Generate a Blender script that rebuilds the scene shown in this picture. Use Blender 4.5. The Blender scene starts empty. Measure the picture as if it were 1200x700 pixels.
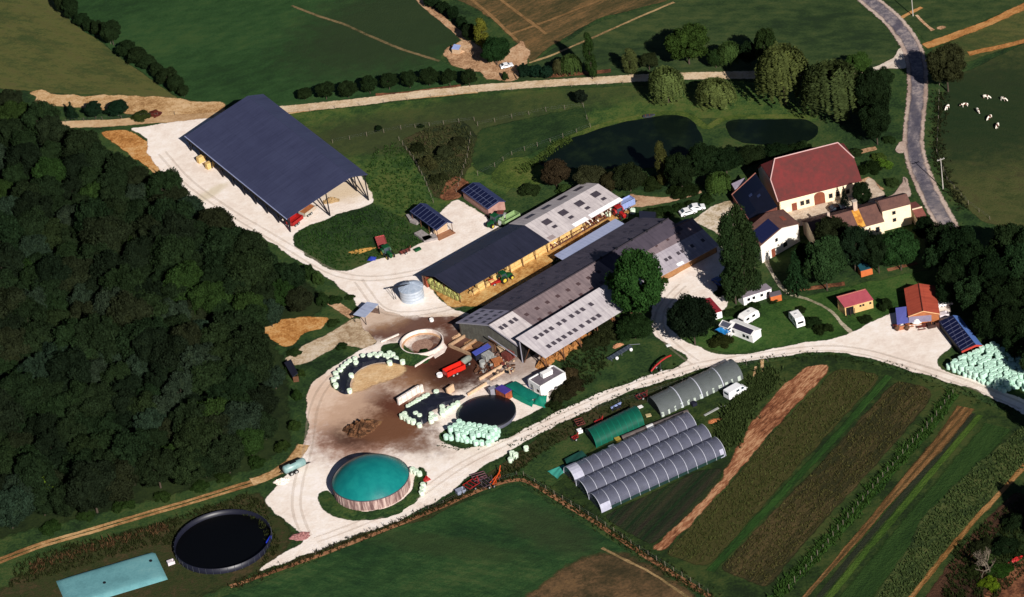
import bpy, math, random
import numpy as np
from mathutils import Vector
random.seed(7)
rng = np.random.default_rng(7)
SC = bpy.context.scene
COL = SC.collection
D = bpy.data
# ------------------------------------------------------------------ camera model (measured from the photograph)
FPX, PIT, ROL, CH = 4500.0, math.radians(32.9), math.radians(-8.8), 490.0
_f = np.array([0, math.cos(PIT), -math.sin(PIT)])
_r0 = np.array([1.0, 0, 0]); _u0 = np.cross(_r0, _f)
_r = math.cos(ROL) * _r0 + math.sin(ROL) * _u0
_u = -math.sin(ROL) * _r0 + math.cos(ROL) * _u0
CAM = np.array([0, -CH / math.tan(PIT), CH])
def P(px, py, z=0.0):
    """point of the horizontal plane at height z that the photograph shows at px, py"""
    d = (px - 600) / FPX * _r + (350 - py) / FPX * _u + _f
    return CAM + d * ((z - CH) / d[2])
cam = D.cameras.new('Camera'); co = D.objects.new('Camera', cam); COL.objects.link(co)
cam.sensor_width = 36; cam.lens = 36 * FPX / 1200; cam.clip_start = 10; cam.clip_end = 8000
from mathutils import Matrix
M = Matrix(((_r[0], _u[0], -_f[0], CAM[0]), (_r[1], _u[1], -_f[1], CAM[1]), (_r[2], _u[2], -_f[2], CAM[2]), (0, 0, 0, 1)))
co.matrix_world = M
SC.camera = co
# ------------------------------------------------------------------ light
SEL = math.radians(30.0)
SDIR = np.array([0.309, -0.951])            # horizontal direction towards the sun
w = D.worlds.new('World'); SC.world = w; w.use_nodes = True
nt = w.node_tree; nt.nodes.clear()
sk = nt.nodes.new('ShaderNodeTexSky'); sk.sky_type = 'NISHITA'; sk.sun_disc = False
sk.air_density = 0.35; sk.dust_density = 0.3; sk.altitude = 400; sk.sun_elevation = SEL; sk.sun_rotation = math.atan2(SDIR[0], SDIR[1])
bg = nt.nodes.new('ShaderNodeBackground'); bg.inputs[1].default_value = 0.05
ow = nt.nodes.new('ShaderNodeOutputWorld')
nt.links.new(sk.outputs[0], bg.inputs[0]); nt.links.new(bg.outputs[0], ow.inputs[0])
sl = D.lights.new('sun', 'SUN'); sl.energy = 5.0; sl.angle = math.radians(0.53); sl.color = (1, 0.95, 0.88)
so = D.objects.new('sun', sl); COL.objects.link(so)
sv = Vector((SDIR[0] * math.cos(SEL), SDIR[1] * math.cos(SEL), math.sin(SEL)))
so.rotation_euler = sv.to_track_quat('Z', 'Y').to_euler(); so.location = sv * 300
SC.view_settings.view_transform = 'Standard'; SC.view_settings.look = 'None'
SC.view_settings.exposure = 0.4; SC.view_settings.gamma = 1
SC.render.engine = 'CYCLES'
SC.cycles.max_bounces = 5; SC.cycles.transparent_max_bounces = 16
# ------------------------------------------------------------------ materials
def lin(c): return tuple(((x / 255) / 12.92 if x <= 10 else (((x / 255) + 0.055) / 1.055) ** 2.4) for x in c)
def C(r, g, b, k=0.85): return tuple(x * k for x in lin((r, g, b)))
class N:
    """small node-tree writer"""
    def __init__(s, name):
        s.m = D.materials.new(name); s.m.use_nodes = True; s.t = s.m.node_tree; s.t.nodes.clear()
        s.out = s.n('OutputMaterial'); s.pos = None
    def n(s, k, **kw):
        o = s.t.nodes.new('ShaderNode' + k)
        for a, b in kw.items(): setattr(o, a, b)
        return o
    def l(s, a, b): s.t.links.new(a, b)
    def put(s, inp, v):
        if isinstance(v, (int, float)): inp.default_value = v
        elif isinstance(v, (tuple, list)):
            if len(inp.default_value) == 4 and len(v) == 3: v = (*v, 1)
            inp.default_value = v
        else: s.l(v, inp)
    def P(s):
        if s.pos is None: s.pos = s.n('NewGeometry').outputs['Position']
        return s.pos
    def O(s): return s.n('TexCoord').outputs['Object']
    def map(s, vec, ang=0, sc=(1, 1, 1)):
        a = s.n('Mapping'); s.l(vec, a.inputs[0]); a.vector_type = 'POINT'
        a.inputs['Rotation'].default_value = (0, 0, ang)
        b = s.n('VectorMath', operation='MULTIPLY'); s.l(a.outputs[0], b.inputs[0]); b.inputs[1].default_value = sc
        return b.outputs[0]
    def noise(s, vec, sc, det=3, ro=0.6):
        a = s.n('TexNoise'); s.l(vec, a.inputs['Vector']); a.inputs['Scale'].default_value = sc
        a.inputs['Detail'].default_value = det; a.inputs['Roughness'].default_value = ro
        return a.outputs[0]
    def ma(s, op, a, b=0.0, c=None, clamp=False):
        o = s.n('Math', operation=op); o.use_clamp = clamp
        s.put(o.inputs[0], a); s.put(o.inputs[1], b)
        if c is not None: s.put(o.inputs[2], c)
        return o.outputs[0]
    def rng(s, v, a, b, c=0.0, d=1.0):
        o = s.n('MapRange'); o.interpolation_type = 'SMOOTHSTEP'
        s.put(o.inputs[0], v)
        for i, x in enumerate((a, b, c, d)): o.inputs[i + 1].default_value = x
        return o.outputs[0]
    def ramp(s, v, stops):
        o = s.n('ValToRGB'); s.l(v, o.inputs[0]); e = o.color_ramp.elements
        while len(e) < len(stops): e.new(0.5)
        for x, (p, c) in zip(e, stops): x.position = p; x.color = (*c, 1)
        return o.outputs[0]
    def mix(s, f, a, b, bl='MIX'):
        o = s.n('Mix', data_type='RGBA', blend_type=bl)
        s.put(o.inputs[0], f); s.put(o.inputs[6], a); s.put(o.inputs[7], b)
        return o.outputs[2]
    def dot(s, d, vec=None):
        o = s.n('VectorMath', operation='DOT_PRODUCT'); s.l(vec or s.P(), o.inputs[0]); o.inputs[1].default_value = d
        return o.outputs['Value']
    def lines(s, d, period, w, off=0.0, vec=None):
        a = s.ma('FRACT', s.ma('ADD', s.ma('MULTIPLY', s.dot(d, vec), 1 / period), off + 1000.0))
        return s.ma('LESS_THAN', a, w / period)
    def bsdf(s, col, rough=0.85, spec=0.3, metal=0.0, bump=None, bs=0.3, bd=0.1):
        b = s.n('BsdfPrincipled'); s.put(b.inputs['Base Color'], col); s.put(b.inputs['Roughness'], rough)
        b.inputs['Specular IOR Level'].default_value = spec; b.inputs['Metallic'].default_value = metal
        if bump is not None:
            u = s.n('Bump'); s.l(bump, u.inputs['Height']); u.inputs['Strength'].default_value = bs; u.inputs['Distance'].default_value = bd
            s.l(u.outputs[0], b.inputs['Normal'])
        return b.outputs[0]
    def done(s, sh, soft=None):
        if soft:
            at = s.n('Attribute', attribute_name='a').outputs['Fac']
            nn = s.noise(s.P(), soft[0], 4, 0.65)
            v = s.ma('ADD', at, s.ma('MULTIPLY', s.ma('SUBTRACT', nn, 0.5), soft[1]))
            v = s.rng(v, 0.5 - soft[2], 0.5 + soft[2])
            if len(soft) > 3: v = s.ma('MULTIPLY', v, soft[3])
            t = s.n('BsdfTransparent'); m = s.n('MixShader'); s.l(v, m.inputs[0]); s.l(t.outputs[0], m.inputs[1]); s.l(sh, m.inputs[2]); sh = m.outputs[0]
        s.l(sh, s.out.inputs[0]); return s.m
MATS = {}
def mat(name, col, col2=None, sc=1.0, rough=0.8, spec=0.3, metal=0.0, bump=0.0, obj=False, lines=None, amt=1.0):
    """plain procedural surface: two tones mixed by noise, optional seams"""
    if name in MATS: return MATS[name]
    n = N(name); v = n.O() if obj else n.P()
    if col2 is None: col2 = tuple(x * 0.78 for x in col)
    f = n.rng(n.ma('ADD', n.ma('MULTIPLY', n.noise(v, sc, 5, 0.65), 0.6), n.ma('MULTIPLY', n.noise(v, sc * 6.3, 3), 0.4)), 0.3, 0.7)
    c = n.mix(n.ma('MULTIPLY', f, amt), col, col2)
    if lines:
        for d, per, wd, lc in lines: c = n.mix(n.lines(d, per, wd, vec=v), c, lc)
    bf = n.noise(v, 3.0, 3) if bump else None
    MATS[name] = n.done(n.bsdf(c, rough, spec, metal, bf, bump)); return MATS[name]
def field(name, cols, s=(0.05, 0.5, 2.2), wts=(0.45, 0.3, 0.25), ang=0.0, st=(1, 1, 1), rows=None, soft=None, bump=0.5, lo=0.38, hi=0.62, rough=0.95, spots=(), spec=0.1):
    cols = [(k[0] * 1.78, k[1] * 1.62, k[2] * 1.4) if k[1] > k[0] and k[1] > k[2] else k for k in cols]
    n = N(name); v = n.P(); vm = n.map(v, ang, st) if (ang or st != (1, 1, 1)) else v
    f = None
    for sc, wt in zip(s, wts):
        x = n.ma('MULTIPLY', n.noise(vm, sc, 4, 0.6), wt); f = x if f is None else n.ma('ADD', f, x)
    f = n.rng(f, lo, hi)
    c = n.ramp(f, [(i / (len(cols) - 1), k) for i, k in enumerate(cols)])
    if rows:
        for d, per, amount, rc in rows:
            sn = n.ma('SINE', n.ma('MULTIPLY', n.dot(d), 6.2832 / per))
            q = n.rng(n.ma('ADD', sn, n.ma('MULTIPLY', n.ma('SUBTRACT', n.noise(v, 0.7, 3), 0.5), 2.2)), -0.2, 0.9)
            c = n.mix(n.ma('MULTIPLY', q, amount), c, rc)
    for (px, py, rx, ry, an, sc_col, st_) in spots:          # worn or dirty places of the ground itself
        q = P(px, py); a = n.n('VectorMath', operation='SUBTRACT'); n.l(v, a.inputs[0]); a.inputs[1].default_value = tuple(q)
        b = n.map(a.outputs[0], an, (1 / rx, 1 / ry, 0)); L = n.n('VectorMath', operation='LENGTH'); n.l(b, L.inputs[0])
        r_ = n.ma('ADD', L.outputs['Value'], n.ma('MULTIPLY', n.ma('SUBTRACT', n.noise(v, 0.3, 5, 0.7), 0.5), 1.1))
        c = n.mix(n.ma('MULTIPLY', n.rng(r_, 1.25, 0.5), st_), c, sc_col)
    bf = n.ma('ADD', n.noise(v, 1.6, 4, 0.7), n.ma('MULTIPLY', n.noise(v, 6, 2), 0.4))
    return n.done(n.bsdf(c, rough, spec, 0, bf, bump, 0.35), soft)
# ------------------------------------------------------------------ mesh tools
OFF = {}
def org(o): return np.array(OFF.get(o.name, (0, 0, 0)), float) if o else np.zeros(3)
def link(o): COL.objects.link(o); return o
def tag(o, label=None, cat=None, group=None, kind=None):
    if label: o['label'] = label
    if cat: o['category'] = cat
    if group: o['group'] = group
    if kind: o['kind'] = kind
    return o
def thing(name, label, cat, loc=(0, 0, 0), rz=0.0, group=None, sc=1.0):
    o = link(D.objects.new(name, None)); o.empty_display_size = 0.5
    o.location = loc; o.rotation_euler = (0, 0, rz); o.scale = (sc, sc, sc)
    OFF[o.name] = tuple(loc); return tag(o, label, cat, group)
class MB:
    def __init__(s): s.v = []; s.f = []; s.mi = []
    def add(s, vs, fs, mi=0):
        k = len(s.v); s.v += [tuple(map(float, x)) for x in vs]; s.f += [tuple(i + k for i in f) for f in fs]; s.mi += [mi] * len(fs); return s
    def obox(s, o, a, b, c, mi=0):
        o, a, b, c = (np.array(x, float) for x in (o, a, b, c))
        vs = [o, o + a, o + a + b, o + b, o + c, o + a + c, o + a + b + c, o + b + c]
        fs = [(0, 3, 2, 1), (4, 5, 6, 7), (0, 1, 5, 4), (1, 2, 6, 5), (2, 3, 7, 6), (3, 0, 4, 7)]
        if np.dot(np.cross(a, b), c) < 0: fs = [f[::-1] for f in fs]
        return s.add(vs, fs, mi)
    def box(s, c, size, rz=0.0, mi=0, ry=0.0, rx=0.0):
        R = np.array(Matrix.Rotation(rz, 3, 'Z') @ Matrix.Rotation(ry, 3, 'Y') @ Matrix.Rotation(rx, 3, 'X'))
        a, b, d = (R[:, i] * size[i] for i in range(3))
        return s.obox(np.array(c, float) - (a + b + d) / 2, a, b, d, mi)
    def prism(s, poly, vec, mi=0, caps=True):
        n = len(poly); poly = [np.array(p, float) for p in poly]; vec = np.array(vec, float)
        nr = np.zeros(3)
        for i in range(n): nr += np.cross(poly[i], poly[(i + 1) % n])
        if np.dot(nr, vec) > 0: poly = poly[::-1]
        vs = poly + [p + vec for p in poly]
        fs = [(i, i + n, (i + 1) % n + n, (i + 1) % n) for i in range(n)]
        if caps: fs += [tuple(range(n)), tuple(range(2 * n - 1, n - 1, -1))]
        return s.add(vs, fs, mi)
    def tube(s, p, q, r0, r1=None, n=8, mi=0, caps=True):
        p, q = np.array(p, float), np.array(q, float); r1 = r0 if r1 is None else r1
        d = q - p; L = np.linalg.norm(d); d = d / (L or 1)
        a = np.cross(d, (0, 0, 1) if abs(d[2]) < 0.9 else (1, 0, 0)); a /= np.linalg.norm(a); b = np.cross(d, a)
        vs = []
        for c, r in ((p, r0), (q, r1)):
            for i in range(n): t = 2 * math.pi * i / n; vs.append(c + (a * math.cos(t) + b * math.sin(t)) * r)
        fs = [(i, (i + 1) % n, (i + 1) % n + n, i + n) for i in range(n)]
        if caps: fs += [tuple(range(n - 1, -1, -1)), tuple(range(n, 2 * n))]
        return s.add(vs, fs, mi)
    def path(s, pts, r, n=6, mi=0):
        for a, b in zip(pts[:-1], pts[1:]): s.tube(a, b, r, r, n, mi)
        return s
    def lathe(s, prof, c=(0, 0, 0), n=24, mi=0, close=False):
        c = np.array(c, float); vs = []; k = len(prof)
        for i in range(n):
            t = 2 * math.pi * i / n
            for r, z in prof: vs.append(c + (r * math.cos(t), r * math.sin(t), z))
        fs = []
        for i in range(n):
            j = (i + 1) % n
            for q in range(k - 1): fs.append((i * k + q, j * k + q, j * k + q + 1, i * k + q + 1))
        return s.add(vs, fs, mi)
    def wheel(s, c, r, wd, axis=(0, 1, 0), mi=0, hub=1, n=16):
        c = np.array(c, float); a = np.array(axis, float)
        s.tube(c - a * wd / 2, c + a * wd / 2, r, r, n, mi); s.tube(c - a * (wd / 2 + 0.02), c + a * (wd / 2 + 0.02), r * 0.55, r * 0.55, n, hub); return s
    def build(s, name, mats, parent=None, smooth=False):
        o = org(parent)
        me = D.meshes.new(name); me.from_pydata([tuple(np.array(x) - o) for x in s.v] if parent else s.v, [], s.f)
        mats = mats if isinstance(mats, (list, tuple)) else [mats]
        for m in mats: me.materials.append(m)
        if len(mats) > 1: me.polygons.foreach_set('material_index', s.mi)
        if smooth: me.polygons.foreach_set('use_smooth', [True] * len(s.f))
        me.update()
        ob = link(D.objects.new(name, me))
        if parent: ob.parent = parent; OFF[ob.name] = tuple(o)
        return ob
def copy_tree(o, parent=None):
    c = o.copy(); COL.objects.link(c); c.parent = parent
    for ch in o.children: copy_tree(ch, c)
    return c
ORD = ['first', 'second', 'third', 'fourth', 'fifth', 'sixth', 'seventh', 'eighth', 'ninth', 'tenth', 'eleventh', 'twelfth', 'thirteenth', 'fourteenth', 'fifteenth', 'sixteenth', 'seventeenth', 'eighteenth', 'nineteenth', 'twentieth']
# ------------------------------------------------------------------ ground sheets
ZC = [0]
def npy(name, V, F, mats, attr=None, parent=None):
    ZC[0] += 1; V = [(x, y, z * 1.6 + ZC[0] * 0.0002) for x, y, z in V]
    me = D.meshes.new(name); me.from_pydata([tuple(x) for x in V], [], F); me.materials.append(mats); me.update()
    if attr is not None:
        a = me.attributes.new('a', 'FLOAT', 'POINT'); a.data.foreach_set('value', [float(x) for x in attr])
    return link(D.objects.new(name, me))
def dens(pts, step, closed=True, wob=0.0):
    out = []
    n = len(pts)
    for i in range(n if closed else n - 1):
        a, b = pts[i], pts[(i + 1) % n]; k = max(1, int(np.linalg.norm(b - a) / step))
        for j in range(k): out.append(a + (b - a) * j / k)
    if not closed: out.append(pts[-1])
    return np.array(out)
def smooth(p, closed=True, it=2):
    for _ in range(it):
        q = p.copy()
        if closed: q = (np.roll(p, 1, 0) + 2 * p + np.roll(p, -1, 0)) / 4
        else: q[1:-1] = (p[:-2] + 2 * p[1:-1] + p[2:]) / 4
        p = q
    return p
def sheet(name, pix, lev, m, soft=0.5, wob=0.25, step=1.2, it=3, kind='structure'):
    p = np.array([P(*q)[:2] for q in pix]); p = smooth(dens(p, step), True, it)
    ar = np.sum(p[:, 0] * np.roll(p[:, 1], -1) - np.roll(p[:, 0], -1) * p[:, 1])
    if ar < 0: p = p[::-1]
    t = np.roll(p, -1, 0) - np.roll(p, 1, 0); nr = np.c_[t[:, 1], -t[:, 0]]; nr /= np.linalg.norm(nr, axis=1)[:, None] + 1e-9
    wv = smooth(rng.normal(size=(len(p), 1)), True, 1); p = p + nr * wv * wob
    k = len(p); z = lev * 0.012
    V = [(x, y, z) for x, y in p + nr * soft] + [(x, y, z) for x, y in p - nr * soft]
    F = [(i, (i + 1) % k, (i + 1) % k + k, i + k) for i in range(k)] + [tuple(range(k, 2 * k))]
    return tag(npy(name, V, F, m, [0] * k + [1] * k), kind=kind)
def ribbon(name, pix, w_, lev, m, wob=0.2, step=1.5, it=4, kind='structure', world=False):
    p = np.array([q[:2] if world else P(*q)[:2] for q in pix]); p = smooth(dens(p, step, False), False, it)
    t = np.gradient(p, axis=0); nr = np.c_[t[:, 1], -t[:, 0]]; nr /= np.linalg.norm(nr, axis=1)[:, None] + 1e-9
    k = len(p); z = lev * 0.012
    ww = (np.interp(np.linspace(0, 1, k), np.linspace(0, 1, len(w_)), w_) if isinstance(w_, (list, tuple)) else np.full(k, w_))[:, None] / 2
    wv = lambda: smooth(rng.normal(size=(k, 1)), False, 1) * wob
    L = p + nr * (ww + wv()); R = p - nr * (ww + wv())
    V = [(x, y, z) for x, y in L] + [(x, y, z) for x, y in p + nr * ww * 0.55] + [(x, y, z) for x, y in p - nr * ww * 0.55] + [(x, y, z) for x, y in R]
    F = []
    for i in range(k - 1):
        for r in range(3): F.append((r * k + i, (r + 1) * k + i, (r + 1) * k + i + 1, r * k + i + 1))
    return tag(npy(name, V, F, m, [0] * k + [1] * 2 * k + [0] * k), kind=kind)
# ================================================================== GROUND
GR = [C(20, 36, 20), C(31, 52, 28), C(46, 62, 33)]
n_ = field('meadow_grass', [C(18, 33, 19), C(31, 51, 28), C(42, 61, 32), C(55, 66, 38)], s=(0.03, 0.25, 1.6), wts=(0.4, 0.3, 0.3))
MB().add([(-2000, -1500, 0), (2000, -1500, 0), (2000, 3000, 0), (-2000, 3000, 0)], [(0, 1, 2, 3)]).build('ground', n_)['kind'] = 'structure'
SOFT = (0.6, 1.0, 0.18)
# ---- fields round the farm
f_olive = field('dry_olive_grass', [C(44, 57, 32), C(57, 65, 37), C(69, 74, 42), C(88, 86, 52)], s=(0.05, 0.3, 1.4), soft=SOFT, ang=0.5, st=(1, 2.2, 1), rows=[((.8, .6, 0), 5.0, .15, C(88, 80, 48))])
f_green = field('lush_grass', [C(23, 44, 24), C(30, 55, 29), C(35, 61, 34), C(44, 66, 36)], s=(0.02, 0.2, 1.5), wts=(.4, .3, .3), soft=SOFT, ang=-0.35, st=(1, 2, 1), rows=[((.35, .94, 0), 7.0, .16, C(44, 70, 34)), ((.2, .98, 0), 2.6, .10, C(30, 52, 28))], spots=[(470, 30, 34, 26, -.4, C(44, 56, 34), .8)])
f_tan = field('dry_stubble', [C(62, 60, 36), C(82, 72, 44), C(104, 84, 54), C(128, 98, 62)], s=(0.05, 0.3, 1.2), soft=SOFT, ang=-0.5, st=(1, 3.5, 1))
f_dark = field('dark_pasture', [C(26, 41, 25), C(36, 53, 30), C(45, 60, 35), C(56, 67, 39)], s=(0.025, 0.2, 1.4), soft=SOFT, ang=0.3, st=(1, 2, 1))
f_past = field('cow_pasture', [C(39, 51, 28), C(50, 59, 33), C(60, 66, 39), C(73, 71, 43)], s=(0.03, 0.25, 1.4), soft=SOFT, ang=0.7, st=(1, 2.2, 1), rows=[((.3, .95, 0), 6.0, .14, C(66, 66, 40))], spots=[(1150, 130, 34, 30, 0, C(29, 48, 27), .8)])
f_low = field('lower_meadow_grass', [C(20, 41, 24), C(28, 53, 29), C(36, 62, 34), C(52, 70, 41)], s=(0.03, 0.25, 1.5), soft=SOFT, ang=.45, st=(1, 2.5, 1), rows=[((-.5, .87, 0), 6.0, .2, C(38, 58, 30)), ((-.5, .87, 0), 2.1, .12, C(22, 40, 22))], spots=[(520, 640, 22, 4, .5, C(52, 64, 36), .5), (640, 620, 16, 6, .9, C(54, 62, 38), .5)])
f_brown = field('brown_dry_grass', [C(58, 52, 34), C(80, 66, 44), C(100, 78, 54), C(116, 90, 60)], s=(0.06, 0.4, 1.4), soft=(0.25, 1.2, 0.3))
sheet('field', [(-60, -60), (62, -60), (70, 0), (76, 18), (95, 34), (120, 50), (142, 68), (165, 84), (190, 102), (214, 118), (150, 116), (110, 112), (35, 107), (-60, 98)], 1, f_olive)
sheet('field', [(70, -60), (440, -60), (490, 0), (520, 22), (545, 46), (528, 54), (514, 68), (535, 82), (560, 92), (560, 98), (450, 112), (330, 126), (262, 124), (214, 116), (190, 102), (165, 84), (142, 68), (120, 50), (95, 34), (76, 18)], 2, f_green)
sheet('field', [(480, -60), (900, -60), (785, 0), (700, 22), (640, 58), (622, 74), (612, 56), (585, 28), (555, 8), (535, 0)], 1, f_tan)
sheet('field', [(900, -60), (990, -60), (1004, 2), (1045, 38), (1056, 62), (1030, 78), (1000, 84), (800, 86), (605, 95), (625, 76), (644, 60), (704, 24), (785, 2)], 2, f_dark)
sheet('field', [(1030, -60), (1320, -60), (1320, -20), (1205, 3), (1150, 26), (1090, 53), (1070, 32), (1036, 2)], 1, f_dark)
sheet('field', [(1090, 60), (1205, 8), (1320, -20), (1320, 10), (1200, 48), (1110, 82)], 1, f_olive)
sheet('field', [(1108, 95), (1200, 52), (1320, 12), (1320, 270), (1190, 270), (1155, 262), (1120, 232), (1102, 200), (1100, 150)], 2, f_past)
sheet('field', [(290, 690), (450, 622), (605, 566), (680, 612), (850, 715), (870, 790), (200, 790), (200, 720)], 2, f_low)
sheet('field', [(700, 646), (745, 655), (800, 690), (850, 730), (850, 790), (560, 790), (615, 702), (660, 672)], 3, f_brown, soft=2.0, wob=.8)
# meadow with long grass between the track and the yards
f_long = field('long_meadow_grass', [C(25, 45, 23), C(38, 61, 30), C(55, 74, 36), C(68, 78, 42)], s=(0.06, 0.4, 1.8), soft=SOFT, spots=[(480, 160, 40, 9, .1, C(62, 66, 40), .7), (560, 130, 60, 8, .05, C(58, 64, 38), .6)])
sheet('meadow', [(335, 134), (450, 122), (560, 110), (640, 105), (873, 95), (960, 110), (960, 142), (850, 140), (812, 138), (740, 140), (690, 152), (650, 172), (628, 190), (590, 230), (560, 215), (540, 232), (515, 245), (490, 262), (440, 242), (420, 195)], 1, f_long)
f_reed = field('rough_pasture', [C(24, 34, 22), C(36, 44, 26), C(50, 52, 32), C(70, 58, 42)], s=(0.07, 0.5, 1.8), soft=SOFT)
sheet('rough_ground', [(470, 165), (500, 150), (545, 142), (560, 160), (556, 185), (545, 205), (532, 230), (512, 235), (500, 215), (485, 190)], 2, f_reed, soft=1)
f_padd = field('paddock_grass', [C(20, 36, 20), C(28, 47, 25), C(36, 54, 28), C(48, 60, 32)], s=(0.05, 0.3, 1.6), soft=SOFT)
sheet('paddock', [(560, 152), (685, 125), (692, 150), (650, 168), (610, 185), (580, 205), (562, 205), (552, 190)], 2, f_padd, soft=1)
# ---- bare earth and tracks
e_tan = field('tan_earth', [C(150, 112, 72), C(186, 146, 100), C(206, 168, 122), C(222, 188, 146)], s=(0.08, 0.5, 2), soft=(0.35, 1.2, 0.25))
e_orange = field('orange_earth', [C(150, 98, 50), C(186, 128, 70), C(206, 152, 92), C(214, 172, 120)], s=(0.08, 0.5, 2), soft=(0.5, 1.2, 0.2))
e_pink = field('pink_earth', [C(138, 104, 76), C(176, 136, 102), C(200, 160, 124), C(214, 180, 146)], s=(0.1, 0.5, 2), soft=(0.4, 1.2, 0.22))
e_red = field('red_brown_earth', [C(70, 46, 34), C(104, 66, 46), C(132, 86, 60), C(150, 104, 76)], s=(0.1, 0.5, 2), soft=(0.4, 1.2, 0.22))
sheet('bare_earth', [(32, 107), (110, 113), (150, 113), (190, 114), (220, 118), (268, 121), (268, 132), (225, 143), (190, 139), (150, 133), (110, 128), (75, 126), (45, 122)], 3, e_tan, wob=.6)
sheet('bare_earth', [(514, 68), (524, 56), (546, 45), (562, 52), (575, 62), (590, 72), (606, 70), (606, 96), (585, 96), (566, 88), (548, 81), (530, 76)], 4, e_pink, wob=.8)
sheet('bare_earth', [(596, 56), (612, 46), (619, 64), (612, 80), (606, 97), (592, 84)], 4, e_pink, wob=.6)
ribbon('dirt_path', [(480, -14), (498, 6), (522, 26), (545, 46)], 2.6, 4, e_pink)
ribbon('dirt_path', [(342, 7), (372, 19), (402, 28), (432, 42), (470, 58), (515, 72)], 1.1, 4, field('trodden_grass', [C(80, 76, 50), C(120, 104, 72), C(140, 118, 86)], soft=(0.5, 1.6, 0.4)), wob=.1)
e_line0 = field('trodden_line', [C(110, 92, 60), C(160, 132, 92), C(186, 156, 112)], soft=(.4, 1.6, .35))
ribbon('dirt_path', [(620, 74), (645, 66), (668, 56), (705, 40), (745, 22), (790, 3)], 1.0, 4, e_line0)
for a in ([(600, 40), (655, 20), (740, -15)], [(540, -10), (575, 18), (606, 48)], [(560, -20), (600, 10), (640, 40)]):
    ribbon('dirt_path', a, 1.3, 4, field('stubble_track', [C(110, 86, 54), C(140, 108, 70), C(160, 124, 84)], soft=(0.3, 1.6, 0.5)))
t_gr = field('pale_track', [C(196, 168, 132), C(220, 194, 162), C(232, 210, 182)], s=(0.1, 0.6, 2.4), soft=(0.8, 0.9, 0.15))
ribbon('dirt_track', [(40, 149), (77, 146), (120, 145.5), (165, 142), (212, 139), (255, 136)], 4.6, 6, field('tan_track', [C(176, 140, 100), C(204, 168, 128), C(218, 188, 150)], soft=(0.7, 0.9, 0.15)))
ribbon('dirt_track', [(250, 138), (330, 129), (400, 122.5), (450, 116.5), (500, 110), (560, 104), (600, 101), (650, 97.8), (700, 94.7), (750, 92), (800, 89.7), (873, 88.4), (960, 88), (1010, 82)], 4.7, 6, t_gr)
sheet('dirt_track', [(1005, 86), (1020, 80.5), (1036, 75), (1050, 68), (1055, 54), (1066, 60), (1066, 82), (1046, 80), (1020, 83.5)], 7, field('pale_junction', [C(208, 190, 170), C(228, 212, 196), C(236, 222, 208)], soft=(0.8, 0.8, 0.15)), soft=.3)
ribbon('dirt_path', [(335, 134), (345, 132), (420, 122), (560, 108.5)], .9, 5, e_tan)
for a in ([(440, 112), (476, 110), (540, 101)], [(640, 90), (690, 86), (716, 83)]): ribbon('dirt_path', a, 2.2, 4, e_red)
e_or2 = field('ochre_track', [C(140, 92, 50), C(182, 126, 72), C(204, 152, 96)], soft=(0.4, 1.4, 0.3))
ribbon('dirt_track', [(1084, 55), (1105, 47), (1150, 31), (1205, 6), (1300, -40)], [4.2, 3.2, 4, 4], 5, e_or2)
ribbon('dirt_track', [(1135, 63.5), (1165, 57), (1205, 48), (1300, 18)], 2.6, 5, e_or2)
sheet('bare_earth', [(1093, 32), (1105, 29), (1114, 31), (1108, 36), (1096, 37)], 5, e_pink)
ribbon('dirt_path', [(1055, 22), (1066, 16), (1080, 9)], 1.6, 5, e_or2)
ribbon('dirt_path', [(1074, 18), (1083, 29), (1094, 36)], 1.0, 5, e_pink)
# ---- tarred road
rv = field('road_verge_gravel', [C(166, 142, 130), C(194, 170, 156), C(212, 192, 178)], soft=(0.8, 0.8, 0.15))
RD = [(985, -30), (1016, -1), (1030, 10), (1045, 22), (1056, 35), (1065, 48), (1072, 62), (1075, 78), (1076, 95), (1075, 115), (1072, 140), (1069.5, 165), (1072, 185), (1078, 203), (1087, 223), (1097, 243), (1108, 262), (1126, 290), (1160, 330), (1230, 400)]
ribbon('road_verge', RD, 6.6, 8, rv, step=2.5, wob=.1)
asph = field('worn_asphalt', [C(92, 88, 98), C(118, 111, 118), C(144, 134, 136), C(172, 157, 153)], s=(0.12, 0.7, 3), wts=(.4, .35, .25), soft=(0.3, 1.3, 0.45), rough=.8,
             spots=[(1052, 30, 1.2, 9, .5, C(86, 82, 96), .8), (1071, 130, 1.4, 14, 0, C(80, 78, 92), .8), (1074, 190, 1.3, 12, 0, C(84, 82, 96), .7), (1092, 235, 1.6, 10, -.3, C(92, 90, 100), .6)])
ribbon('road', RD, 4.1, 9, asph, step=2.5, wob=.1)
sheet('driveway', [(1012, 238), (1030, 236), (1046, 229), (1055, 220), (1059, 205), (1064, 215), (1070, 232), (1052, 233), (1035, 238), (1016, 243)], 8, rv)
sheet('driveway', [(1046, 176), (1058, 164), (1063, 166), (1062, 182), (1052, 181)], 8, rv)
sheet('courtyard', [(905, 262), (915, 250), (950, 240), (990, 230), (1010, 222), (1018, 206), (1026, 214), (1034, 224), (1040, 231), (1012, 242), (980, 254), (930, 268)], 7, field('courtyard_gravel', [C(186, 164, 142), C(214, 194, 172), C(228, 212, 192)], soft=SOFT))
ribbon('garden_path', [(1003, 180), (1014, 177.5), (1027, 174)], 2.4, 6, e_pink)
ribbon('garden_path', [(1012, 210), (1020, 217), (1030, 225)], 4, 6, e_pink)
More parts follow.
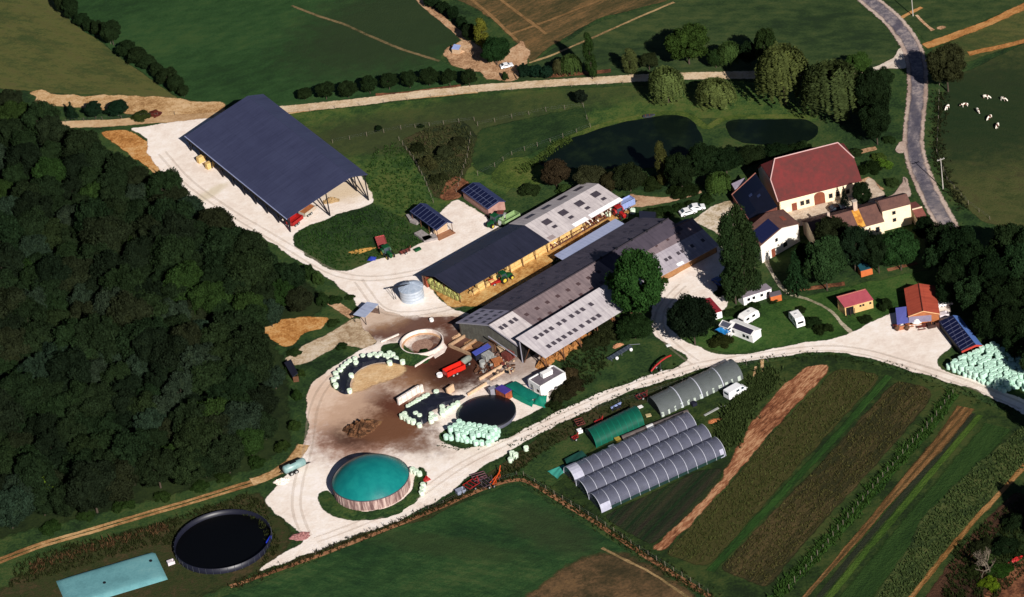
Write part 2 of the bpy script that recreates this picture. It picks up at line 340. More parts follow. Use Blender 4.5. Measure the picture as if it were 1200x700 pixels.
# ---- white limestone yards and lanes
gv = [C(222, 206, 194, 1), C(232, 218, 207, 1), C(236, 224, 214, 1), C(242, 232, 226, 1)]
MUD, MUD2 = C(98, 60, 46), C(64, 38, 30)
g_mat = field('limestone_gravel', gv, s=(0.05, 0.4, 2.0), soft=(0.9, 1.0, 0.15), bump=.25, rough=1, spec=.05,
              spots=[(385, 215, 16, 7, .6, C(214, 190, 156, 1), .6), (245, 228, 6, 2, -.7, C(205, 190, 150), .5), (400, 225, 7, 5, 0, C(214, 190, 156), .5), (1075, 415, 12, 4, .2, C(206, 180, 146), .6), (1092, 420, 6, 8, 0, C(186, 150, 110), .6), (560, 375, 14, 3, .3, C(200, 168, 136), .7)])
g_yard = field('dirty_limestone_gravel', gv, s=(0.05, 0.4, 2.0), soft=(0.9, 1.0, 0.15), bump=.25, rough=1, spec=.05,
               spots=[(480, 384, 18, 4.5, -.1, MUD, .95), (548, 408, 13, 16, .2, MUD, .95), (510, 430, 14, 11, .2, MUD, 1), (535, 425, 8, 8, .2, MUD2, .7), (590, 425, 12, 9, .5, MUD, .6), (455, 462, 15, 10, .3, C(170, 128, 96), .6), (424, 503, 14, 14, 0, C(150, 104, 82), .9), (424, 503, 9, 8, 0, MUD2, .9), (456, 488, 8, 14, -.6, MUD, 1), (452, 505, 6, 18, -.8, C(120, 82, 60), .8), (535, 440, 9, 7, .3, MUD2, .7), (440, 375, 8, 6, .3, C(176, 140, 108), .6), (390, 470, 10, 14, -.3, C(206, 174, 150, 1), .7)])
sheet('gravel_yard', [(150, 151), (170, 149), (215, 142), (262, 138), (300, 160), (380, 195), (425, 206), (440, 238), (420, 245), (395, 252), (370, 262), (352, 268), (341, 279), (350, 292), (366, 305), (385, 317), (398, 320), (412, 318), (426, 311), (440, 306), (456, 301), (472, 297), (485, 291), (498, 284), (508, 268), (520, 245), (536, 232), (545, 238), (572, 256), (588, 270), (610, 268), (560, 300), (510, 326), (505, 345), (530, 362), (558, 372), (540, 378), (500, 378), (430, 376), (415, 350), (375, 320), (345, 304), (315, 282), (295, 271), (265, 263), (246, 249), (225, 236), (197, 216), (187, 198), (172, 184), (174, 172), (168, 158)], 7, g_mat, soft=.5, wob=.35)
sheet('bare_earth', [(116, 155), (148, 152), (156, 158), (174, 166), (178, 180), (190, 192), (200, 216), (186, 206), (165, 191), (142, 174)], 6, e_orange)
sheet('farmyard', [(425, 352), (470, 372), (560, 372), (600, 388), (640, 425), (660, 440), (645, 470), (640, 478), (604, 494), (578, 502), (545, 500), (520, 503), (510, 512), (516, 520), (540, 527), (572, 522), (600, 511), (637, 491), (662, 480), (700, 462), (737, 449), (775, 437), (795, 431), (807, 426), (810, 421), (805, 416), (788, 409), (774, 400), (764, 387), (761, 374), (764, 360), (780, 330), (800, 318), (817, 304), (850, 285), (862, 300), (838, 330), (848, 348), (858, 356), (838, 370), (815, 350), (800, 352), (786, 366), (780, 384), (788, 388), (800, 399), (820, 410), (840, 415), (862, 417), (900, 411), (925, 406), (962, 400), (987, 397), (1003, 388), (1017, 382), (1036, 371), (1047, 368), (1100, 345), (1112, 352), (1115, 380), (1116, 410), (1100, 418), (1093, 428), (1110, 436), (1140, 446), (1170, 458), (1200, 470), (1240, 488), (1240, 508), (1192, 482), (1170, 470), (1137, 456), (1100, 446), (1070, 436), (1035, 425), (1000, 415), (962, 412.5), (930, 416), (900, 420.5), (850, 427), (817, 435), (775, 449), (737, 460), (700, 476), (662, 495), (625, 512), (595, 532), (572, 544), (550, 560), (525, 580), (512, 588), (487, 603), (450, 618), (417, 628), (382, 641), (365, 650), (300, 672), (320, 655), (331, 650), (362, 632), (347, 622), (332, 605), (319, 600), (309, 589), (321, 575), (332, 562), (350, 540), (355, 525), (360, 510), (359, 470), (364, 452), (374, 442), (390, 432), (420, 412), (447, 403), (425, 385), (420, 365)], 8, g_yard, soft=.45, wob=.35)
sheet('gravel_yard', [(806, 262), (822, 250), (838, 240), (854, 234), (866, 238), (868, 255), (870, 290), (850, 290), (845, 277), (820, 262)], 7, field('patchy_gravel', [C(150, 130, 100), C(200, 180, 152), C(226, 210, 190), C(236, 222, 208)], soft=SOFT))
ribbon('dirt_path', [(735, 236), (760, 237), (785, 235), (803, 231), (822, 225)], [8, 6, 3.5, 2.2, 1.6], 6, field('pink_path', [C(150, 116, 90), C(184, 146, 116), C(206, 172, 140)], soft=SOFT))
ribbon('gravel_path', [(894, 292), (898, 306), (905, 322), (916, 338), (924, 347), (946, 350), (962, 358), (978, 366), (986, 380), (1000, 392)], [1.8, 1.0, 1.3, .8, 1.4], 6, field('white_path', [C(120, 116, 88), C(206, 192, 170)], soft=(0.5, 1.6, 0.3)))
# track towards the wood and its clearing
sheet('gravel_track', [(345, 430), (330, 421), (352, 408), (378, 396), (400, 384), (412, 372), (436, 378), (447, 400), (424, 411), (412, 404), (392, 408), (365, 424)], 7, field('washed_track', [C(150, 122, 92), C(196, 172, 142), C(222, 204, 182)], soft=(0.4, 1.3, 0.2)))
sheet('bare_earth', [(298, 384), (330, 376), (352, 373), (385, 372), (384, 380), (362, 388), (345, 400), (332, 410), (322, 400)], 6, e_orange, wob=.8)
ribbon('dirt_track', [(385, 352), (400, 362), (415, 372)], 3, 7, e_pink)
# grass islands that lie in the gravel
isl = field('island_grass', [C(20, 38, 20), C(30, 52, 27), C(40, 60, 32), C(54, 68, 38)], s=(0.08, 0.5, 2), soft=(0.8, 1.0, 0.15))
sheet('grass_island', [(372, 584), (375, 575), (386, 573), (396, 588), (430, 602), (470, 592), (485, 570), (489, 545), (497, 545), (502, 560), (497, 580), (480, 593), (450, 606), (420, 613), (394, 608), (378, 598)], 9, isl)
sheet('grass_island', [(446, 404), (470, 402), (476, 408), (500, 424), (484, 432), (470, 427), (448, 418)], 9, isl)
sheet('grass_island', [(384, 448), (394, 440), (404, 450), (416, 460), (408, 463), (392, 458)], 9, isl)
# lower-left track with two ruts
rut = field('wheel_rut', [C(130, 92, 56), C(176, 134, 88), C(206, 168, 120)], soft=(0.35, 1.6, 0.35))
for dy in (-1.6, 2.6): ribbon('dirt_track', [(-60, 682 + dy), (0, 657 + dy), (50, 638 + dy), (100, 624 + dy), (160, 606 + dy), (210, 592 + dy), (262, 576 + dy), (300, 564.5 + dy)], 1.2, 5, rut, wob=.15)
ribbon('dirt_track', [(295, 566), (315, 560), (334, 549), (350, 534), (357, 522)], 3.6, 8, e_tan)
f_bank = field('rough_bank_grass', [C(26, 36, 20), C(40, 48, 26), C(58, 58, 34), C(78, 66, 44)], s=(0.1, 0.6, 2), soft=(0.4, 1.3, 0.25))
sheet('bank', [(0, 690), (60, 650), (140, 628), (200, 610), (260, 590), (305, 575), (320, 600), (345, 625), (330, 650), (300, 672), (220, 705), (0, 790)], 3, f_bank, soft=1.5, wob=.8)
ribbon('bank', [(340, 660), (420, 631), (500, 604), (560, 570), (600, 545), (660, 505), (700, 485), (760, 463), (830, 440)], [2, 2.2, 3, 5, 5, 6, 7, 7, 4], 3, f_bank, wob=.6)
e_line = field('red_earth_path', [C(110, 74, 50), C(150, 104, 74), C(178, 132, 98)], soft=(0.5, 1.3, 0.25))
ribbon('dirt_path', [(270, 688), (365, 655), (450, 622), (520, 594), (565, 573), (606, 561), (614, 561), (640, 577), (700, 614), (760, 655), (840, 705)], 1.5, 5, e_line, wob=.15)
ribbon('dirt_path', [(705, 643), (760, 670), (800, 696), (830, 722)], .9, 5, e_line0)
# ---- ponds
wn = N('pond_water')
MW = wn.done(wn.bsdf(wn.mix(wn.rng(wn.noise(wn.P(), .12, 5, .65), .45, .75), C(14, 24, 20), C(30, 42, 26)), .2, .08, 0, wn.noise(wn.P(), 1.2, 2), .02, .02))
sheet('pond', [(628, 190), (650, 174), (667, 164), (700, 151.5), (740, 141.5), (772, 136.5), (800, 136), (813, 142), (822, 154), (824, 170), (815, 186), (790, 194), (740, 198), (690, 198), (640, 196)], 4, MW, soft=.02)
sheet('pond', [(847, 143), (855, 140), (900, 140), (945, 140), (959, 149), (956, 164), (930, 171), (870, 169), (859, 162), (851, 153)], 4, MW, soft=.02)
f_pb = field('pond_bank_grass', [C(34, 50, 24), C(48, 66, 28), C(60, 76, 34), C(74, 82, 44)], s=(.1, .5, 2), soft=SOFT)
ribbon('bank', [(590, 206), (628, 188), (650, 170), (700, 148.5), (740, 138.5), (772, 133.5), (803, 133), (818, 141), (828, 154), (840, 140), (852, 137), (900, 136.5), (948, 137)], 2.6, 3, f_pb, wob=.4)
sheet('bank', [(574, 206), (592, 186), (612, 184), (640, 192), (640, 215), (610, 222), (585, 220)], 3, f_pb)
sheet('bare_earth', [(512, 236), (520, 222), (528, 208), (536, 204), (544, 214), (552, 212), (548, 222), (540, 232), (528, 236)], 4, e_red)
# ---- market garden
e_till = field('tilled_red_soil', [C(96, 58, 40), C(140, 88, 60), C(166, 114, 82), C(200, 152, 114)], s=(0.15, 0.7, 2.2), wts=(.3, .35, .35), soft=(0.35, 1.5, 0.25), ang=-0.85, st=(.35, 1.6, 1), lo=.4, hi=.6)
GX = P(1040, 442) - P(836, 668); GX = GX / np.linalg.norm(GX); GN = np.array([-GX[1], GX[0], 0])
rowd = tuple(GN)
f_gard = field('garden_grass', [C(20, 32, 18), C(30, 46, 22), C(42, 56, 28), C(52, 60, 32)], s=(.06, .4, 1.8), soft=SOFT)
sheet('garden_ground', [(660, 560), (720, 500), (790, 470), (830, 445), (900, 425), (960, 416), (1000, 420), (1070, 440), (1190, 486), (1260, 515), (1260, 790), (880, 790), (840, 705), (720, 625), (640, 575)], 3, f_gard)
ANG = -math.atan2(GX[1], GX[0])
def crop(name, cols, rows=None, st=(.25, 2.0, 1), soft=(0.5, 1.0, .25), s=(.1, .5, 1.6)): return field(name, cols, s=s, soft=soft, ang=ANG, st=st, rows=rows, bump=1.0)
sheet('tilled_strip', [(944, 429), (976, 428), (962, 446), (926, 482), (896, 514), (884, 532), (858, 562), (838, 584), (802, 622), (776, 649), (763, 644), (790, 619), (822, 588), (847, 560), (853, 545), (862, 530), (878, 500), (902, 470)], 5, e_till)
sheet('seedling_bed', [(706, 605), (760, 580), (820, 552), (848, 548), (845, 562), (822, 588), (790, 618), (765, 640), (735, 625)], 4, crop('seed_rows', [C(20, 28, 20), C(30, 38, 26), C(38, 48, 28)], rows=[(rowd, 1.7, .7, C(24, 50, 24)), (rowd, 5.1, .35, C(64, 50, 44))]))
sheet('crop_strip', [(982, 431), (1032, 440), (1024, 452), (975, 505), (905, 580), (848, 645), (830, 665), (778, 651), (803, 624), (860, 563), (898, 516), (928, 484), (965, 448)], 4, crop('olive_crop', [C(38, 44, 24), C(54, 56, 30), C(68, 66, 36), C(84, 78, 46)]))
ribbon('grass_strip', [(1042, 441), (980, 512), (900, 596), (832, 670)], 2.4, 6, crop('bright_grass', [C(24, 44, 20), C(31, 58, 24), C(40, 68, 30)], soft=(.5, .8, .3)))
sheet('crop_strip', [(1050, 446), (1088, 455), (1092, 468), (1040, 530), (985, 590), (935, 645), (900, 690), (842, 668), (905, 602), (985, 518)], 4, crop('rust_crop', [C(36, 40, 24), C(54, 52, 30), C(74, 66, 40), C(92, 78, 50)]))
ribbon('crop_strip', [(1118, 462), (1090, 500), (1040, 556), (980, 625), (900, 710)], 3.4, 4, crop('vegetable_strip', [C(26, 50, 22), C(36, 66, 28), C(50, 76, 34)]))
ribbon('tilled_strip', [(1132, 478), (1100, 522), (1060, 566), (1000, 636), (938, 706)], [5, 4, 2.4, 1.8, 1.2], 6, crop('tan_row', [C(90, 66, 38), C(128, 92, 56), C(150, 112, 72)], rows=[(rowd, 1.6, .6, C(52, 50, 28))]))
ribbon('tilled_strip', [(1140, 485), (1108, 525), (1064, 575), (1005, 645), (952, 710)], 1.8, 5, crop('dark_row', [C(26, 34, 26), C(36, 42, 32)]))
ribbon('grass_strip', [(1149, 487), (1116, 526), (1072, 578), (1014, 648), (962, 712)], 2.0, 6, crop('lime_grass', [C(34, 54, 20), C(46, 70, 26), C(58, 80, 32)], soft=(.5, .8, .3)))
ribbon('grass_strip', [(1170, 500), (1136, 540), (1090, 595), (1032, 665), (990, 715)], 8, 4, crop('mown_grass', [C(24, 44, 20), C(32, 54, 24), C(38, 60, 28)]))
sheet('vegetable_bed', [(1200, 498), (1240, 520), (1175, 570), (1110, 645), (1060, 712), (1020, 712), (1032, 690), (1060, 650), (1080, 610), (1110, 577), (1150, 540)], 4, crop('vegetable_leaves', [C(26, 40, 22), C(40, 54, 30), C(56, 68, 38), C(70, 78, 48)], st=(1, 1, 1), s=(.15, .8, 2.5)))
ribbon('dry_hedge_row', [(1215, 530), (1178, 572), (1140, 612), (1104, 655), (1062, 708)], 1.6, 5, crop('ochre_row', [C(100, 70, 34), C(150, 108, 62), C(176, 132, 84)], soft=(.25, 2.2, .4)))
sheet('tilled_strip', [(1190, 575), (1150, 617), (1112, 660), (1075, 715), (1140, 715), (1160, 690), (1150, 650), (1170, 620), (1215, 590)], 4, crop('dark_soil', [C(44, 32, 24), C(66, 46, 34), C(86, 60, 44)]))
sheet('bare_earth', [(1150, 700), (1175, 672), (1210, 650), (1230, 690), (1220, 730), (1140, 730)], 5, e_red)
ribbon('dirt_track', [(893, 422), (894, 438), (884, 452), (874, 462)], .8, 5, e_tan)
ribbon('dirt_track', [(886, 430), (884, 440), (880, 452)], .7, 5, e_tan)
# farm garden lawn
f_lawn = field('lawn', [C(26, 48, 20), C(36, 62, 27), C(44, 70, 32), C(56, 74, 38)], s=(.06, .5, 2), soft=SOFT)
sheet('lawn', [(800, 398), (860, 360), (925, 352), (960, 345), (1000, 335), (1060, 322), (1120, 310), (1112, 345), (1046, 366), (1036, 370), (1004, 386), (986, 396), (925, 405), (862, 415.5), (822, 409)], 4, f_lawn)
ribbon('flower_bed', [(925, 341), (950, 339), (978, 334), (990, 333)], 2.0, 5, e_red)
ribbon('flower_bed', [(1040, 317), (1075, 309)], 1.6, 5, e_red)
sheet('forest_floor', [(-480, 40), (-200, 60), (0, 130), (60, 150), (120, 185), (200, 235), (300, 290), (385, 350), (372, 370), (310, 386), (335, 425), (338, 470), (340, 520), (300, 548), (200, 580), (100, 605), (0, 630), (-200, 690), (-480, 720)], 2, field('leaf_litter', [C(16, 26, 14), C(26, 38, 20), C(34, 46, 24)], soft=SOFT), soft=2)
# wheel ruts worn into the lanes and yards
w_r = field('worn_rut', [C(170, 150, 130), C(196, 176, 158), C(214, 196, 178)], soft=(.25, 1.8, .5, .2))
for a in ([(1200, 478), (1137, 451), (1070, 429), (1000, 409), (962, 407), (900, 416), (817, 428), (737, 455), (662, 487), (600, 517), (540, 545), (480, 590), (420, 616), (370, 634)], [(360, 630), (345, 600), (350, 560), (362, 530), (366, 480), (380, 448), (420, 420)], [(815, 426), (785, 405), (768, 384), (772, 360), (800, 335)], [(500, 318), (440, 330), (395, 325), (330, 285), (270, 250), (220, 215), (190, 180)], [(420, 330), (450, 372), (520, 366), (560, 350)]):
    for dx in (-.95, .95):
        q = np.array([P(*x)[:2] for x in a]); q = smooth(dens(q, 2, False), False, 6); tt = np.gradient(q, axis=0); nr = np.c_[tt[:, 1], -tt[:, 0]]; nr /= np.linalg.norm(nr, axis=1)[:, None]
        ribbon('wheel_rut', q + nr * dx, .75, 10, w_r, wob=.12, world=True)
# ================================================================== BUILDINGS
A = np.array
UP = A([0, 0, 1.0])
def nz(v): return A(v) / np.linalg.norm(v)
def flat(v): return A([v[0], v[1], 0.0])
def gz(p, z=0.0): return A([p[0], p[1], z])
def slab(mb, q, t=0.14, mi=0):
    """a sloping sheet: quad q, thickness t downwards"""
    q = [A(x, float) for x in q]; mb.prism(q, A([0, 0, -t]), mi); return mb
def ridge_z(e1, e2, pix, hi=20.0):
    best = None; d = flat(e2 - e1); L = np.linalg.norm(d)
    for z in np.linspace(min(e1[2], e2[2]), hi, 1500):
        q = P(*pix, z); c = abs(d[0] * (q - e1)[1] - d[1] * (q - e1)[0]) / L
        if best is None or c < best[0]: best = (c, z)
    return P(*pix, best[1])
def rect(mb, q, u0, u1, v0, v1, lift=0.03, t=0.04, mi=0):
    """thin panel lying on quad q = (o, o+u, o+u+v, o+v)"""
    o, a, c, b = (A(x) for x in q); nrm = nz(np.cross(a - o, b - o)); nrm = nrm if nrm[2] > 0 else -nrm
    f = lambda u, v: o + (a - o) * u + (b - o) * v + nrm * (lift + t)
    return mb.prism([f(u0, v0), f(u1, v0), f(u1, v1), f(u0, v1)], -nrm * t, mi)
def roof_mat(name, c1, c2, along, lines=True, **k):
    if name in MATS: return MATS[name]
    return rmat(name, c1, c2, nz(flat(along)), lines, **k)
def rmat(name, c1, c2, d, lines=True, sc=.3, rough=.8, spec=.3):
    n = N(name); v = n.P(); n_ = (-d[1], d[0], 0)
    cm = n.n('CombineXYZ'); n.l(n.ma('MULTIPLY', n.dot(tuple(d)), 1.1), cm.inputs[0]); n.l(n.ma('MULTIPLY', n.dot(n_), .14), cm.inputs[1])
    st = n.noise(cm.outputs[0], 1.0, 4, .65); f = n.rng(n.ma('ADD', n.ma('MULTIPLY', n.noise(v, sc, 5, .65), .5), n.ma('MULTIPLY', st, .5)), .36, .64)
    c = n.mix(f, c1, c2); c = n.mix(n.ma('MULTIPLY', n.rng(st, .56, .74), .35), c, tuple(x * .6 for x in c2)); c = n.mix(n.ma('MULTIPLY', n.rng(n.noise(v, 1.3, 4, .7), .58, .72), .25), c, tuple(min(1, x * 1.35) for x in c1))
    if lines: c = n.mix(n.lines(tuple(d), 1.05, .1), c, n.mix(1.0, c, (.82, .82, .82), 'MULTIPLY')); c = n.mix(n.lines((float(n_[0]), float(n_[1]), 0.), 3.4, .14), c, n.mix(1.0, c, (.88, .88, .88), 'MULTIPLY'))
    MATS[name] = n.done(n.bsdf(c, rough, spec, 0, n.ma('SINE', n.ma('MULTIPLY', n.dot(tuple(d)), 18.)), .25, .03)); return MATS[name]
def old_roof_mat(name, c1, c2, along, lines=True, **k):
    d = nz(flat(along)); L = [(tuple(d), 1.05, 0.10, tuple(x * 0.8 for x in c1))] if lines else None
    return mat(name, c1, c2, lines=L, **k)
def gable(root, prof, V, mr, mw, over=0.35, side=0.3, ends='FB', sides='LR', t=0.16, wname='wall', sub=None):
    """prof: front roof outline [eave, ridge, eave]; V: horizontal vector to the far end"""
    vn = nz(V); r = MB()
    for a, b in zip(prof[:-1], prof[1:]): slab(r, [a, b, b + V, a + V], t)
    ob = r.build('roof', mr, root)
    c = (gz(prof[0]) + gz(prof[-1])) / 2
    pin = []
    for p in prof:
        dd = gz(p) - c; L = np.linalg.norm(dd); k = max(0, (L - side) / L) if L > 0.5 else 1
        pin.append(A([*(c + dd * k)[:2], p[2] - t - 0.02 + (0 if L < .5 else 0.0)]))
    if ends:
        for e in ends:
            o = vn * over if e == 'F' else V - vn * (over + 0.2)
            MB().prism([gz(pin[0]) + o, *[p + o for p in pin], gz(pin[-1]) + o], vn * 0.2).build(wname, mw, root)
    for s in sides:
        p = pin[0] if s == 'L' else pin[-1]; q = pin[-1] if s == 'L' else pin[0]
        inn = nz(gz(q) - gz(p)) * 0.2; m = MB()
        m.obox(gz(p) + vn * (over + .21), V - vn * (2 * over + .42), inn, UP * (p[2] - 0.05)); m.build(wname, mw, root)
    return ob, pin
def frame_posts(root, base, tops, r=0.11, m=None, name='post'):
    mb = MB()
    for t_ in tops: mb.tube(base, t_, r, r, 6)
    return mb.build(name, m, root)
def cent(pts): p = np.mean([gz(x) for x in pts], axis=0); return tuple(p)

M_navy = mat('navy_roof_sheets', C(46, 54, 96), C(40, 46, 82), sc=.12, rough=.55, spec=.4)
M_black = mat('black_roof_sheets', C(40, 42, 60), C(34, 36, 52), sc=.12, rough=.55, spec=.4)
M_steel = mat('dark_steel', C(30, 30, 36), rough=.5)
M_gutter = mat('pale_gutter', C(160, 170, 210), rough=.4)
M_wood = mat('weathered_boards', C(120, 96, 84), C(82, 66, 60), sc=1.2)
M_brown = mat('brown_boards', C(112, 74, 50), C(80, 52, 38), sc=1.2)
M_orange = mat('orange_timber', C(186, 116, 70), C(150, 88, 54), sc=1.0)
M_conc = mat('concrete', C(190, 178, 166), C(150, 138, 126), sc=.8)
M_cream = mat('cream_render', C(240, 222, 192, 1), C(226, 204, 172, 1), sc=.6)
M_white = mat('white_render', C(240, 234, 224, 1), C(220, 212, 204, 1), sc=.6)
M_dark = mat('near_black', C(22, 20, 22), rough=.6)
M_glass = mat('dark_glass', C(30, 34, 40), rough=.15, spec=.5)
M_sky = mat('skylight_sheet', C(78, 72, 80), C(64, 58, 66), sc=.9, rough=.4)
M_straw = mat('straw', C(214, 178, 112), C(170, 130, 76), sc=2.2, rough=1)
M_panel = lambda nm, a, b, o, pa, pb: solar(nm, a, b, o, pa, pb)
def solar(nm, a, b, o, pa, pb, la=.12, lb=.06, base=C(22, 26, 58), line=C(110, 118, 150)):
    """solar cells: frame seams across a (period pa) and b (period pb)"""
    n = N(nm); oa = -float(np.dot(o, a)) / pa; ob = -float(np.dot(o, b)) / pb
    c = n.mix(n.lines(tuple(a), pa, la, oa + la / pa / 2), base, line)
    c = n.mix(n.lines(tuple(b), pb, lb, ob + lb / pb / 2), c, line)
    return n.done(n.bsdf(c, .3, .5))

# ---------------------------------------------------------------- big open barn
e1, e2 = P(336.4, 256.7, 4.4), P(431, 204.5, 7.65); rd = ridge_z(e1, e2, (412, 207)); V = P(217, 159.7, 4.4) - e1
t = thing('open_barn', 'large open-sided steel barn with a long smooth navy blue roof on V-shaped struts', 'barn', cent([e1, e2, e1 + V]))
r = MB(); slab(r, [e1, rd, rd + V, e1 + V], .12); slab(r, [rd, e2, e2 + V, rd + V], .12); r.build('roof', roof_mat('big_navy_roof', C(66, 70, 98), C(57, 60, 87), V, sc=.1, rough=.5, spec=.4), t)
vn, dn = nz(V), nz(flat(e2 - e1))
MB().obox(e1 - dn * .22 - vn * .1 + UP * -.1, V + vn * .2, dn * .2, UP * .16).build('gutter', M_gutter, t)
MB().obox(e1 + dn * .12 + UP * -1.35, V, dn * .1, UP * 1.2).build('fascia', mat('black_cladding', C(16, 17, 24)), t)
MB().obox(e2 - dn * .6 + UP * -.8, V, dn * .1, UP * .55).build('fascia', M_steel, t)
W_ = np.linalg.norm(flat(e2 - e1)); LV = np.linalg.norm(V)
rise = lambda s: np.interp(s, [0, .81, 1], [e1[2], rd[2], e2[2]]) - .2
for i in range(10):
    for s in (.02, .5, .97):
        if s == .5 and i not in (0, 9): continue
        b = gz(e1) + dn * W_ * s + vn * (.6 + i * (LV - 1.2) / 9)
        sg = 1 if i < 9 else -1; z = rise(s)
        frame_posts(t, b, [gz(b, z) + vn * .1 * sg, gz(b - dn * (1.6 if s > .3 else -1.2), rise(s - .07 if s > .3 else .07)) + vn * 1.5 * sg], .17, M_steel)
for i in range(10):
    o = vn * (.6 + i * (LV - 1.2) / 9); MB().path([gz(e1, rise(0) - .1) + dn * .3 + o, gz(rd, rd[2] - .35) + o, gz(e2, rise(1) - .1) - dn * .3 + o], .14, 6).build('rafter', M_steel, t)
# ---------------------------------------------------------------- two small solar sheds
def solar_shed(name, label, e1p, rp, e2p, bk, z, rows, cols, wall, over, posts, v1=.97):
    e1, e2 = P(*e1p, z), P(*e2p, z); rd = ridge_z(e1, e2, rp); V = P(*bk, z) - e1
    t = thing(name, label, 'shed', cent([e1, e2, e1 + V])); vn = nz(V)
    mr = roof_mat(name + '_roof', C(58, 66, 108), C(48, 54, 90), V, rough=.5)
    if posts:
        r = MB(); slab(r, [e1, rd, rd + V, e1 + V]); slab(r, [rd, e2, e2 + V, rd + V]); r.build('roof', mr, t)
        for k in range(4):
            for e in (e1, e2):
                b = e + V * (.03 + .94 * k / 3); b = gz(b) + nz(flat((e1 + e2) / 2 - e)) * .3; MB().tube(b, gz(b, z - .1), .09, .09, 6).build('post', M_brown, t)
    else: gable(t, [e1, rd, e2], V, mr, wall, over, .25)
    q = (e1, e1 + V, rd + V, rd); a = nz(V); b = nz(rd - e1); pw = np.linalg.norm(V) * .96 / rows; ph = np.linalg.norm(rd - e1) * (v1 - .03) / cols
    m = MB(); rect(m, q, .02, .98, .03, v1); m.build('solar_panels', solar(name + '_cells', a, b, e1 + V * .02 + (rd - e1) * .03, pw, ph), t)
    return t, e1, rd, e2, V
tA, a1, ar, a2, aV = solar_shed('solar_shed', 'open timber shed with solar panels and cluttered yard beside it', (511.4, 270.4), (524, 260.5), (531.1, 261.4), (480.1, 247.7), 2.8, 8, 1, M_wood, .3, True)
m = MB(); m.obox(gz(a1) + nz(aV) * 2.2 + flat(a2 - a1) * .08, flat(a2 - a1) * .8, nz(aV) * .12, UP * 2.4); m.build('partition', mat('pale_boards', C(206, 180, 150), C(180, 150, 120), sc=1), tA)
m = MB(); m.obox(gz(a1) - nz(aV) * .6, flat(a2 - a1), nz(aV) * 2.6, UP * .2); m.build('platform', mat('red_planks', C(180, 128, 96), C(146, 100, 74), sc=1), tA)
tB, *_ = solar_shed('solar_shed', 'closed pinkish timber shed with rows of solar panels, behind the parked tractor', (571.3, 245.5), (585, 236), (592.5, 236), (540.5, 223.3), 2.4, 8, 2, mat('pink_boards', C(186, 146, 134), C(156, 112, 104), sc=.8), .2, False)
# ---------------------------------------------------------------- hay and cattle barn
e1, e2 = P(537.8, 344.1, 3.2), P(490.6, 322.1, 3.2); rd = ridge_z(e1, e2, (508.9, 324)); V = P(730.1, 234.6, 3.2) - e1; V = flat(V)
t = thing('cattle_barn', 'long cattle barn, half black roof and half pale grey roof with dark skylights', 'barn', cent([e1, e2, e1 + V]))
tk = .545; Va, Vb = V * tk, V * (1 - tk); vn = nz(V); o = V * tk
r = MB(); slab(r, [e1, rd, rd + Va, e1 + Va]); slab(r, [rd, e2, e2 + Va, rd + Va]); r.build('roof', roof_mat('black_barn_roof', C(44, 46, 64), C(36, 38, 54), V, sc=.15, rough=.5, spec=.4), t)
m_gr = roof_mat('pale_fibre_roof', C(206, 197, 197), C(180, 171, 173), V, sc=.3, rough=.9)
dz = UP * .05
r = MB(); slab(r, [e1 + o + dz, rd + o + dz, rd + V + dz, e1 + V + dz]); slab(r, [rd + o + dz, e2 + o + dz, e2 + V + dz, rd + V + dz]); r.build('roof', m_gr, t)
qF = (e1 + o + dz, e1 + V + dz, rd + V + dz, rd + o + dz); qB = (e2 + o + dz, e2 + V + dz, rd + V + dz, rd + o + dz)
for k in range(4):
    u = .105 + k * .222
    MB_ = MB(); rect(MB_, qF, u + .045, u + .135, .58, .8); MB_.build('skylight', M_sky, t)
    MB_ = MB(); rect(MB_, qF, u + .07, u + .125, .34, .45); MB_.build('skylight', M_sky, t)
    MB_ = MB(); rect(MB_, qB, u + .03, u + .14, .32, .56); MB_.build('skylight', M_sky, t)
m_ws = mat('white_sheet_roof', C(246, 244, 246, 1), C(236, 234, 238, 1), rough=.6)
for u0, u1 in ((.35, .53), (.57, 1.0)): MB_ = MB(); rect(MB_, qF, u0, u1, .0, .15, .02, .03); MB_.build('roof_sheet', m_ws, t)
MB_ = MB(); rect(MB_, qF, .02, .10, .02, .18, .02, .02); MB_.build('roof_sheet', mat('old_fibre_patch', C(160, 146, 146), C(140, 126, 128)), t)
dn = nz(flat(e2 - e1))
MB().obox(gz(e2) - dn * .5 + vn * .4, V - vn * .8, -dn * .15, UP * 3.0).build('wall', M_wood, t)
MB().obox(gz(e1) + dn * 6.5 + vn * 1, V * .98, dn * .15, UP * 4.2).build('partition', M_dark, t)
m = MB(); m.prism([gz(e1) + V - vn * .5 + dn * .4, gz(e1, 3.0) + V - vn * .5 + dn * .4, gz(rd, rd[2] - .2) + V - vn * .5, gz(e2, 3.0) + V - vn * .5 - dn * .4, gz(e2) + V - vn * .5 - dn * .4], vn * .2); m.build('wall', mat('grey_pink_boards', C(176, 156, 150), C(146, 126, 122)), t)
for k in range(14):
    b = gz(e1) + dn * .55 + vn * (.5 + k * (np.linalg.norm(V) - 1) / 13); MB().tube(b, gz(b, 3.15), .12, .12, 6).build('post', M_brown, t)
for k in range(4):
    b = gz(e1) + dn * (2.5 + k * 3.3) + vn * .5; MB().tube(b, gz(b, 3.1), .12, .12, 6).build('post', M_brown, t)
hay = dict(e1=e1, e2=e2, rd=rd, V=V, vn=vn, dn=dn)
m = MB(); L = np.linalg.norm(V)      # feed barrier along the open front
f0 = gz(e1) + dn * .9 + V * .56
for zz in (.5, 1.25): m.tube(f0 + UP * zz, f0 + V * .40 + UP * zz, .05, .05, 6)
for k in range(46): b = f0 + V * .40 * k / 45; m.tube(b + UP * .5, b + UP * 1.25 + vn * .1, .03, .03, 5)
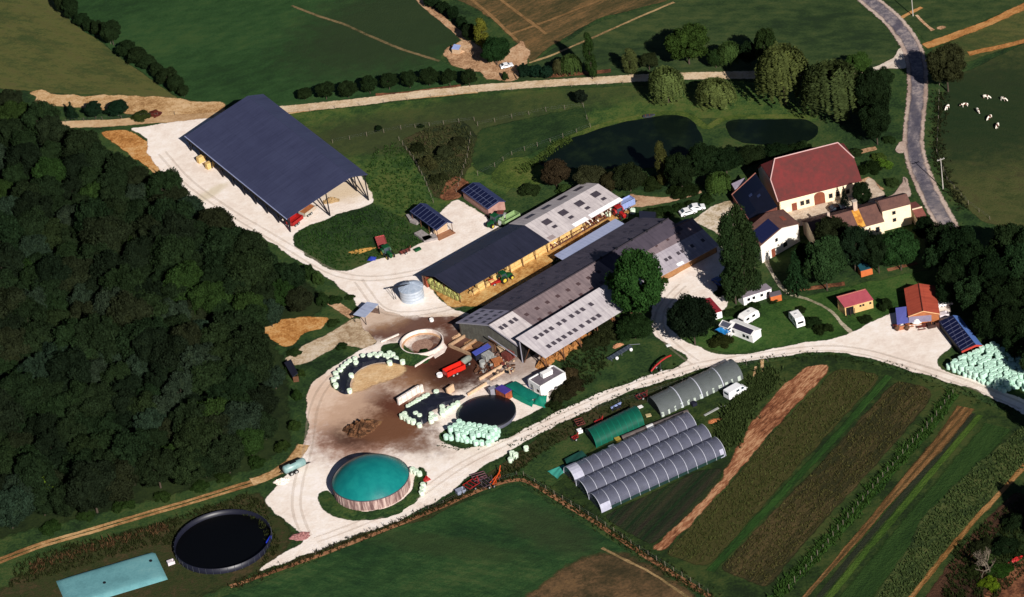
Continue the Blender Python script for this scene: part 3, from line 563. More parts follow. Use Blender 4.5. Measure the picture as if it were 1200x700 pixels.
m.obox(f0 - dn * .1, V * .4, dn * .2, UP * .5); m.build('feed_barrier', mat('rusty_steel', C(96, 54, 44), C(70, 40, 34)), t)
e_straw = field('straw_litter', [C(150, 104, 56), C(190, 138, 78), C(206, 160, 98), C(220, 184, 124)], s=(.15, .7, 2.4), soft=(.7, 1.0, .2))
_p = [P(528, 362), P(505, 340), P(500, 326), P(560, 292), P(612, 262), P(690, 222), P(715, 230), P(738, 240), P(745, 246), P(705, 268), P(650, 304), P(642, 322), P(575, 358)]
def wsheet(name, pts, lev, m, soft=.4, wob=.25):
    p = smooth(dens(A([q[:2] for q in pts]), 1.2), True, 2)
    if np.sum(p[:, 0] * np.roll(p[:, 1], -1) - np.roll(p[:, 0], -1) * p[:, 1]) < 0: p = p[::-1]
    tt = np.roll(p, -1, 0) - np.roll(p, 1, 0); nr = np.c_[tt[:, 1], -tt[:, 0]]; nr /= np.linalg.norm(nr, axis=1)[:, None] + 1e-9
    p = p + nr * smooth(rng.normal(size=(len(p), 1)), True, 1) * wob; k = len(p); z = lev * .012 + .0007
    V_ = [(x, y, z) for x, y in p + nr * soft] + [(x, y, z) for x, y in p - nr * soft]
    return tag(npy(name, V_, [(i, (i + 1) % k, (i + 1) % k + k, i + k) for i in range(k)] + [tuple(range(k, 2 * k))], m, [0] * k + [1] * k), kind='structure')
wsheet('straw_ground', _p, 10, e_straw)
# ---------------------------------------------------------------- long main barn with gables
e1, e2 = P(534.5, 378, 4.1), P(606.8, 405.4, 4.1); rd = ridge_z(e1, e2, (572.2, 380.9)); V = flat(P(745, 254.5, 4.1) - e1)
t = thing('main_barn', 'longest farm barn, dark grey fibre roof with a light grey end above a metal gable', 'barn', cent([e1, e2, e1 + V])); vn = nz(V); dn = nz(flat(e2 - e1))
tk = .128; k2 = .60
r = MB(); slab(r, [e1, rd, rd + V * tk, e1 + V * tk]); r.build('roof', roof_mat('lilac_fibre_roof', C(150, 146, 164), C(134, 130, 150), V, sc=.3), t)
r = MB(); slab(r, [rd, e2, e2 + V * tk, rd + V * tk]); r.build('roof', m_gr, t)
m_dk = roof_mat('dark_fibre_roof', C(86, 80, 94), C(66, 62, 76), V, sc=.25)
m_br = roof_mat('brown_fibre_roof', C(132, 116, 118), C(108, 94, 98), V, sc=.3)
r = MB(); slab(r, [e1 + V * tk - dz, rd + V * tk - dz, rd + V * 1.0 - dz, e1 + V - dz]); r.build('roof', m_dk, t)
r = MB(); slab(r, [rd + V * tk - dz, e2 + V * tk - dz, e2 + V * k2 - dz, rd + V * k2 - dz]); r.build('roof', m_br, t)
er = rd + (e2 - rd) * .5
r = MB(); slab(r, [rd + V * k2 - dz * 2, er + V * k2 - dz * 2, er + V - dz * 2, rd + V - dz * 2]); r.build('roof', roof_mat('sooty_fibre_roof', C(80, 72, 84), C(64, 58, 70), V, sc=.25), t)
r = MB(); 
r.path([rd + UP * .06, rd + V + UP * .06], .16, 6); r.build('ridge_cap', mat('dark_ridge', C(52, 46, 54)), t)
for k in range(5): b = rd + V * (.62 + k * .085); MB().lathe([(.0, .5), (.3, .5), (.3, -.1)], b, 8).build('vent', M_steel, t)
qL = (e1 + V * tk - dz, e1 + V - dz, rd + V - dz, rd + V * tk - dz); qR = (e2 + V * tk - dz, e2 + V * k2 - dz, rd + V * k2 - dz, rd + V * tk - dz)
q0 = (e1, e1 + V * tk, rd + V * tk, rd); q1 = (e2, e2 + V * tk, rd + V * tk, rd)
M_sk2 = mat('dull_skylight', C(84, 78, 88), C(72, 66, 78), rough=.5)
def sky(q, u, v, w_, h_, m=M_sky): b = MB(); rect(b, q, u - w_ / 2, u + w_ / 2, v - h_ / 2, v + h_ / 2, .02, .03); b.build('skylight', m, t)
for u in (.16, .38, .62, .86):
    for v in (.2, .48, .76): sky(q0, u, v, .13, .1)
for u in (.2, .36, .62, .8): sky(q1, u, .72, .12, .14); sky(q1, u, .16, .12, .14)
M_sk3 = mat('sooty_skylight', C(60, 54, 66), C(54, 48, 60), rough=.5)
for k in range(13): sky(qL, .05 + k * .072, .3 + .12 * (k % 2), .02, .1, M_sk3); sky(qL, .06 + k * .072, .68 - .1 * (k % 2), .02, .1, M_sk3)
M_sk4 = mat('brown_skylight', C(82, 64, 66), C(74, 58, 60), rough=.5)
for k in range(8): sky(qR, .06 + k * .12, .68, .035, .1, M_sk4); sky(qR, .1 + k * .12, .35, .035, .1, M_sk4)
o = vn * .5; c_ = (gz(e1) + gz(e2)) / 2
m = MB(); g1, g2 = e1 + dn * .3, e2 - dn * .3
m.prism([gz(g1) + o, g1 - UP * .2 + o, rd - UP * .2 + o, g2 - UP * .2 + o, gz(g2) + o], vn * .2); m.build('wall', mat('grey_green_cladding', C(104, 104, 96), C(74, 72, 66), sc=.7, lines=[(tuple(dn), 1.0, .12, C(80, 78, 74))]), t)
MB().obox(e1 - vn * .03 - UP * .3 - dn * .1, (rd - e1) + dn * .1, vn * .12, UP * .3).build('barge_board', mat('pale_metal_trim', C(150, 148, 160)), t)
MB().obox(rd - vn * .03 - UP * .3, (e2 - rd), vn * .12, UP * .3).build('barge_board', mat('pale_metal_trim', 0), t)
MB().obox(gz(e1) + dn * .4 + o, V * .98, dn * .2, UP * 3.8).build('wall', M_wood, t)
MB().obox(gz(er) + V * k2, V * (1 - k2) - vn * .5, -dn * .2, UP * 4.6).build('wall', M_wood, t)
MB().obox(gz(e2) - dn * .4 + o, V * k2, -dn * .2, UP * 3.8).build('wall', M_wood, t)
m = MB(); m.prism([gz(g1) + V - o, g1 - UP * .2 + V - o, rd - UP * .3 + V - o, er - UP * .3 + V - o, gz(er) + V - o], -vn * .2); m.build('wall', M_wood, t)
MB().obox(rd + (e2 - rd) * .1 - vn * 1.3 - UP * 2.1, (e2 - rd) * .95, vn * .15, UP * .25).build('rail', mat('pale_metal_trim', 0), t)
# silver-blue lean-to
q = [P(649.4, 299.1, 3.3), P(660.1, 305.4, 3.9), P(733.7, 261.4, 3.9), P(721, 256.3, 3.3)]
u = q[3] - q[0]; q[2] = q[1] + u
l = thing('lean_to', 'long lean-to with a flat pale blue metal roof, along the dark barn eave', 'lean-to', cent(q))
slab(MB(), q, .1).build('roof', roof_mat('pale_blue_metal', C(176, 184, 214, 1), C(166, 174, 206, 1), u, sc=.2, rough=.35, spec=.5), l)
for k in range(7): b = gz(q[0]) + u * (.02 + .96 * k / 6) + dn * .2; MB().tube(b, gz(b, 3.2), .1, .1, 6).build('post', M_steel, l)
MB().obox(gz(q[0]) + dn * 2.2, u, dn * .15, UP * 3.3).build('wall', M_dark, l)  # near-black wall colour paints in the shade gap under the roof
q = [P(749, 247.2, 4.2), P(768.3, 248.6, 4.2), P(768, 256.4, 4.7), P(749.2, 255.5, 4.7)]
l = thing('canopy', 'small black flat canopy at the far end of the dark roofed barn', 'canopy', cent(q)); slab(MB(), q, .12).build('roof', M_black, l)
for x in q: MB().tube(gz(x), gz(x, x[2] - .1), .08, .08, 6).build('post', M_steel, l)
# ---------------------------------------------------------------- side barn (ridge parallel to the main barn)
r0, r1 = P(722, 303, 5.8), P(811.8, 255.8, 5.8); eN, eF = P(780, 324, 2.2), P(848, 279.5, 2.2)
Vs = flat(r1 - r0); dv = nz(Vs); pn = A([dv[1], -dv[0], 0]); wd = float(np.dot(flat(P(816.5, 301.3, 2.2) - r1), pn))
e0 = gz(r0, 2.2) + pn * wd; bk = gz(r0, 4.3) - pn * 3.2
t = thing('side_barn', 'barn with brown and light grey banded roof, half in the poplar shadow', 'barn', cent([r0, e0, r1]))
mid = r0 + (e0 - r0) * .4
r = MB(); slab(r, [r0, mid, mid + Vs, r0 + Vs]); r.build('roof', roof_mat('brown_grey_roof', C(132, 116, 120), C(112, 98, 104), Vs, sc=.3), t)
r = MB(); slab(r, [mid - dz, e0 - dz, e0 + Vs - dz, mid + Vs - dz]); r.build('roof', roof_mat('mid_grey_roof', C(176, 168, 176), C(154, 146, 156), Vs, sc=.35), t)
r = MB(); slab(r, [r0 - dz, bk - dz, bk + Vs - dz, r0 + Vs - dz]); r.build('roof', m_dk, t)
MB().path([r0 + UP * .05, r1 + UP * .05], .14, 6).build('ridge_cap', mat('reddish_ridge', C(120, 92, 90)), t)
qs = (e0 - dz, e0 + Vs - dz, mid + Vs - dz, mid - dz)
for u in (.42, .47, .58, .63, .76, .9): sky(qs, u, .55, .035, .16)
for u in (.3, .45, .6, .75): sky((mid, mid + Vs, r0 + Vs, r0), u, .5, .03, .2, M_sk4)
b = MB(); rect(b, qs, .47, .55, .02, .16, .02, .02); b.build('roof_sheet', m_ws, t)
MB().obox(gz(e0) - pn * .5, Vs * .97, -pn * .2, UP * 2.2).build('wall', mat('tan_boards', C(172, 126, 84), C(140, 98, 64), sc=1), t)
MB().prism([gz(e0) + Vs * .975 - pn * .5, gz(e0, 2.1) + Vs * .975 - pn * .5, gz(r0, 5.6) + Vs * .975, gz(bk, 4.1) + Vs * .975, gz(bk) + Vs * .975], dv * .2).build('wall', M_wood, t)
# ---------------------------------------------------------------- high lean-to barn with pale roof
a, b_, V = P(604.2, 396.6, 7.06), P(638.8, 419.8, 4.0), flat(P(697.2, 340, 7.06) - P(604.2, 396.6, 7.06)); V = V * 1.12
t = thing('hay_barn', 'tall open hay barn with one pale grey slope and two rows of dark skylights', 'barn', cent([a, b_, a + V])); vn = nz(V)
slab(MB(), [a, b_, b_ + V, a + V], .15).build('roof', roof_mat('pale_grey_roof', C(194, 187, 190), C(170, 162, 168), V, sc=.35), t)
q = (b_, b_ + V, a + V, a)
for u in (.13, .19, .25, .31, .40, .46, .55, .62, .68, .78): sky(q, u * .95, .68, .035, .13)
for u in (.13, .19, .25, .31, .38, .44, .52, .60, .66, .72): sky(q, u * .95, .25, .035, .13)
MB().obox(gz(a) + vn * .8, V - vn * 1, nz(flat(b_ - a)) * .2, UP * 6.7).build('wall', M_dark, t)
pw = nz(flat(b_ - a))
for k in range(6):
    o = vn * (.5 + k * (np.linalg.norm(V) - 1) / 5); bb = gz(b_) - pw * .4 + o
    MB().tube(bb, gz(bb, 3.9), .14, .14, 6).build('post', M_brown, t)
    m = MB(); m.tube(gz(a, 6.6) + pw * .5 + o, gz(b_, 3.8) - pw * .4 + o, .14, .14, 6); m.tube(gz(a, .4) + pw * 1 + o, gz(a, 5.6) + pw * 3.5 + o, .12, .12, 6); m.tube(gz(b_, 1.0) - pw * .4 + o, gz(b_, 4.6) - pw * 2.6 + o, .12, .12, 6); m.build('truss', M_brown, t)
    if k == 0: bb = gz(a) + pw * .5 + o; MB().tube(bb, gz(bb, 6.8), .14, .14, 6).build('post', mat('pale_metal_trim', 0), t)
# ---------------------------------------------------------------- silo, shelter, pit, tanks
c = P(483.6, 349.5)
t = thing('grain_silo', 'squat galvanised steel grain silo with a conical roof', 'silo', tuple(c)); tt = org(t)
sil = mat('galvanised_steel', C(206, 214, 224), C(170, 182, 198), sc=.8, rough=.4, metal=.15, lines=[((0, 0, 1), .8, .07, C(120, 132, 150))])
MB().lathe([(2.85, 0), (2.85, 3.2)], c, 40).build('wall', sil, t, True)
m = MB(); m.lathe([(3.0, 3.15), (.35, 4.4), (.3, 4.65), (0, 4.7)], c, 40)
for k in range(20): an = 2 * math.pi * k / 20; m.tube(c + A([3.0 * math.cos(an), 3.0 * math.sin(an), 3.2]), c + A([.4 * math.cos(an), .4 * math.sin(an), 4.42]), .04, .04, 4)
m.build('roof', mat('silo_roof_steel', C(186, 196, 210), C(150, 164, 184), sc=.8, rough=.4, metal=.15), t)
m = MB(); b0 = P(462, 352); 
for dx in (0, .5): m.tube(b0 + A([dx, 0, 0]), P(457.5, 336, 3.5) + A([dx, 0, 0]), .06, .06, 5)
m.tube(P(457, 338, 3.3), P(480, 333, 4.3), .15, .15, 8); m.build('auger', M_steel, t)
q = [P(413.7, 368.7, 2.4), P(430, 353.7, 2.9), P(443.7, 356.2, 2.9), P(427.5, 372, 2.4)]
t = thing('open_shelter', 'small open shelter with a pale blue-grey lean roof beside the woodland track', 'shelter', cent(q))
slab(MB(), q, .1).build('roof', roof_mat('grey_blue_sheets', C(172, 182, 206), C(156, 164, 190), q[1] - q[0], rough=.45), t)
cc = A(cent(q))
for x in q: b = gz(x) * .94 + cc * .06; MB().tube(b, gz(b, x[2] - .05), .09, .09, 6).build('post', M_steel, t)
MB().obox(gz(q[1]) * .95 + cc * .05, (gz(q[2]) - gz(q[1])) * .95, nz(gz(q[0]) - gz(q[1])) * .1, UP * 1.6).build('wall', M_wood, t)
c = P(495, 405.5)
t = thing('concrete_pit', 'round open concrete slurry pit with pale ring wall and gravel floor', 'pit', tuple(c))
MB().lathe([(5.1, 0), (5.1, 1.3), (4.86, 1.3), (4.84, .05)], c, 56).build('ring_wall', mat('pale_concrete', C(236, 224, 216, 1), C(206, 188, 178), sc=.7), t)
MB().lathe([(4.84, .4), (4.45, .43), (4.42, .05)], c, 56).build('inner_ledge', mat('stained_concrete', C(214, 176, 140), C(170, 130, 100), sc=.8), t)
MB().lathe([(4.35, .12), (0, .22)], c, 40).build('gravel_bed', mat('pit_gravel', C(190, 152, 132), C(120, 90, 76), sc=3), t)
m = MB(); ap = P(516, 413); m.prism([P(503, 413, .0), P(520, 403), P(524, 408), P(521, 414), P(510, 421)], UP * .35); m.build('apron', mat('pale_concrete', 0), t)
m = MB(); m.obox(P(486.5, 431.5), P(508, 418.5) - P(486.5, 431.5), A([.2, .45, 0]), UP * .6); m.build('kerb_wall', mat('pale_concrete', 0), t)
ms = MB(); c2 = c
for i in range(40): pass
def bank(name, c, r0, r1, h, a0, a1, m):
    mb = MB(); n = 36; vs = []; fs = []
    for i in range(n + 1):
        an = a0 + (a1 - a0) * i / n
        for k in range(6):
            f = k / 5; rr = r0 + (r1 - r0) * f; z = h * (1 - f) ** 1.3 * min(1, 4 * (i / n), 4 * (1 - i / n)) + rng.uniform(0, .12)
            vs.append(A(c) + A([rr * math.cos(an), rr * math.sin(an), max(.02, z)]))
    for i in range(n):
        for k in range(5): fs.append((i * 6 + k, (i + 1) * 6 + k, (i + 1) * 6 + k + 1, i * 6 + k + 1))
    o = mb.add(vs, fs).build(name, m); o['kind'] = 'structure'; return o
isl2 = field('bank_grass', [C(20, 38, 20), C(30, 52, 27), C(42, 62, 32), C(56, 70, 38)], s=(.08, .5, 2))
bank('bank', c, 5.12, 8.2, 1.22, math.radians(150), math.radians(290), isl2)
# digester
c = P(436.2, 572); R0 = 8.55
t = thing('biogas_digester', 'round biogas digester with a turquoise dome cover and timber clad wall', 'digester', tuple(c))
n = N('silvered_planks'); v = n.P(); sc_ = n.n('VectorMath', operation='MULTIPLY'); n.l(v, sc_.inputs[0]); sc_.inputs[1].default_value = (1, 1, .08)
f = n.rng(n.ma('ADD', n.ma('MULTIPLY', n.noise(sc_.outputs[0], 1.6, 3), .6), n.ma('MULTIPLY', n.noise(sc_.outputs[0], 6, 2), .4)), .36, .64)
M_plank = n.done(n.bsdf(n.ramp(f, [(0, C(104, 78, 76)), (.5, C(158, 128, 122)), (1, C(206, 182, 172))]), .9, .2))
m = MB(); NP = 120
for i in range(NP):
    a0 = 2 * math.pi * i / NP; rr = R0 + (.05 if i % 2 else 0); d0 = A([math.cos(a0), math.sin(a0), 0]); tg = A([-d0[1], d0[0], 0]); wp = 2 * math.pi * R0 / NP * .98
    m.obox(c + d0 * (rr - .12) - tg * wp / 2, tg * wp, d0 * .12, UP * (2.75 + .05 * math.sin(i * 1.7)))
m.build('timber_wall', M_plank, t)
MB().lathe([(R0 + .1, 2.66), (R0 + .12, 2.8), (R0 - .02, 2.84)], c, 72).build('rim', mat('grey_rim', C(70, 74, 84), rough=.5), t, True)
prof = []
Rs = (8.52 ** 2 + 4.0 ** 2) / (2 * 4.0)
for k in range(19):
    r_ = 8.52 * (1 - k / 18); prof.append((max(r_, 0.001), 2.8 + math.sqrt(Rs * Rs - r_ * r_) - (Rs - 4.0)))
dn_ = N('dome_membrane'); dm = dn_.done(dn_.bsdf(dn_.mix(dn_.rng(dn_.noise(dn_.P(), .5, 4), .3, .7), C(14, 112, 112), C(22, 126, 122)), .28, .5, 0, dn_.noise(dn_.map(dn_.P(), 0, (1, 1, .3)), .9, 3), .15, .2))
MB().lathe(prof, c, 80).build('dome', dm, t, True)
bank('bank', c, R0 + .9, R0 + 4.6, .5, math.radians(170), math.radians(372), isl2)
MB().lathe([(R0 + .05, .02), (R0 + .1, .16), (R0 + 1.0, .13), (R0 + 1.05, 0)], c, 60).build('footing', mat('pale_concrete', 0), t)
# black covered store
c = P(571, 487)
t = thing('covered_tank', 'round slurry store under a low black membrane beside the biogas building', 'tank', tuple(c))
MB().lathe([(6.6, 0), (6.6, .95), (6.45, 1.0)], c, 56).build('wall', mat('grey_tank_wall', C(96, 98, 112), C(70, 70, 84), rough=.6), t, True)
bm = mat('black_membrane', C(17, 18, 24), C(14, 15, 20), sc=.5, rough=.38, spec=.45)
pr = [(6.62, .8)] + [(6.6 * (1 - k / 14) + .001, .98 + .95 * (1 - ((1 - k / 14)) ** 2.2)) for k in range(15)]
MB().lathe(pr, c, 64).build('cover', bm, t, True)
m = MB(); b = P(578, 463); m.box(b + A([0, 0, 1]), (1.6, 1.2, 2.0), .4); m.build('agitator_box', mat('pale_metal_trim', 0), t)
m = MB(); b = P(551, 503); m.tube(b, b + A([0, 0, 1.6]), .1); m.box(b + A([-.7, -.3, .7]), (1.1, 1.0, 1.2), .5); m.build('pump', M_steel, t)
# open black tank
c = P(262, 638)
t = thing('open_tank', 'large open round tank with black liner and dark liquid in the corner', 'tank', tuple(c))
M_lin = mat('black_liner', C(30, 31, 46), C(22, 23, 36), sc=.4, rough=.42, spec=.4)
MB().lathe([(10.7, 0), (10.7, 1.5), (10.6, 1.52), (10.5, .1)], c, 84).build('wall', M_lin, t, True)
m = MB(); 
for k in range(42): a0 = 2 * math.pi * k / 42; d0 = A([math.cos(a0), math.sin(a0), 0]); m.tube(c + d0 * 10.78, c + d0 * 10.78 + UP * 1.5, .05, .05, 5)
m.build('rim', mat('grey_rim', 0), t)
MB().lathe([(10.51, .22), (0, .22)], c, 60).build('liquid', mat('black_slurry', C(6, 7, 10), rough=.45, spec=.15), t)
# turquoise bladder
a, b_, d_ = P(65, 679.3, .5), P(180.8, 644.7, .5), P(196.5, 677.4, .5)
t = thing('bladder_tank', 'flat turquoise rectangular bladder tank lying on the rough bank', 'tank', cent([a, d_]))
vs, fs = [], []; nu, nv = 36, 16; U, Vv = b_ - a, d_ - b_
for i in range(nu + 1):
    for j in range(nv + 1):
        u, v = i / nu, j / nv; h = max(0, (1 - abs(2 * u - 1) ** 10) * (1 - abs(2 * v - 1) ** 6)) ** .5
        vs.append(gz(a) + U * u + Vv * v + UP * (.05 + .75 * h)); 
        if i < nu and j < nv: k = i * (nv + 1) + j; fs.append((k, k + nv + 1, k + nv + 2, k + 1))
MB().add(vs, fs).build('cover', field('turquoise_membrane', [C(92, 140, 146), C(104, 156, 162), C(114, 164, 168), C(156, 164, 164)], s=(.12, .6, 2), lo=.3, hi=.8, bump=.1, rough=.6), t, True)
for u, v in ((.08, .8), (.42, .6), (.92, .35)): q = a + U * u + Vv * v; MB().lathe([(.35, 0), (.35, .16), (0, .18)], gz(q, .78), 12).build('valve', M_steel, t)
# ================================================================== HOUSES AND CABINS
def roofq(root, quads, m, t=.16, name='roof'):
    mb = MB()
    for q in quads: slab(mb, q, t) if len(q) == 4 else mb.prism(q, A([0, 0, -t]))
    return mb.build(name, m, root)
def wallq(root, a, b, h0, h1=None, m=None, t=.25, name='wall'):
    """upright wall from ground point a to b, heights h0 and h1"""
    h1 = h0 if h1 is None else h1; a, b = gz(a), gz(b); nrm = nz(np.cross(b - a, UP)) * t
    return MB().prism([a, b, b + UP * h1, a + UP * h0], nrm).build(name, m, root)
def onwall(root, a, b, u, z0, z1, w_, name, m, out=.06, frame=None, arch=False):
    """window or door panel on the outer face of wall a-b (outside is to the right of a->b), u metres from a"""
    a, b = gz(a), gz(b); d = nz(b - a); nrm = nz(np.cross(d, UP)); o = a + d * (u - w_ / 2) + nrm * .0
    if frame is not None: ob = MB().obox(o - d * .12 + UP * (z0 - .1), d * (w_ + .24), nrm * out * .6, UP * (z1 - z0 + .22)).build(name, frame, root)
    pts = [o + UP * z0, o + d * w_ + UP * z0, o + d * w_ + UP * z1, o + UP * z1]
    if arch: pts = [o + UP * z0, o + d * w_ + UP * z0] + [o + d * (w_ / 2 + w_ / 2 * math.cos(k * math.pi / 8)) + UP * (z1 + w_ * .35 * math.sin(k * math.pi / 8)) for k in range(9)]
    p = MB().prism(pts, nrm * out)
    return p.build('pane', m, ob) if frame is not None else p.build(name, m, root)
M_door = mat('brown_door', C(140, 74, 50), C(110, 58, 42))
# red farmhouse
e1, e2 = P(911.8, 236.8, 3.9), P(1010, 211.6, 3.9); u = nz(e2 - e1); n_ = A([-u[1], u[0], 0]); L = np.linalg.norm(e2 - e1); w2 = 8.4; zr = 10.6
t = thing('farmhouse', 'large old farmhouse with a steep red tiled half-hipped roof and cream walls', 'house', cent([e1, e2, e1 + n_ * w2 * 2]))
F = lambda s, d, z: gz(e1, z) + u * s + n_ * d
hz, hp = 7.6, 2.6
hd = w2 * (hz - 3.9) / (zr - 3.9)
q_front = [F(0, 0, 3.9), F(L, 0, 3.9), F(L, hd, hz), F(L - hp, w2, zr), F(hp, w2, zr), F(0, hd, hz)]
q_back = [F(L, 2 * w2, 3.9), F(0, 2 * w2, 3.9), F(0, 2 * w2 - hd, hz), F(hp, w2, zr), F(L - hp, w2, zr), F(L, 2 * w2 - hd, hz)]
rr_ = mat('red_tiles', C(118, 42, 42), C(84, 42, 40), sc=.16)
roofq(t, [q_front, q_back, [F(0, hd, hz), F(hp, w2, zr), F(0, 2 * w2 - hd, hz)], [F(L, hd, hz), F(L, 2 * w2 - hd, hz), F(L - hp, w2, zr)]], rr_)
m = MB(); z_ = UP * .05
for a, b in ((F(hp, w2, zr), F(L - hp, w2, zr)), (F(hp, w2, zr), F(0, hd, hz)), (F(0, hd, hz), F(0, 0, 3.9)), (F(L - hp, w2, zr), F(L, hd, hz))): m.tube(a + z_, b + z_, .14, .14, 6)
m.build('ridge_tiles', mat('pale_pink_ridge', C(216, 176, 172)), t)
i_ = .4
for a, b in ((F(i_, i_, 0), F(L - i_, i_, 0)), (F(L - i_, 2 * w2 - i_, 0), F(i_, 2 * w2 - i_, 0))): wallq(t, b, a, 3.9, None, M_cream)
for s in (i_, L - i_ - .25):
    MB().prism([F(s, i_, 0), F(s, i_, 3.95), F(s, hd, hz - .25), F(s, 2 * w2 - hd, hz - .25), F(s, 2 * w2 - i_, 3.95), F(s, 2 * w2 - i_, 0)], u * .25).build('wall', M_cream, t)
fa, fb = F(0, i_, 0), F(L, i_, 0)
onwall(t, fa, fb, 10.4, 0, 2.5, 2.7, 'door', M_door, arch=True); onwall(t, fa, fb, 4.0, 0, 2.2, 1.3, 'door', M_door)
M_fr = mat('stone_surround', C(220, 200, 176))
for s in (6.0, 7.4, 13.2, 15.0, 17.5): onwall(t, fa, fb, s, 1.0, 2.2, .9, 'window', M_glass, frame=M_fr)
# navy annex: a lean-to roof falling from the farmhouse end
za, zt = 1.9, 6.2
Q4 = [P(857.5, 228.5, za), P(877, 257, za), P(911, 242, zt), P(885.5, 203, zt)]
t = thing('annex', 'annex with a broad near-black solar roof sloping down from the red farmhouse end', 'house', cent(Q4))
roofq(t, [Q4], mat('dark_slate', C(26, 29, 50), C(20, 22, 38), sc=.3, rough=.5))
m = MB(); rect(m, (Q4[0], Q4[1], Q4[2], Q4[3]), .03, .97, .06, .96); m.build('solar_panels', solar('annex_cells', nz(Q4[1] - Q4[0]), nz(Q4[3] - Q4[0]), Q4[0], 1.1, 1.7, .05, .05, C(13, 16, 34), C(20, 24, 46)), t)
for k in (.42, .62): m = MB(); rect(m, tuple(Q4), k, k + .07, .42 + .2 * (k > .5), .54 + .2 * (k > .5), .1); m.build('skylight', mat('bluish_skylight', C(52, 62, 96), rough=.2), t)
MB().path([Q4[0] + z_, Q4[3] + z_], .16, 6).build('verge_tiles', mat('brick_ridge', C(150, 96, 84)), t)
MB().path([Q4[0] + z_, Q4[1] + z_], .10, 6).build('eave_trim', mat('brick_ridge', 0), t)
i1 = lambda p: A(p) * .97 + A(cent(Q4)) * A([.03, .03, 0]) + A([0, 0, .03 * p[2]])
for a, b, ha, hb in ((1, 2, za, zt), (2, 3, zt, zt), (3, 0, zt, za), (0, 1, za, za)): wallq(t, i1(Q4[b]), i1(Q4[a]), hb - .2, ha - .2, mat('old_brick', C(140, 80, 66), C(110, 70, 60)), .2)
q = [P(857, 215.5, 3.2), P(872.5, 208.5, 3.6), P(874, 213, 3.4), P(861, 222, 3.0)]
t = thing('garden_shed', 'small shed with a lilac-grey sheet roof behind the near-black annex', 'shed', cent(q)); roofq(t, [q], mat('lilac_sheets', C(170, 160, 176), C(140, 130, 146)))
for i in range(4): wallq(t, gz(q[i]) * .95 + A(cent(q)) * .05, gz(q[(i + 1) % 4]) * .95 + A(cent(q)) * .05, 3.0, None, M_wood, .1)
# white gabled house
e1, e2 = P(890, 289, 4.9), P(936.7, 262, 4.9); rd = ridge_z(e1, e2, (916.6, 266.5)); V = flat(P(897.7, 249.5, rd[2]) - rd)
t = thing('gabled_house', 'house with white sunlit gable wall and brown tiled roof with navy solar panel block', 'house', cent([e1, e2, e1 + V])); dn = nz(flat(e2 - e1))
M_bt = mat('brown_tiles', C(118, 82, 72), C(88, 62, 58), sc=.5)
gable(t, [e1, rd, e2], V, M_bt, M_white, .05, .35)
m = MB(); rect(m, (e1, e1 + V, rd + V, rd), .03, .72, .12, .9); m.build('solar_panels', solar('gable_cells', nz(V), nz(rd - e1), e1, 1.6, 1.1, .06, .05, C(30, 34, 70), C(44, 48, 84)), t)
g0, g1 = gz(e1) - nz(V) * -.05, gz(e2) - nz(V) * -.05
onwall(t, g0, g1, 5.3, 3.6, 4.5, .8, 'window', M_glass, .1, M_white); onwall(t, g0, g1, 7.8, .9, 2.2, 1.2, 'window', M_glass, .1, M_white); onwall(t, g0, g1, 4.0, 0, 2.2, 1.1, 'door', M_door, .1)
m = MB(); rect(m, (e2, e2 + V, rd + V, rd), .35, .6, .4, .62); m.build('roof_patch', mat('red_tile_patch', C(150, 76, 60)), t)
# long brown house
ze, zr = 3.5, 5.8
E1, E2 = P(955.5, 281.5, ze), P(1036.5, 259.4, ze); u = nz(E2 - E1); n_ = A([-u[1], u[0], 0]); L = np.linalg.norm(E2 - E1)
t = thing('long_house', 'long low house with brown tiled roof, cream wall, tall chimney and yellow lichen streak', 'house', cent([E1, E2])); hw = 4.7
gable(t, [E1, E1 + n_ * hw + UP * (zr - ze), E1 + n_ * 2 * hw], u * L, M_bt, M_cream, .15, .35)
qr = (E1, E2, E2 + n_ * hw + UP * (zr - ze), E1 + n_ * hw + UP * (zr - ze)); us = np.dot(flat(P(1003, 252, 4.6) - E1), u) / L
m = MB(); rect(m, qr, us - .05, us + .05, .02, .98, .005, .02); m.build('lichen_streak', field('orange_lichen', [C(118, 82, 72), C(176, 112, 50), C(212, 152, 64), C(222, 176, 96)], s=(.3, 1, 3), lo=.3, hi=.65), t)
c = gz(qr[3]) + u * L * np.clip(np.dot(flat(P(1001.5, 244, 6) - E1), u) / L, 0, 1)
ch = MB().box(gz(c, 6.6), (1.0, .8, 3.0), math.atan2(u[1], u[0])).build('chimney', mat('pale_chimney', C(216, 196, 176), C(176, 150, 136)), t)
MB().box(gz(c, 8.15), (1.2, 1.0, .14), math.atan2(u[1], u[0])).build('cap', M_conc, ch)
c = gz(qr[3]) + u * L * .3; MB().box(gz(c, 6.2), (.6, .6, 1.6), math.atan2(u[1], u[0])).build('chimney', mat('pale_chimney', 0), t)
for s in (.15, .35, .55, .75, .9): onwall(t, E1 + n_ * .35, E2 + n_ * .35, s * L, .9, 2.2, .9, 'window', M_glass, frame=M_fr)
# tower house
ze, zr = 5.7, 7.0
E1, E2 = P(1033.6, 247.7, ze), P(1067.5, 238.9, ze); u = nz(E2 - E1); n_ = A([-u[1], u[0], 0]); L = np.linalg.norm(E2 - E1); hw = 2.7
t = thing('tall_house', 'tall narrow cream house end with two small windows, at the road bend', 'house', cent([E1, E2 + n_ * 5]))
gable(t, [E1, E1 + n_ * hw + UP * (zr - ze), E1 + n_ * 2 * hw], u * L, M_bt, M_cream, .1, .15)
for z0 in (1.9, 3.9): onwall(t, E1 + n_ * .15, E2 + n_ * .15, 2.9, z0, z0 + .9, .8, 'window', M_glass, frame=M_fr)
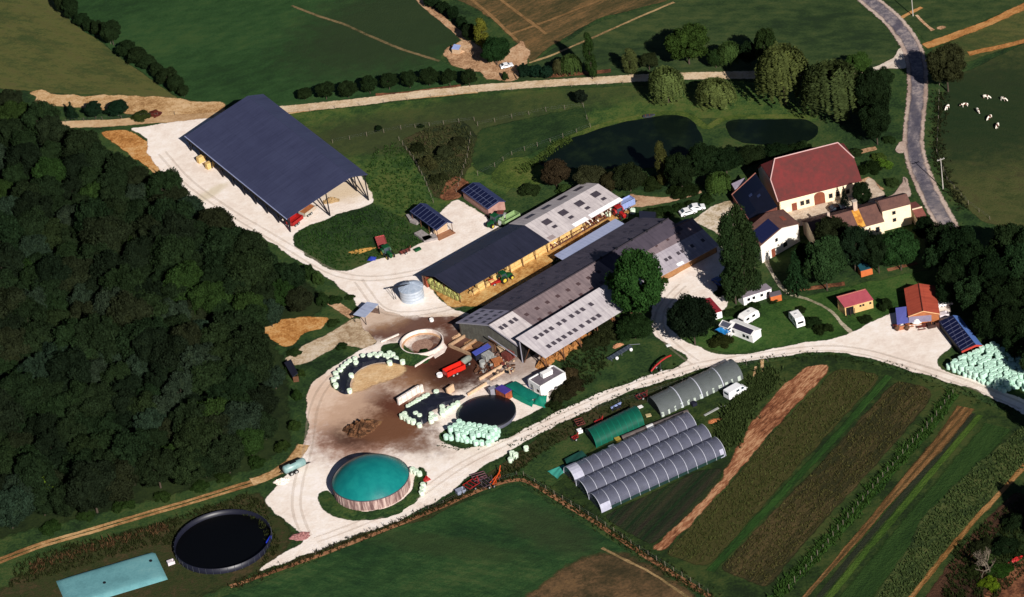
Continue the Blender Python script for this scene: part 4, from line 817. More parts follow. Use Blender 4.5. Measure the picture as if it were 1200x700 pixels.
# lean-to by the road
rA, rB = P(1068.8, 246, 3.6), P(1080.5, 243, 3.6); V = flat(rB - rA); n_ = nz(A([-V[1], V[0], 0]))
t = thing('outbuilding', 'low outbuilding with a red-brown ridge roof beside the tarred road', 'outbuilding', cent([rA, rB]))
gable(t, [gz(rA, 2.6) - n_ * 4.6, rA, gz(rA, 2.6) + n_ * 4.6], V, mat('red_brown_tiles', C(150, 88, 76), C(116, 68, 62), sc=.6), M_cream, .1, .2)
MB().path([rA + z_, rB + z_], .2, 6).build('ridge_tiles', mat('cream_ridge', C(230, 206, 176)), t)
# mobile home
def boxhome(name, label, cat, a, b, c, z0, z1, mr, mw, th=.18):
    """a, b: front eave pixels (left, right); c: back-left eave pixel; z0 front, z1 back eave height"""
    a, b, c = P(*a, z0), P(*b, z0), P(*c, z1); V = b - a; W_ = c - a
    t = thing(name, label, cat, cent([a, b, c])); roofq(t, [[a, b, b + W_, a + W_]], mr, th)
    k = lambda s, v: gz(a + V * s + W_ * v)
    s0, s1, v0, v1 = .015, .985, .03, .97
    wallq(t, k(s1, v0), k(s0, v0), z0 - .05, None, mw, .12); wallq(t, k(s0, v1), k(s1, v1), z1 - .05, None, mw, .12)
    wallq(t, k(s0, v0), k(s0, v1), z0 - .05, z1 - .05, mw, .12); wallq(t, k(s1, v1), k(s1, v0), z1 - .05, z0 - .05, mw, .12)
    return t, k(s0, v0), k(s1, v0), V, W_, a
M_wp = mat('white_panel', C(238, 236, 234, 1), C(222, 220, 220, 1), sc=.8, rough=.5)
t, a, b, V, W_, o = boxhome('mobile_home', 'long white mobile home with a grey roof beside the orange hut', 'mobile home', (870.6, 349), (904.5, 337.7), (863.7, 343.4), 2.4, 2.4, mat('grey_lilac_roof', C(150, 140, 150), C(130, 120, 132)), M_wp)
for s in (1.3, 2.6, 4.6, 6.3): onwall(t, a, b, s, 1.0, 1.7, .7, 'window', M_glass)
t, a, b, V, W_, o = boxhome('garden_hut', 'small orange hut with a grey roof next to the long mobile home', 'hut', (902.7, 347.8), (915.9, 344.6), (900.8, 343.4), 1.9, 2.2, mat('hut_grey_roof', C(96, 88, 96)), mat('orange_boards', C(206, 112, 60), C(186, 96, 50)))
t, a, b, V, W_, o = boxhome('red_roof_shed', 'white shed with a flat bright red roof behind the dark yew tree', 'shed', (824, 350.9), (837.9, 366.6), (832.2, 348.4), 2.1, 2.1, mat('bright_red_sheets', C(148, 36, 46), C(128, 32, 42)), M_wp)
onwall(t, b, a, 2, .9, 1.6, .7, 'window', M_glass)
onwall(t, a, b, 1.5, 0, 1.9, .9, 'door', M_glass)
# white house with solar roof and wing
e1, e2 = P(881.6, 394.2, 2.1), P(892.3, 385.6, 2.1); rd = ridge_z(e1, e2, (886.2, 387.6)); V = flat(P(851.4, 382.2, 2.1) - e1)
t = thing('chalet', 'white chalet with dark solar roof and a blue tarpaulin at its end', 'chalet', cent([e1, e2, e1 + V]))
gable(t, [e1, rd, e2], V, M_wp, M_wp, .1, .15)
m = MB(); rect(m, (e1, e1 + V, rd + V, rd), .08, .78, .06, .92); m.build('solar_panels', solar('chalet_cells', nz(V), nz(rd - e1), e1, 1.0, 1.7, .05, .05, C(48, 46, 62), C(64, 62, 78)), t)
for s in (1.2, 2.3, 5.6): onwall(t, e1 + V, e1, np.linalg.norm(V) - s - .3, .9, 1.6, .6, 'window', M_glass, -.1)
q = [P(842.6, 381.8, 2.2), P(846.6, 375.5, 2.2), P(858, 380, 2.9), P(853, 385.5, 2.9)]; 
w_ = thing('wing', 'glazed grey wing across the back end of the white chalet', 'wing', cent(q)); roofq(w_, [q], mat('wing_glass_roof', C(120, 124, 140), C(90, 92, 110), rough=.3))
m = MB()
for i in range(4): m.tube(q[i] + z_, q[(i + 1) % 4] + z_, .12, .12, 5)
m.build('white_trim', M_wp, w_)
for i in range(4): wallq(w_, q[i], q[(i + 1) % 4], 2.1, None, M_wp, .1)
def tarp(name, label, q, m, sag=.25, poles=True, cat='tarpaulin', wav=.12):
    t = thing(name, label, cat, cent(q)); vs, fs = [], []; K = 12
    for i in range(K + 1):
        for j in range(K + 1):
            a, b = i / K, j / K; p = (q[0] * (1 - a) + q[1] * a) * (1 - b) + (q[3] * (1 - a) + q[2] * a) * b
            vs.append(p - UP * sag * 4 * a * (1 - a) * b * (1 - b) * 4 + UP * wav * math.sin(a * 7 + b * 9) * math.sin(b * 5))
            if i < K and j < K: k = i * (K + 1) + j; fs.append((k, k + K + 1, k + K + 2, k + 1))
    MB().add(vs, fs).build('sheet', m, t, True)
    if poles:
        for x in q: MB().tube(gz(x), x, .05, .05, 5).build('pole', M_steel, t)
    return t
tarp('blue_tarp', 'bright blue tarpaulin awning stretched beside the white chalet', [P(837.6, 386.6, 2), P(843.9, 383.5, 2.2), P(856.5, 388.0, 2.2), P(850.2, 392.3, 2)], mat('sky_blue_tarp', C(40, 136, 206), C(34, 124, 192)), .12)
# caravans
def caravan(label, c, p2, L=4.9, W_=2.1):
    a = P(*c); h = P(*p2) - a; rz = math.atan2(h[1], h[0]); t = thing('caravan', label, 'caravan', tuple(a), rz); OFF[t.name] = (0, 0, 0)
    m = MB(); pr = [(-L / 2, .45), (L / 2 - .1, .45), (L / 2, 1.2), (L / 2 - .35, 2.3), (L / 2 - .9, 2.55), (-L / 2 + .7, 2.55), (-L / 2 + .1, 2.0), (-L / 2, 1.2)]
    m.prism([(x, -W_ / 2, z) for x, z in pr], (0, W_, 0)); m.build('body', M_wp, t)
    for s in (-1, 1):
        for x in (-1.2, .6): MB().box((x, s * (W_ / 2 + .02), 1.65), (.9, .06, .55)).build('window', M_glass, t)
        MB().wheel((0, s * (W_ / 2 - .12), .34), .34, .2, (0, 1, 0), 0, 1).build('wheel', [M_tyre, M_hub], t)
    MB().box((L / 2 - .15, 0, 1.75), (.06, 1.5, .55), 0, 0, -.3).build('window', M_glass, t)
    MB().box((-L / 2 + .02, 0, 1.6), (.08, 1.4, .5)).build('window', M_glass, t)
    MB().box((.2, .1, 2.6), (.6, .6, .12)).build('roof_hatch', mat('hatch', C(200, 200, 204)), t)
    m = MB(); m.tube((L / 2, .5, .5), (L / 2 + 1.1, 0, .5), .05); m.tube((L / 2, -.5, .5), (L / 2 + 1.1, 0, .5), .05); m.tube((L / 2 + 1, 0, 0), (L / 2 + 1, 0, .6), .06); m.build('drawbar', M_steel, t)
    return t
M_tyre = mat('tyre_rubber', C(26, 26, 28), rough=.9); M_hub = mat('pale_hub', C(170, 170, 168), rough=.5)
caravan('white caravan parked close behind the chalet with solar roof', (878, 376.5), (888, 370.5))
caravan('white caravan standing alone on the lawn', (934.3, 379), (929.5, 373), 4.8)
# pink cabin
t, a, b, V, W_, o = boxhome('cabin', 'wooden cabin with a pink sloping roof and a lit yellow wall', 'cabin', (989.5, 360.3), (1023.5, 350.9), (980.1, 347.7), 2.5, 3.6, mat('pink_sheets', C(172, 80, 90), C(154, 66, 78)), mat('yellow_boards', C(226, 190, 134), C(208, 164, 106), sc=.8))
for s in (3.8, 4.5, 6.2): onwall(t, a, b, s, 1.4, 1.9, .5, 'window', M_glass)
m = MB(); m.obox(gz(o) + V * -.0 - nz(W_) * .9, V * .3, nz(flat(W_)) * 1.0, UP * .25)
for k in range(3): bb = gz(o) + V * .14 * k - nz(W_) * .8; m.tube(bb, bb + UP * 2.3, .08, .08, 5)
m.build('porch', mat('dark_boards', C(70, 46, 40), C(50, 34, 32)), t); onwall(t, a, b, 1.2, 0, 2.1, 1.8, 'door', M_dark)
# teal roofed hut under the trees
t, a, b, V, W_, o = boxhome('garden_hut', 'small orange hut with a teal roof under the dark trees', 'hut', (1008.5, 317.5), (1022.5, 313.5), (1004.5, 310), 1.9, 2.3, mat('teal_sheets', C(20, 74, 86)), mat('orange_boards', 0))
# red cabin
e1, e2 = P(1064.4, 371.6, 2.6), P(1101.5, 368.5, 2.6); rd = ridge_z(e1, e2, (1081.6, 365.3)); V = flat(P(1059.3, 338.3, 2.6) - e1)
t = thing('cabin', 'orange timber cabin with a large brick-red ridge roof and blue lean-to', 'cabin', cent([e1, e2, e1 + V]))
m_r = roof_mat('brick_red_sheets', C(184, 82, 60), C(164, 70, 52), V, sc=.5)
gable(t, [e1, rd, e2], V, m_r, M_orange, .3, .25); MB().path([rd + z_, rd + V + z_], .12, 6).build('ridge_cap', mat('dark_red_ridge', C(96, 44, 36)), t)
MB().path([e1 + z_, rd + z_, e2 + z_], .12, 6).build('verge_board', mat('pale_orange_trim', C(230, 180, 130)), t)
q = [P(1051.2, 380.4, 1.9), P(1065, 377.9, 1.9), P(1062.5, 359.2, 2.5), P(1049.3, 361, 2.3)]
roofq(t, [q], mat('lilac_blue_sheets', C(106, 110, 186), C(94, 98, 170), rough=.4), .08, 'lean_to_roof')
q2 = [P(1065, 378.2, 1.9), P(1091.5, 376.2, 1.9), P(1091.5, 368.6, 2.45), P(1065, 371.2, 2.45)]
roofq(t, [q2], mat('grey_lilac_sheets', C(156, 150, 172), C(136, 130, 156), rough=.4), .08, 'porch_roof')
for x in (q[0], q[1], q2[1]): MB().tube(gz(x), gz(x, 1.85), .07, .07, 5).build('post', M_orange, t)
wallq(t, q[1], q[0], 1.2, None, mat('porch_boards', C(186, 120, 84), C(150, 96, 70)), .08)
# solar shed by the bale stack
e1, e2 = P(1126.7, 411.6, 2.0), P(1151.2, 404.7, 2.6); rd = ridge_z(e1, e2, (1143.7, 404)); V = flat(P(1099.7, 377, 2.0) - e1)
t = thing('solar_shed', 'shed with navy solar slope, light blue back slope and red front fascia', 'shed', cent([e1, e2, e1 + V]))
r = MB(); slab(r, [e1, rd, rd + V, e1 + V]); r.build('roof', mat('navy_frame', C(34, 38, 66)), t); r = MB(); slab(r, [rd, e2, e2 + V, rd + V]); r.build('roof', mat('light_blue_sheets', C(96, 128, 196), C(84, 116, 182), rough=.4), t)
m = MB(); rect(m, (e1, e1 + V, rd + V, rd), .03, .97, .04, .96); m.build('solar_panels', solar('stack_shed_cells', nz(V), nz(rd - e1), e1 + V * .03, np.linalg.norm(V) * .94 / 9, np.linalg.norm(rd - e1) * .5, .16, .03, C(20, 24, 58), C(120, 122, 150)), t)
MB().prism([e1 - UP * .45, e1 - UP * .0, rd, e2, e2 - UP * .45, rd - UP * .5], -nz(V) * .1).build('fascia', mat('red_fascia', C(196, 66, 54)), t)
vn = nz(V); dn = nz(flat(e2 - e1))
wallq(t, gz(e1) + V + dn * .3, gz(e1) + dn * .3, 1.8, None, M_dark, .1); wallq(t, gz(e2) - dn * .3, gz(e2) + V - dn * .3, 2.4, None, M_brown, .1); wallq(t, gz(e2) + V * .97, gz(e1) + V * .97, 1.9, None, M_brown, .1)  # left wall near-black: its shadow is put into the colour, others stay brown
for k in (.1, .5, .9): b = gz(e1) + (gz(e2) - gz(e1)) * k + vn * .3; MB().tube(b, gz(b, 2), .09, .09, 5).build('post', M_brown, t)
# biogas plant building
a, b_, c_ = P(618.4, 444.6, 2.8), P(648, 427.7, 2.8), P(662.4, 436.5, 2.8); d_ = a + c_ - b_
t = thing('plant_room', 'white flat-roofed plant building with a grey roof and a white roof fan', 'building', cent([a, c_]))
cc = A(cent([a, c_])); q = [a, b_, c_, d_]
MB().prism([gz(x) for x in q], UP * 2.5).build('wall', M_wp, t); MB().prism([gz(x, 2.5) * A([.97, .97, 1]) + cc * A([.03, .03, 0]) for x in q], UP * .12).build('roof', mat('grey_felt', C(120, 110, 118), C(92, 84, 92), sc=1.2), t)
m = MB()
for i in range(4):
    x, y = gz(q[i], 2.5), gz(q[(i + 1) % 4], 2.5); v = nz(y - x); nn = A([v[1], -v[0], 0]); m.obox(x - nn * -.0, y - x, -nn * .25, UP * .35) if np.dot(cc[:2] - x[:2], -nn[:2]) > 0 else m.obox(x, y - x, nn * .25, UP * .35)
m.build('parapet', mat('white_parapet', C(240, 238, 236, 1)), t)
f_ = P(640.5, 440, 2.7); m = MB(); m.box(f_ + UP * .55, (2.6, 1.3, 1.0), .5); m.box(f_ + A([.9, .8, .5]), (1, .8, .7), .5); m.build('roof_fan', M_wp, t)
onwall(t, q[0], q[3], 1.5, 0, 2.1, .9, 'door', M_hub); onwall(t, q[0], q[3], 3.6, .9, 1.6, .7, 'window', M_glass)
# pumps and pipes in front of it
m = MB(); p0, p1 = P(620, 455), P(634, 464); m.path([p0 + UP * .8, p1 + UP * .8, p1], .09, 6); m.path([P(617, 451), P(617, 451, 2.2), P(623, 456, 2.2), P(623, 456)], .08, 6)
tag(m.build('pipework', mat('blue_pipes', C(40, 60, 130))), 'dark blue pipes bent in front of the white plant building', 'pipework')
# tarps and container near the plant room
M_gt = mat('emerald_tarp', C(20, 130, 106), C(16, 112, 92), sc=.7, rough=.5)
tarp('green_tarp', 'long emerald tarpaulin draped over a stack beside the plant building', [P(592, 452, 1.5), P(604, 446.5, 1.7), P(633, 463, 1.7), P(621, 471, 1.1)], mat('deep_green_tarp', C(16, 116, 98), C(14, 100, 88), sc=.7, rough=.5), -.5, False)
tarp('green_tarp', 'emerald tarpaulin over a round heap at the end of the tarped stack', [P(625, 474, .2), P(629, 464, 1.6), P(641, 463, 1.6), P(639, 478, .2)], M_gt, -.7, False)
tarp('green_tarp', 'bright green sagging tarpaulin front beside the orange container end', [P(601, 456, 1.3), P(626, 470, 1.2), P(623, 478, .1), P(600, 466, .15)], M_gt, -.4, False)
def container(name, label, A0, A1, B0, z, mt, mw, cat='container'):
    a, b, c = P(*A0, z), P(*A1, z), P(*B0, z); t = thing(name, label, cat, cent([b, c])); d = b + c - a
    MB().prism([gz(x, .15) for x in (a, b, d, c)], UP * (z - .25)).build('body', mw, t); MB().prism([gz(x, z - .1) for x in (a, b, d, c)], UP * .12).build('roof', mt, t)
    for x in (a, b, d, c): MB().tube(gz(x) * .97 + A(cent([b, c])) * .03, gz(x, z) * .97 + A(cent([b, c])) * .03, .08, .08, 4).build('corner_post', M_steel, t)
    m = MB(); nn = nz(np.cross(gz(d) - gz(b), UP)); 
    for s in (.27, .73): m.obox(gz(b, .3) + (gz(d) - gz(b)) * (s - .2), (gz(d) - gz(b)) * .4, nn * .05, UP * (z - .6))
    m.build('end_door', mw, t); return t
container('shipping_container', 'container with a violet roof and orange end between black tank and green tarps', (580, 455.5), (591.5, 462), (588, 450.5), 2.2, mat('violet_sheets', C(76, 60, 150), C(66, 50, 132)), mat('rust_orange_panel', C(190, 106, 58), C(120, 44, 40), sc=.6))
container('shipping_container', 'narrow container with half blue and half red roof by the metal gable', (553, 413), (557, 417), (571.5, 402.5), 1.9, mat('blue_red_roof', C(72, 84, 176), C(72, 84, 176)), mat('navy_panel', C(28, 30, 48)))
# ================================================================== POLYTUNNELS AND SHEETS
def film(name, col, tr, rough=.3):
    n = N(name); v = n.P(); f = n.rng(n.noise(v, .6, 4, .65), .3, .7)
    b = n.bsdf(n.mix(f, col, tuple(x * .75 for x in col)), rough, .5, 0, n.noise(v, 1.2, 3), .25, .2)
    t_ = n.n('BsdfTransparent'); t_.inputs[0].default_value = (.8, .82, .86, 1); m = n.n('MixShader')
    n.put(m.inputs[0], n.ma('ADD', n.ma('MULTIPLY', f, .25), 1 - tr - .12)); n.l(t_.outputs[0], m.inputs[1]); n.l(b, m.inputs[2]); return n.done(m.outputs[0])
def tunnel(name, label, b0, b1, far, h, hoops, mf, mh=None, ends=None, hr=.06, group=None, base=.0, cat='polytunnel', plants=None):
    p0, p1 = gz(b0), gz(b1); V = gz(far); c = (p0 + p1) / 2; hw = (p1 - p0) / 2; K = 14
    t = thing(name, label, cat, tuple(c + V / 2), 0, group)
    arc = lambda s, e=0: c + hw * (1 + e) * -math.cos(s * math.pi) + UP * (base + h * (1 + e) * math.sin(s * math.pi) ** .8)
    NV = max(2, int(hoops) * 2); vs, fs = [], []
    for i in range(NV + 1):
        for k in range(K + 1):
            dip = 0 if i % 2 == 0 else -.012
            vs.append(arc(k / K, dip) + V * i / NV)
            if i < NV and k < K: q = i * (K + 1) + k; fs.append((q, q + K + 1, q + K + 2, q + 1))
    MB().add(vs, fs).build('cover', mf, t, True)
    if mh is not None:
        for i in range(int(hoops) + 1): MB().path([arc(k / K, .006) + V * i / int(hoops) for k in range(K + 1)], hr, 5).build('hoop', mh, t)
    if ends is not None:
        for o in (V * .002, V * .998): MB().prism([arc(k / K, -.01) + o for k in range(K + 1)], nz(V) * .04).build('end_wall', ends, t)
    return t, arc, V
M_hoop = mat('white_hoop', C(206, 208, 220, 1), rough=.4)
A0, A3 = P(660.9, 554.5), P(705.5, 601.7); Vt = P(851, 535) - A3; st = (A3 - A0) / 3
f1 = film('hazy_film', C(126, 128, 150), .48)
nm = ['uppermost of the three long clear polytunnels, with a white first bay', 'middle one of the three long clear polytunnels', 'lowest of the three long clear polytunnels, with a white side door panel']
for k in range(3):
    t, arc, V = tunnel('polytunnel', nm[k], A0 + st * k, A0 + st * (k + 1) * .995 + st * 0.0, Vt * (.985 if k == 0 else 1), 2.9, 13, f1, M_hoop, film('end_film', C(110, 112, 130), .5), .05, 'long clear polytunnels')
    if k == 0: MB().add([arc(s / 10, .02) + V * v for v in (.0, .075) for s in range(1, 11)], [(s, s + 1, s + 11, s + 10) for s in range(9)]).build('white_panel', mat('milky_film', C(186, 186, 202), C(160, 160, 180)), t)
    if k == 2:
        MB().add([arc(s / 10, .02) + V * v for v in (.0, .078) for s in range(8, 11)], [(0, 1, 4, 3), (1, 2, 5, 4)]).build('white_panel', mat('milky_film', 0), t)
        MB().add([arc(s, .015) + V * v for v in (.08, .985) for s in (.94, 1.0)], [(0, 1, 3, 2)]).build('green_skirt', mat('dark_green_net', C(16, 48, 44)), t)
        MB().add([arc(s / 10, .02) + V * v for v in (.96, .99) for s in range(8, 11)], [(0, 1, 4, 3), (1, 2, 5, 4)]).build('end_panel', mat('milky_film', 0), t)
b0, b1 = P(686.5, 508.4), P(699.1, 525.3)
t, arc, V = tunnel('polytunnel', 'short polytunnel with an opaque dark green cover', b0, b1, P(755, 498.3) - b1, 2.6, 9, mat('green_cover', C(18, 92, 72), C(14, 76, 62), sc=.6, rough=.35, spec=.5), M_gt, mat('dark_green_net', 0), .05)
tarp('white_sheet', 'white plastic sheet hanging at the end of the dark green polytunnel', [P(745.5, 482, 1.8), P(749, 481, 1.8), P(754, 492, .8), P(751.5, 494, .2)], M_wp, .1, False, 'sheet')
b0, b1 = P(758.8, 471.6), P(775.1, 489.8)
t, arc, V = tunnel('polytunnel', 'grey polytunnel with three bright hoops and pale skirt, beside the lane', b0, b1, P(871.3, 444.5) - b1, 2.7, 12, film('grey_film', C(126, 132, 134), .42), None, film('end_film', 0, .4) if False else mat('dull_end', C(60, 66, 66)), .06)
for u in (.26, .5, .76): MB().path([arc(k / 14, .01) + V * u for k in range(15)], .11, 5).build('hoop', M_hoop, t)
for i in range(13):
    u = i / 13; MB().add([arc(s, .012) + V * v for v in (u + .012, u + .03 + .03 * random.random()) for s in (.87 + random.random() * .04, 1.0)], [(0, 1, 3, 2)]).build('pale_skirt', mat('pale_skirt', C(196, 206, 196), C(150, 160, 150)), t)
b0, b1 = P(727.5, 513), P(731.5, 520.5)
t, arc, V = tunnel('low_tunnel', 'low narrow grey-brown tunnel between the green and long clear polytunnels', b0, b1, P(809, 489.5) - b1, 1.1, 10, mat('dusty_film', C(128, 116, 112), C(100, 90, 88), sc=.9), None, mat('dull_end', 0), .05)
MB().add([arc(s / 10, .02) + V * v for v in (.37, .47) for s in range(1, 10)], [(s, s + 1, s + 10, s + 9) for s in range(8)]).build('white_panel', M_wp, t)
tarp('green_sheet', 'dark green sheet stretched on a low frame left of the polytunnels', [P(661.4, 538.2, 1.1), P(681.5, 528, 1.2), P(692.8, 538.5, 1.2), P(667.5, 550.5, 1.0)], mat('bottle_green_sheet', C(16, 70, 60), C(14, 60, 54)), .1, True)
tarp('turquoise_sheet', 'turquoise sheet lying at the corner of the polytunnels', [P(641.3, 552.4, .25), P(660.7, 544.8, .3), P(664.5, 549.5, .3), P(653.5, 561, .2)], mat('turquoise_sheet', C(66, 160, 144), C(54, 146, 132)), .05, False)
# ================================================================== MACHINES AND SMALL THINGS
def face(c, p2):
    a = P(*c); h = P(*p2) - a; return a, math.atan2(h[1], h[0])
def local(name, label, cat, c, p2, group=None, sc=1.0):
    a, rz = face(c, p2); t = thing(name, label, cat, tuple(a), rz, group, sc); OFF[t.name] = (0, 0, 0); return t
M_red = mat('red_paint', C(176, 30, 30), C(146, 30, 30), sc=2, rough=.5); M_green = mat('green_paint', C(22, 84, 44), C(16, 66, 36), sc=2, rough=.45)
M_yel = mat('yellow_paint', C(222, 196, 70), rough=.5); M_glz = mat('cab_glass', C(60, 74, 84), rough=.12, spec=.6); M_or = mat('orange_paint', C(222, 88, 30), C(180, 66, 26), sc=2, rough=.6)
M_rust = mat('rusty_red_steel', C(130, 60, 50), C(86, 46, 42), sc=1.5); M_gry = mat('grey_paint', C(130, 132, 142), C(104, 106, 116), sc=2, rough=.5)
def tractor(label, c, p2, body, hub, roofm=None, sc=1.0):
    t = local('tractor', label, 'tractor', c, p2, None, sc)
    m = MB(); m.prism([(2.1, -.38, .75), (.3, -.42, .75), (.3, -.42, 1.55), (1.9, -.36, 1.4), (2.1, -.34, 1.2)], (0, .8, 0)); m.box((.9, 0, .7), (2.6, .5, .4)); m.build('bonnet', body, t)
    m = MB(); m.prism([(.3, -.75, 1.0), (-1.1, -.75, 1.0), (-1.1, -.7, 2.45), (.1, -.7, 2.45)], (0, 1.48, 0)); m.build('cab', M_glz, t)
    MB().box((-.5, 0, 2.55), (1.5, 1.6, .2)).build('cab_roof', roofm or body, t)
    for s in (-1, 1):
        w = MB().wheel((-.75, s * .95, .88), .88, .5, (0, 1, 0)).build('wheel', [M_tyre, hub], t)
        MB().wheel((1.5, s * .85, .6), .6, .38, (0, 1, 0)).build('wheel', [M_tyre, hub], t)
        MB().prism([(-1.7, s * 1.2, 1.35), (-1.3, s * 1.2, 1.9), (-.3, s * 1.2, 1.9), (.1, s * 1.2, 1.3), (.0, s * 1.2, 1.25), (-.35, s * 1.2, 1.8), (-1.25, s * 1.2, 1.8), (-1.6, s * 1.2, 1.3)], (0, -s * .5, 0)).build('mudguard', body, t)
    MB().tube((.6, .45, 1.4), (.6, .45, 2.5), .06).build('exhaust', M_steel, t); return t
def trailer(label, c, p2, L, W_, H, m_, z0=.8, wheels=2, name='trailer', fill=None):
    t = local(name, label, 'trailer', c, p2); m = MB()
    m.box((0, 0, z0), (L, W_, .12))
    if H:
        for s in (-1, 1): m.box((0, s * (W_ / 2 - .04), z0 + H / 2), (L, .08, H)); m.box((s * (L / 2 - .04), 0, z0 + H / 2), (.08, W_, H))
        for k in range(5):
            for s in (-1, 1): m.box((-L / 2 + L * (k + .5) / 5, s * (W_ / 2 + .03), z0 + H / 2), (.1, .06, H))
    m.build('body', m_, t)
    if fill: MB().box((0, 0, z0 + H * .4), (L - .2, W_ - .2, H * .7)).build('load', fill, t)
    for x in ([-.5, .5] if wheels == 2 else [0]):
        for s in (-1, 1): MB().wheel((x - .4, s * (W_ / 2 - .1), .42), .42, .28).build('wheel', [M_tyre, M_hub], t)
    m = MB()
    for s in (-1, 1): m.tube((L / 2, s * .5, z0 - .1), (L / 2 + 1.3, 0, .6), .06)
    m.build('drawbar', M_steel, t); return t
def car(label, c, p2, m_, van=False, sc=1.0):
    t = local('van' if van else 'parked_car', label, 'van' if van else 'car', c, p2, None, sc)
    if van: pr = [(-2.7, .4), (2.7, .4), (2.75, .95), (2.1, 1.25), (1.45, 2.1), (1.1, 2.25), (-2.6, 2.25), (-2.72, 1.2)]; W_ = 2.0
    else: pr = [(-2.05, .35), (2.05, .35), (2.1, .7), (1.95, .85), (1.0, .95), (.35, 1.42), (-.9, 1.48), (-1.7, 1.15), (-2.05, .95), (-2.1, .6)]; W_ = 1.75
    MB().prism([(x, -W_ / 2, z) for x, z in pr], (0, W_, 0)).build('body', m_, t)
    e = W_ / 2 + .015
    if van:
        MB().prism([(2.05, -.85, 1.3), (2.05, .85, 1.3), (1.5, .8, 2.06), (1.5, -.8, 2.06)], (.04, 0, .03)).build('windscreen', M_glz, t)
        for s in (-1, 1):
            MB().prism([(1.85, s * e, 1.3), (.9, s * e, 1.3), (.9, s * e, 1.95), (1.4, s * e, 1.95)], (0, -s * .03, 0)).build('window', M_glz, t)
            MB().box((-.1, s * e, 1.62), (.9, .03, .55)).build('window', M_glz, t)
        MB().box((-2.67, 0, 1.65), (.06, 1.4, .6)).build('window', M_glz, t)
    else:
        MB().prism([(1.0, -.75, 1.0), (1.0, .75, 1.0), (.42, .66, 1.4), (.42, -.66, 1.4)], (.03, 0, .03)).build('windscreen', M_glz, t)
        MB().prism([(-1.66, -.72, 1.2), (-1.66, .72, 1.2), (-.98, .66, 1.48), (-.98, -.66, 1.48)], (-.03, 0, .03)).build('windscreen', M_glz, t)
        for s in (-1, 1): MB().prism([(.8, s * e, 1.0), (-1.4, s * e, 1.0), (-.9, s * e, 1.36), (.3, s * e, 1.34)], (0, -s * .03, 0)).build('window', M_glz, t)
    for x in ((1.8, -1.7) if van else (1.3, -1.25)):
        for s in (-1, 1): MB().wheel((x, s * (W_ / 2 - .08), .33), .33, .22).build('wheel', [M_tyre, M_hub], t)
    for s in (-1, 1): MB().box((2.72 if van else 2.08, s * .6, .8 if van else .68), (.08, .3, .16)).build('headlight', M_hub, t)
    return t
M_carw = mat('white_car_paint', C(236, 236, 238, 1), C(228, 228, 232, 1), rough=.25, spec=.5); M_cbl = mat('blue_car_paint', C(30, 60, 140), rough=.25, spec=.5); M_cdk = mat('dark_car_paint', C(34, 34, 44), rough=.25, spec=.5)
car('white delivery van with dark windows parked below the grey polytunnel', (862.5, 462.5), (873, 456.5), M_carw, True)
car('white car parked on the pale patch, nearer the side barn end', (806.5, 251), (815, 248.5), M_carw)
car('white car parked on the pale patch, farther from the side barn', (816.5, 246), (822, 245), M_carw)
car('blue car half under the tall poplar', (843, 333), (836, 328), M_cbl)
car('dark car parked in the farmhouse courtyard', (981, 246.5), (990, 244), M_cdk)
car('white car parked right of the orange timber cabin', (1107.5, 358), (1112, 357), M_carw, False, .8)
tractor('green tractor coupled to a red flat trailer on the grass edge', (454.5, 300), (461, 306), M_green, M_yel)
trailer('red flat trailer behind the green tractor on the grass', (447.5, 287), (451, 297), 5.2, 2.3, .25, mat('faded_red_boards', C(172, 70, 70), C(150, 60, 60), sc=1.2, lines=[((.6, .8, 0), .5, .06, C(196, 120, 116))]))
tractor('green tractor with yellow wheels parked beside the pinkish solar shed', (579, 263.5), (573, 268), M_green, M_yel)
tractor('older tractor with a white bonnet next to the pinkish solar shed', (587.5, 260.5), (586, 266), M_hub, M_yel, M_rust)
trailer('pale green high-sided trailer behind the tractors', (598, 260.5), (606, 256), 5, 2.3, 1.0, mat('pale_green_boards', C(146, 172, 120), C(120, 150, 96), sc=1))
tractor('green tractor with a red loader under the front eave of the cattle barn', (592, 329), (600, 325), M_green, M_yel)
trailer('small red trailer behind the tractor at the cattle barn', (580, 333), (590, 329.5), 2.6, 1.8, .5, M_red, .6, 1)
tractor('red tractor at the far end of the cattle barn', (727, 253.5), (733, 258), M_red, M_red)
trailer('trailer with a pale blue roof sheet at the barn end', (734, 244), (743, 239.5), 4.2, 2.2, 1.6, mat('pale_blue_sheets', C(150, 166, 214), C(132, 148, 196)), .7, 2, 'trailer', mat('pale_blue_sheets', 0))
trailer('long bright red tipping trailer on the muddy yard', (533, 438), (548, 431), 5.0, 2.1, 1.2, mat('vivid_red', C(226, 40, 24), C(190, 34, 24), sc=1, rough=.5), .7)
trailer('red trailer under the front corner of the big open barn', (346, 262.5), (358, 253.5), 4.0, 2.3, .9, M_red)
trailer('orange and pale blue spreader under the big open barn', (361, 251), (370, 244.5), 4.2, 2.2, .8, mat('pale_turq_steel', C(170, 196, 196), C(200, 140, 90), sc=.7), .8, 2, 'trailer', M_orange)
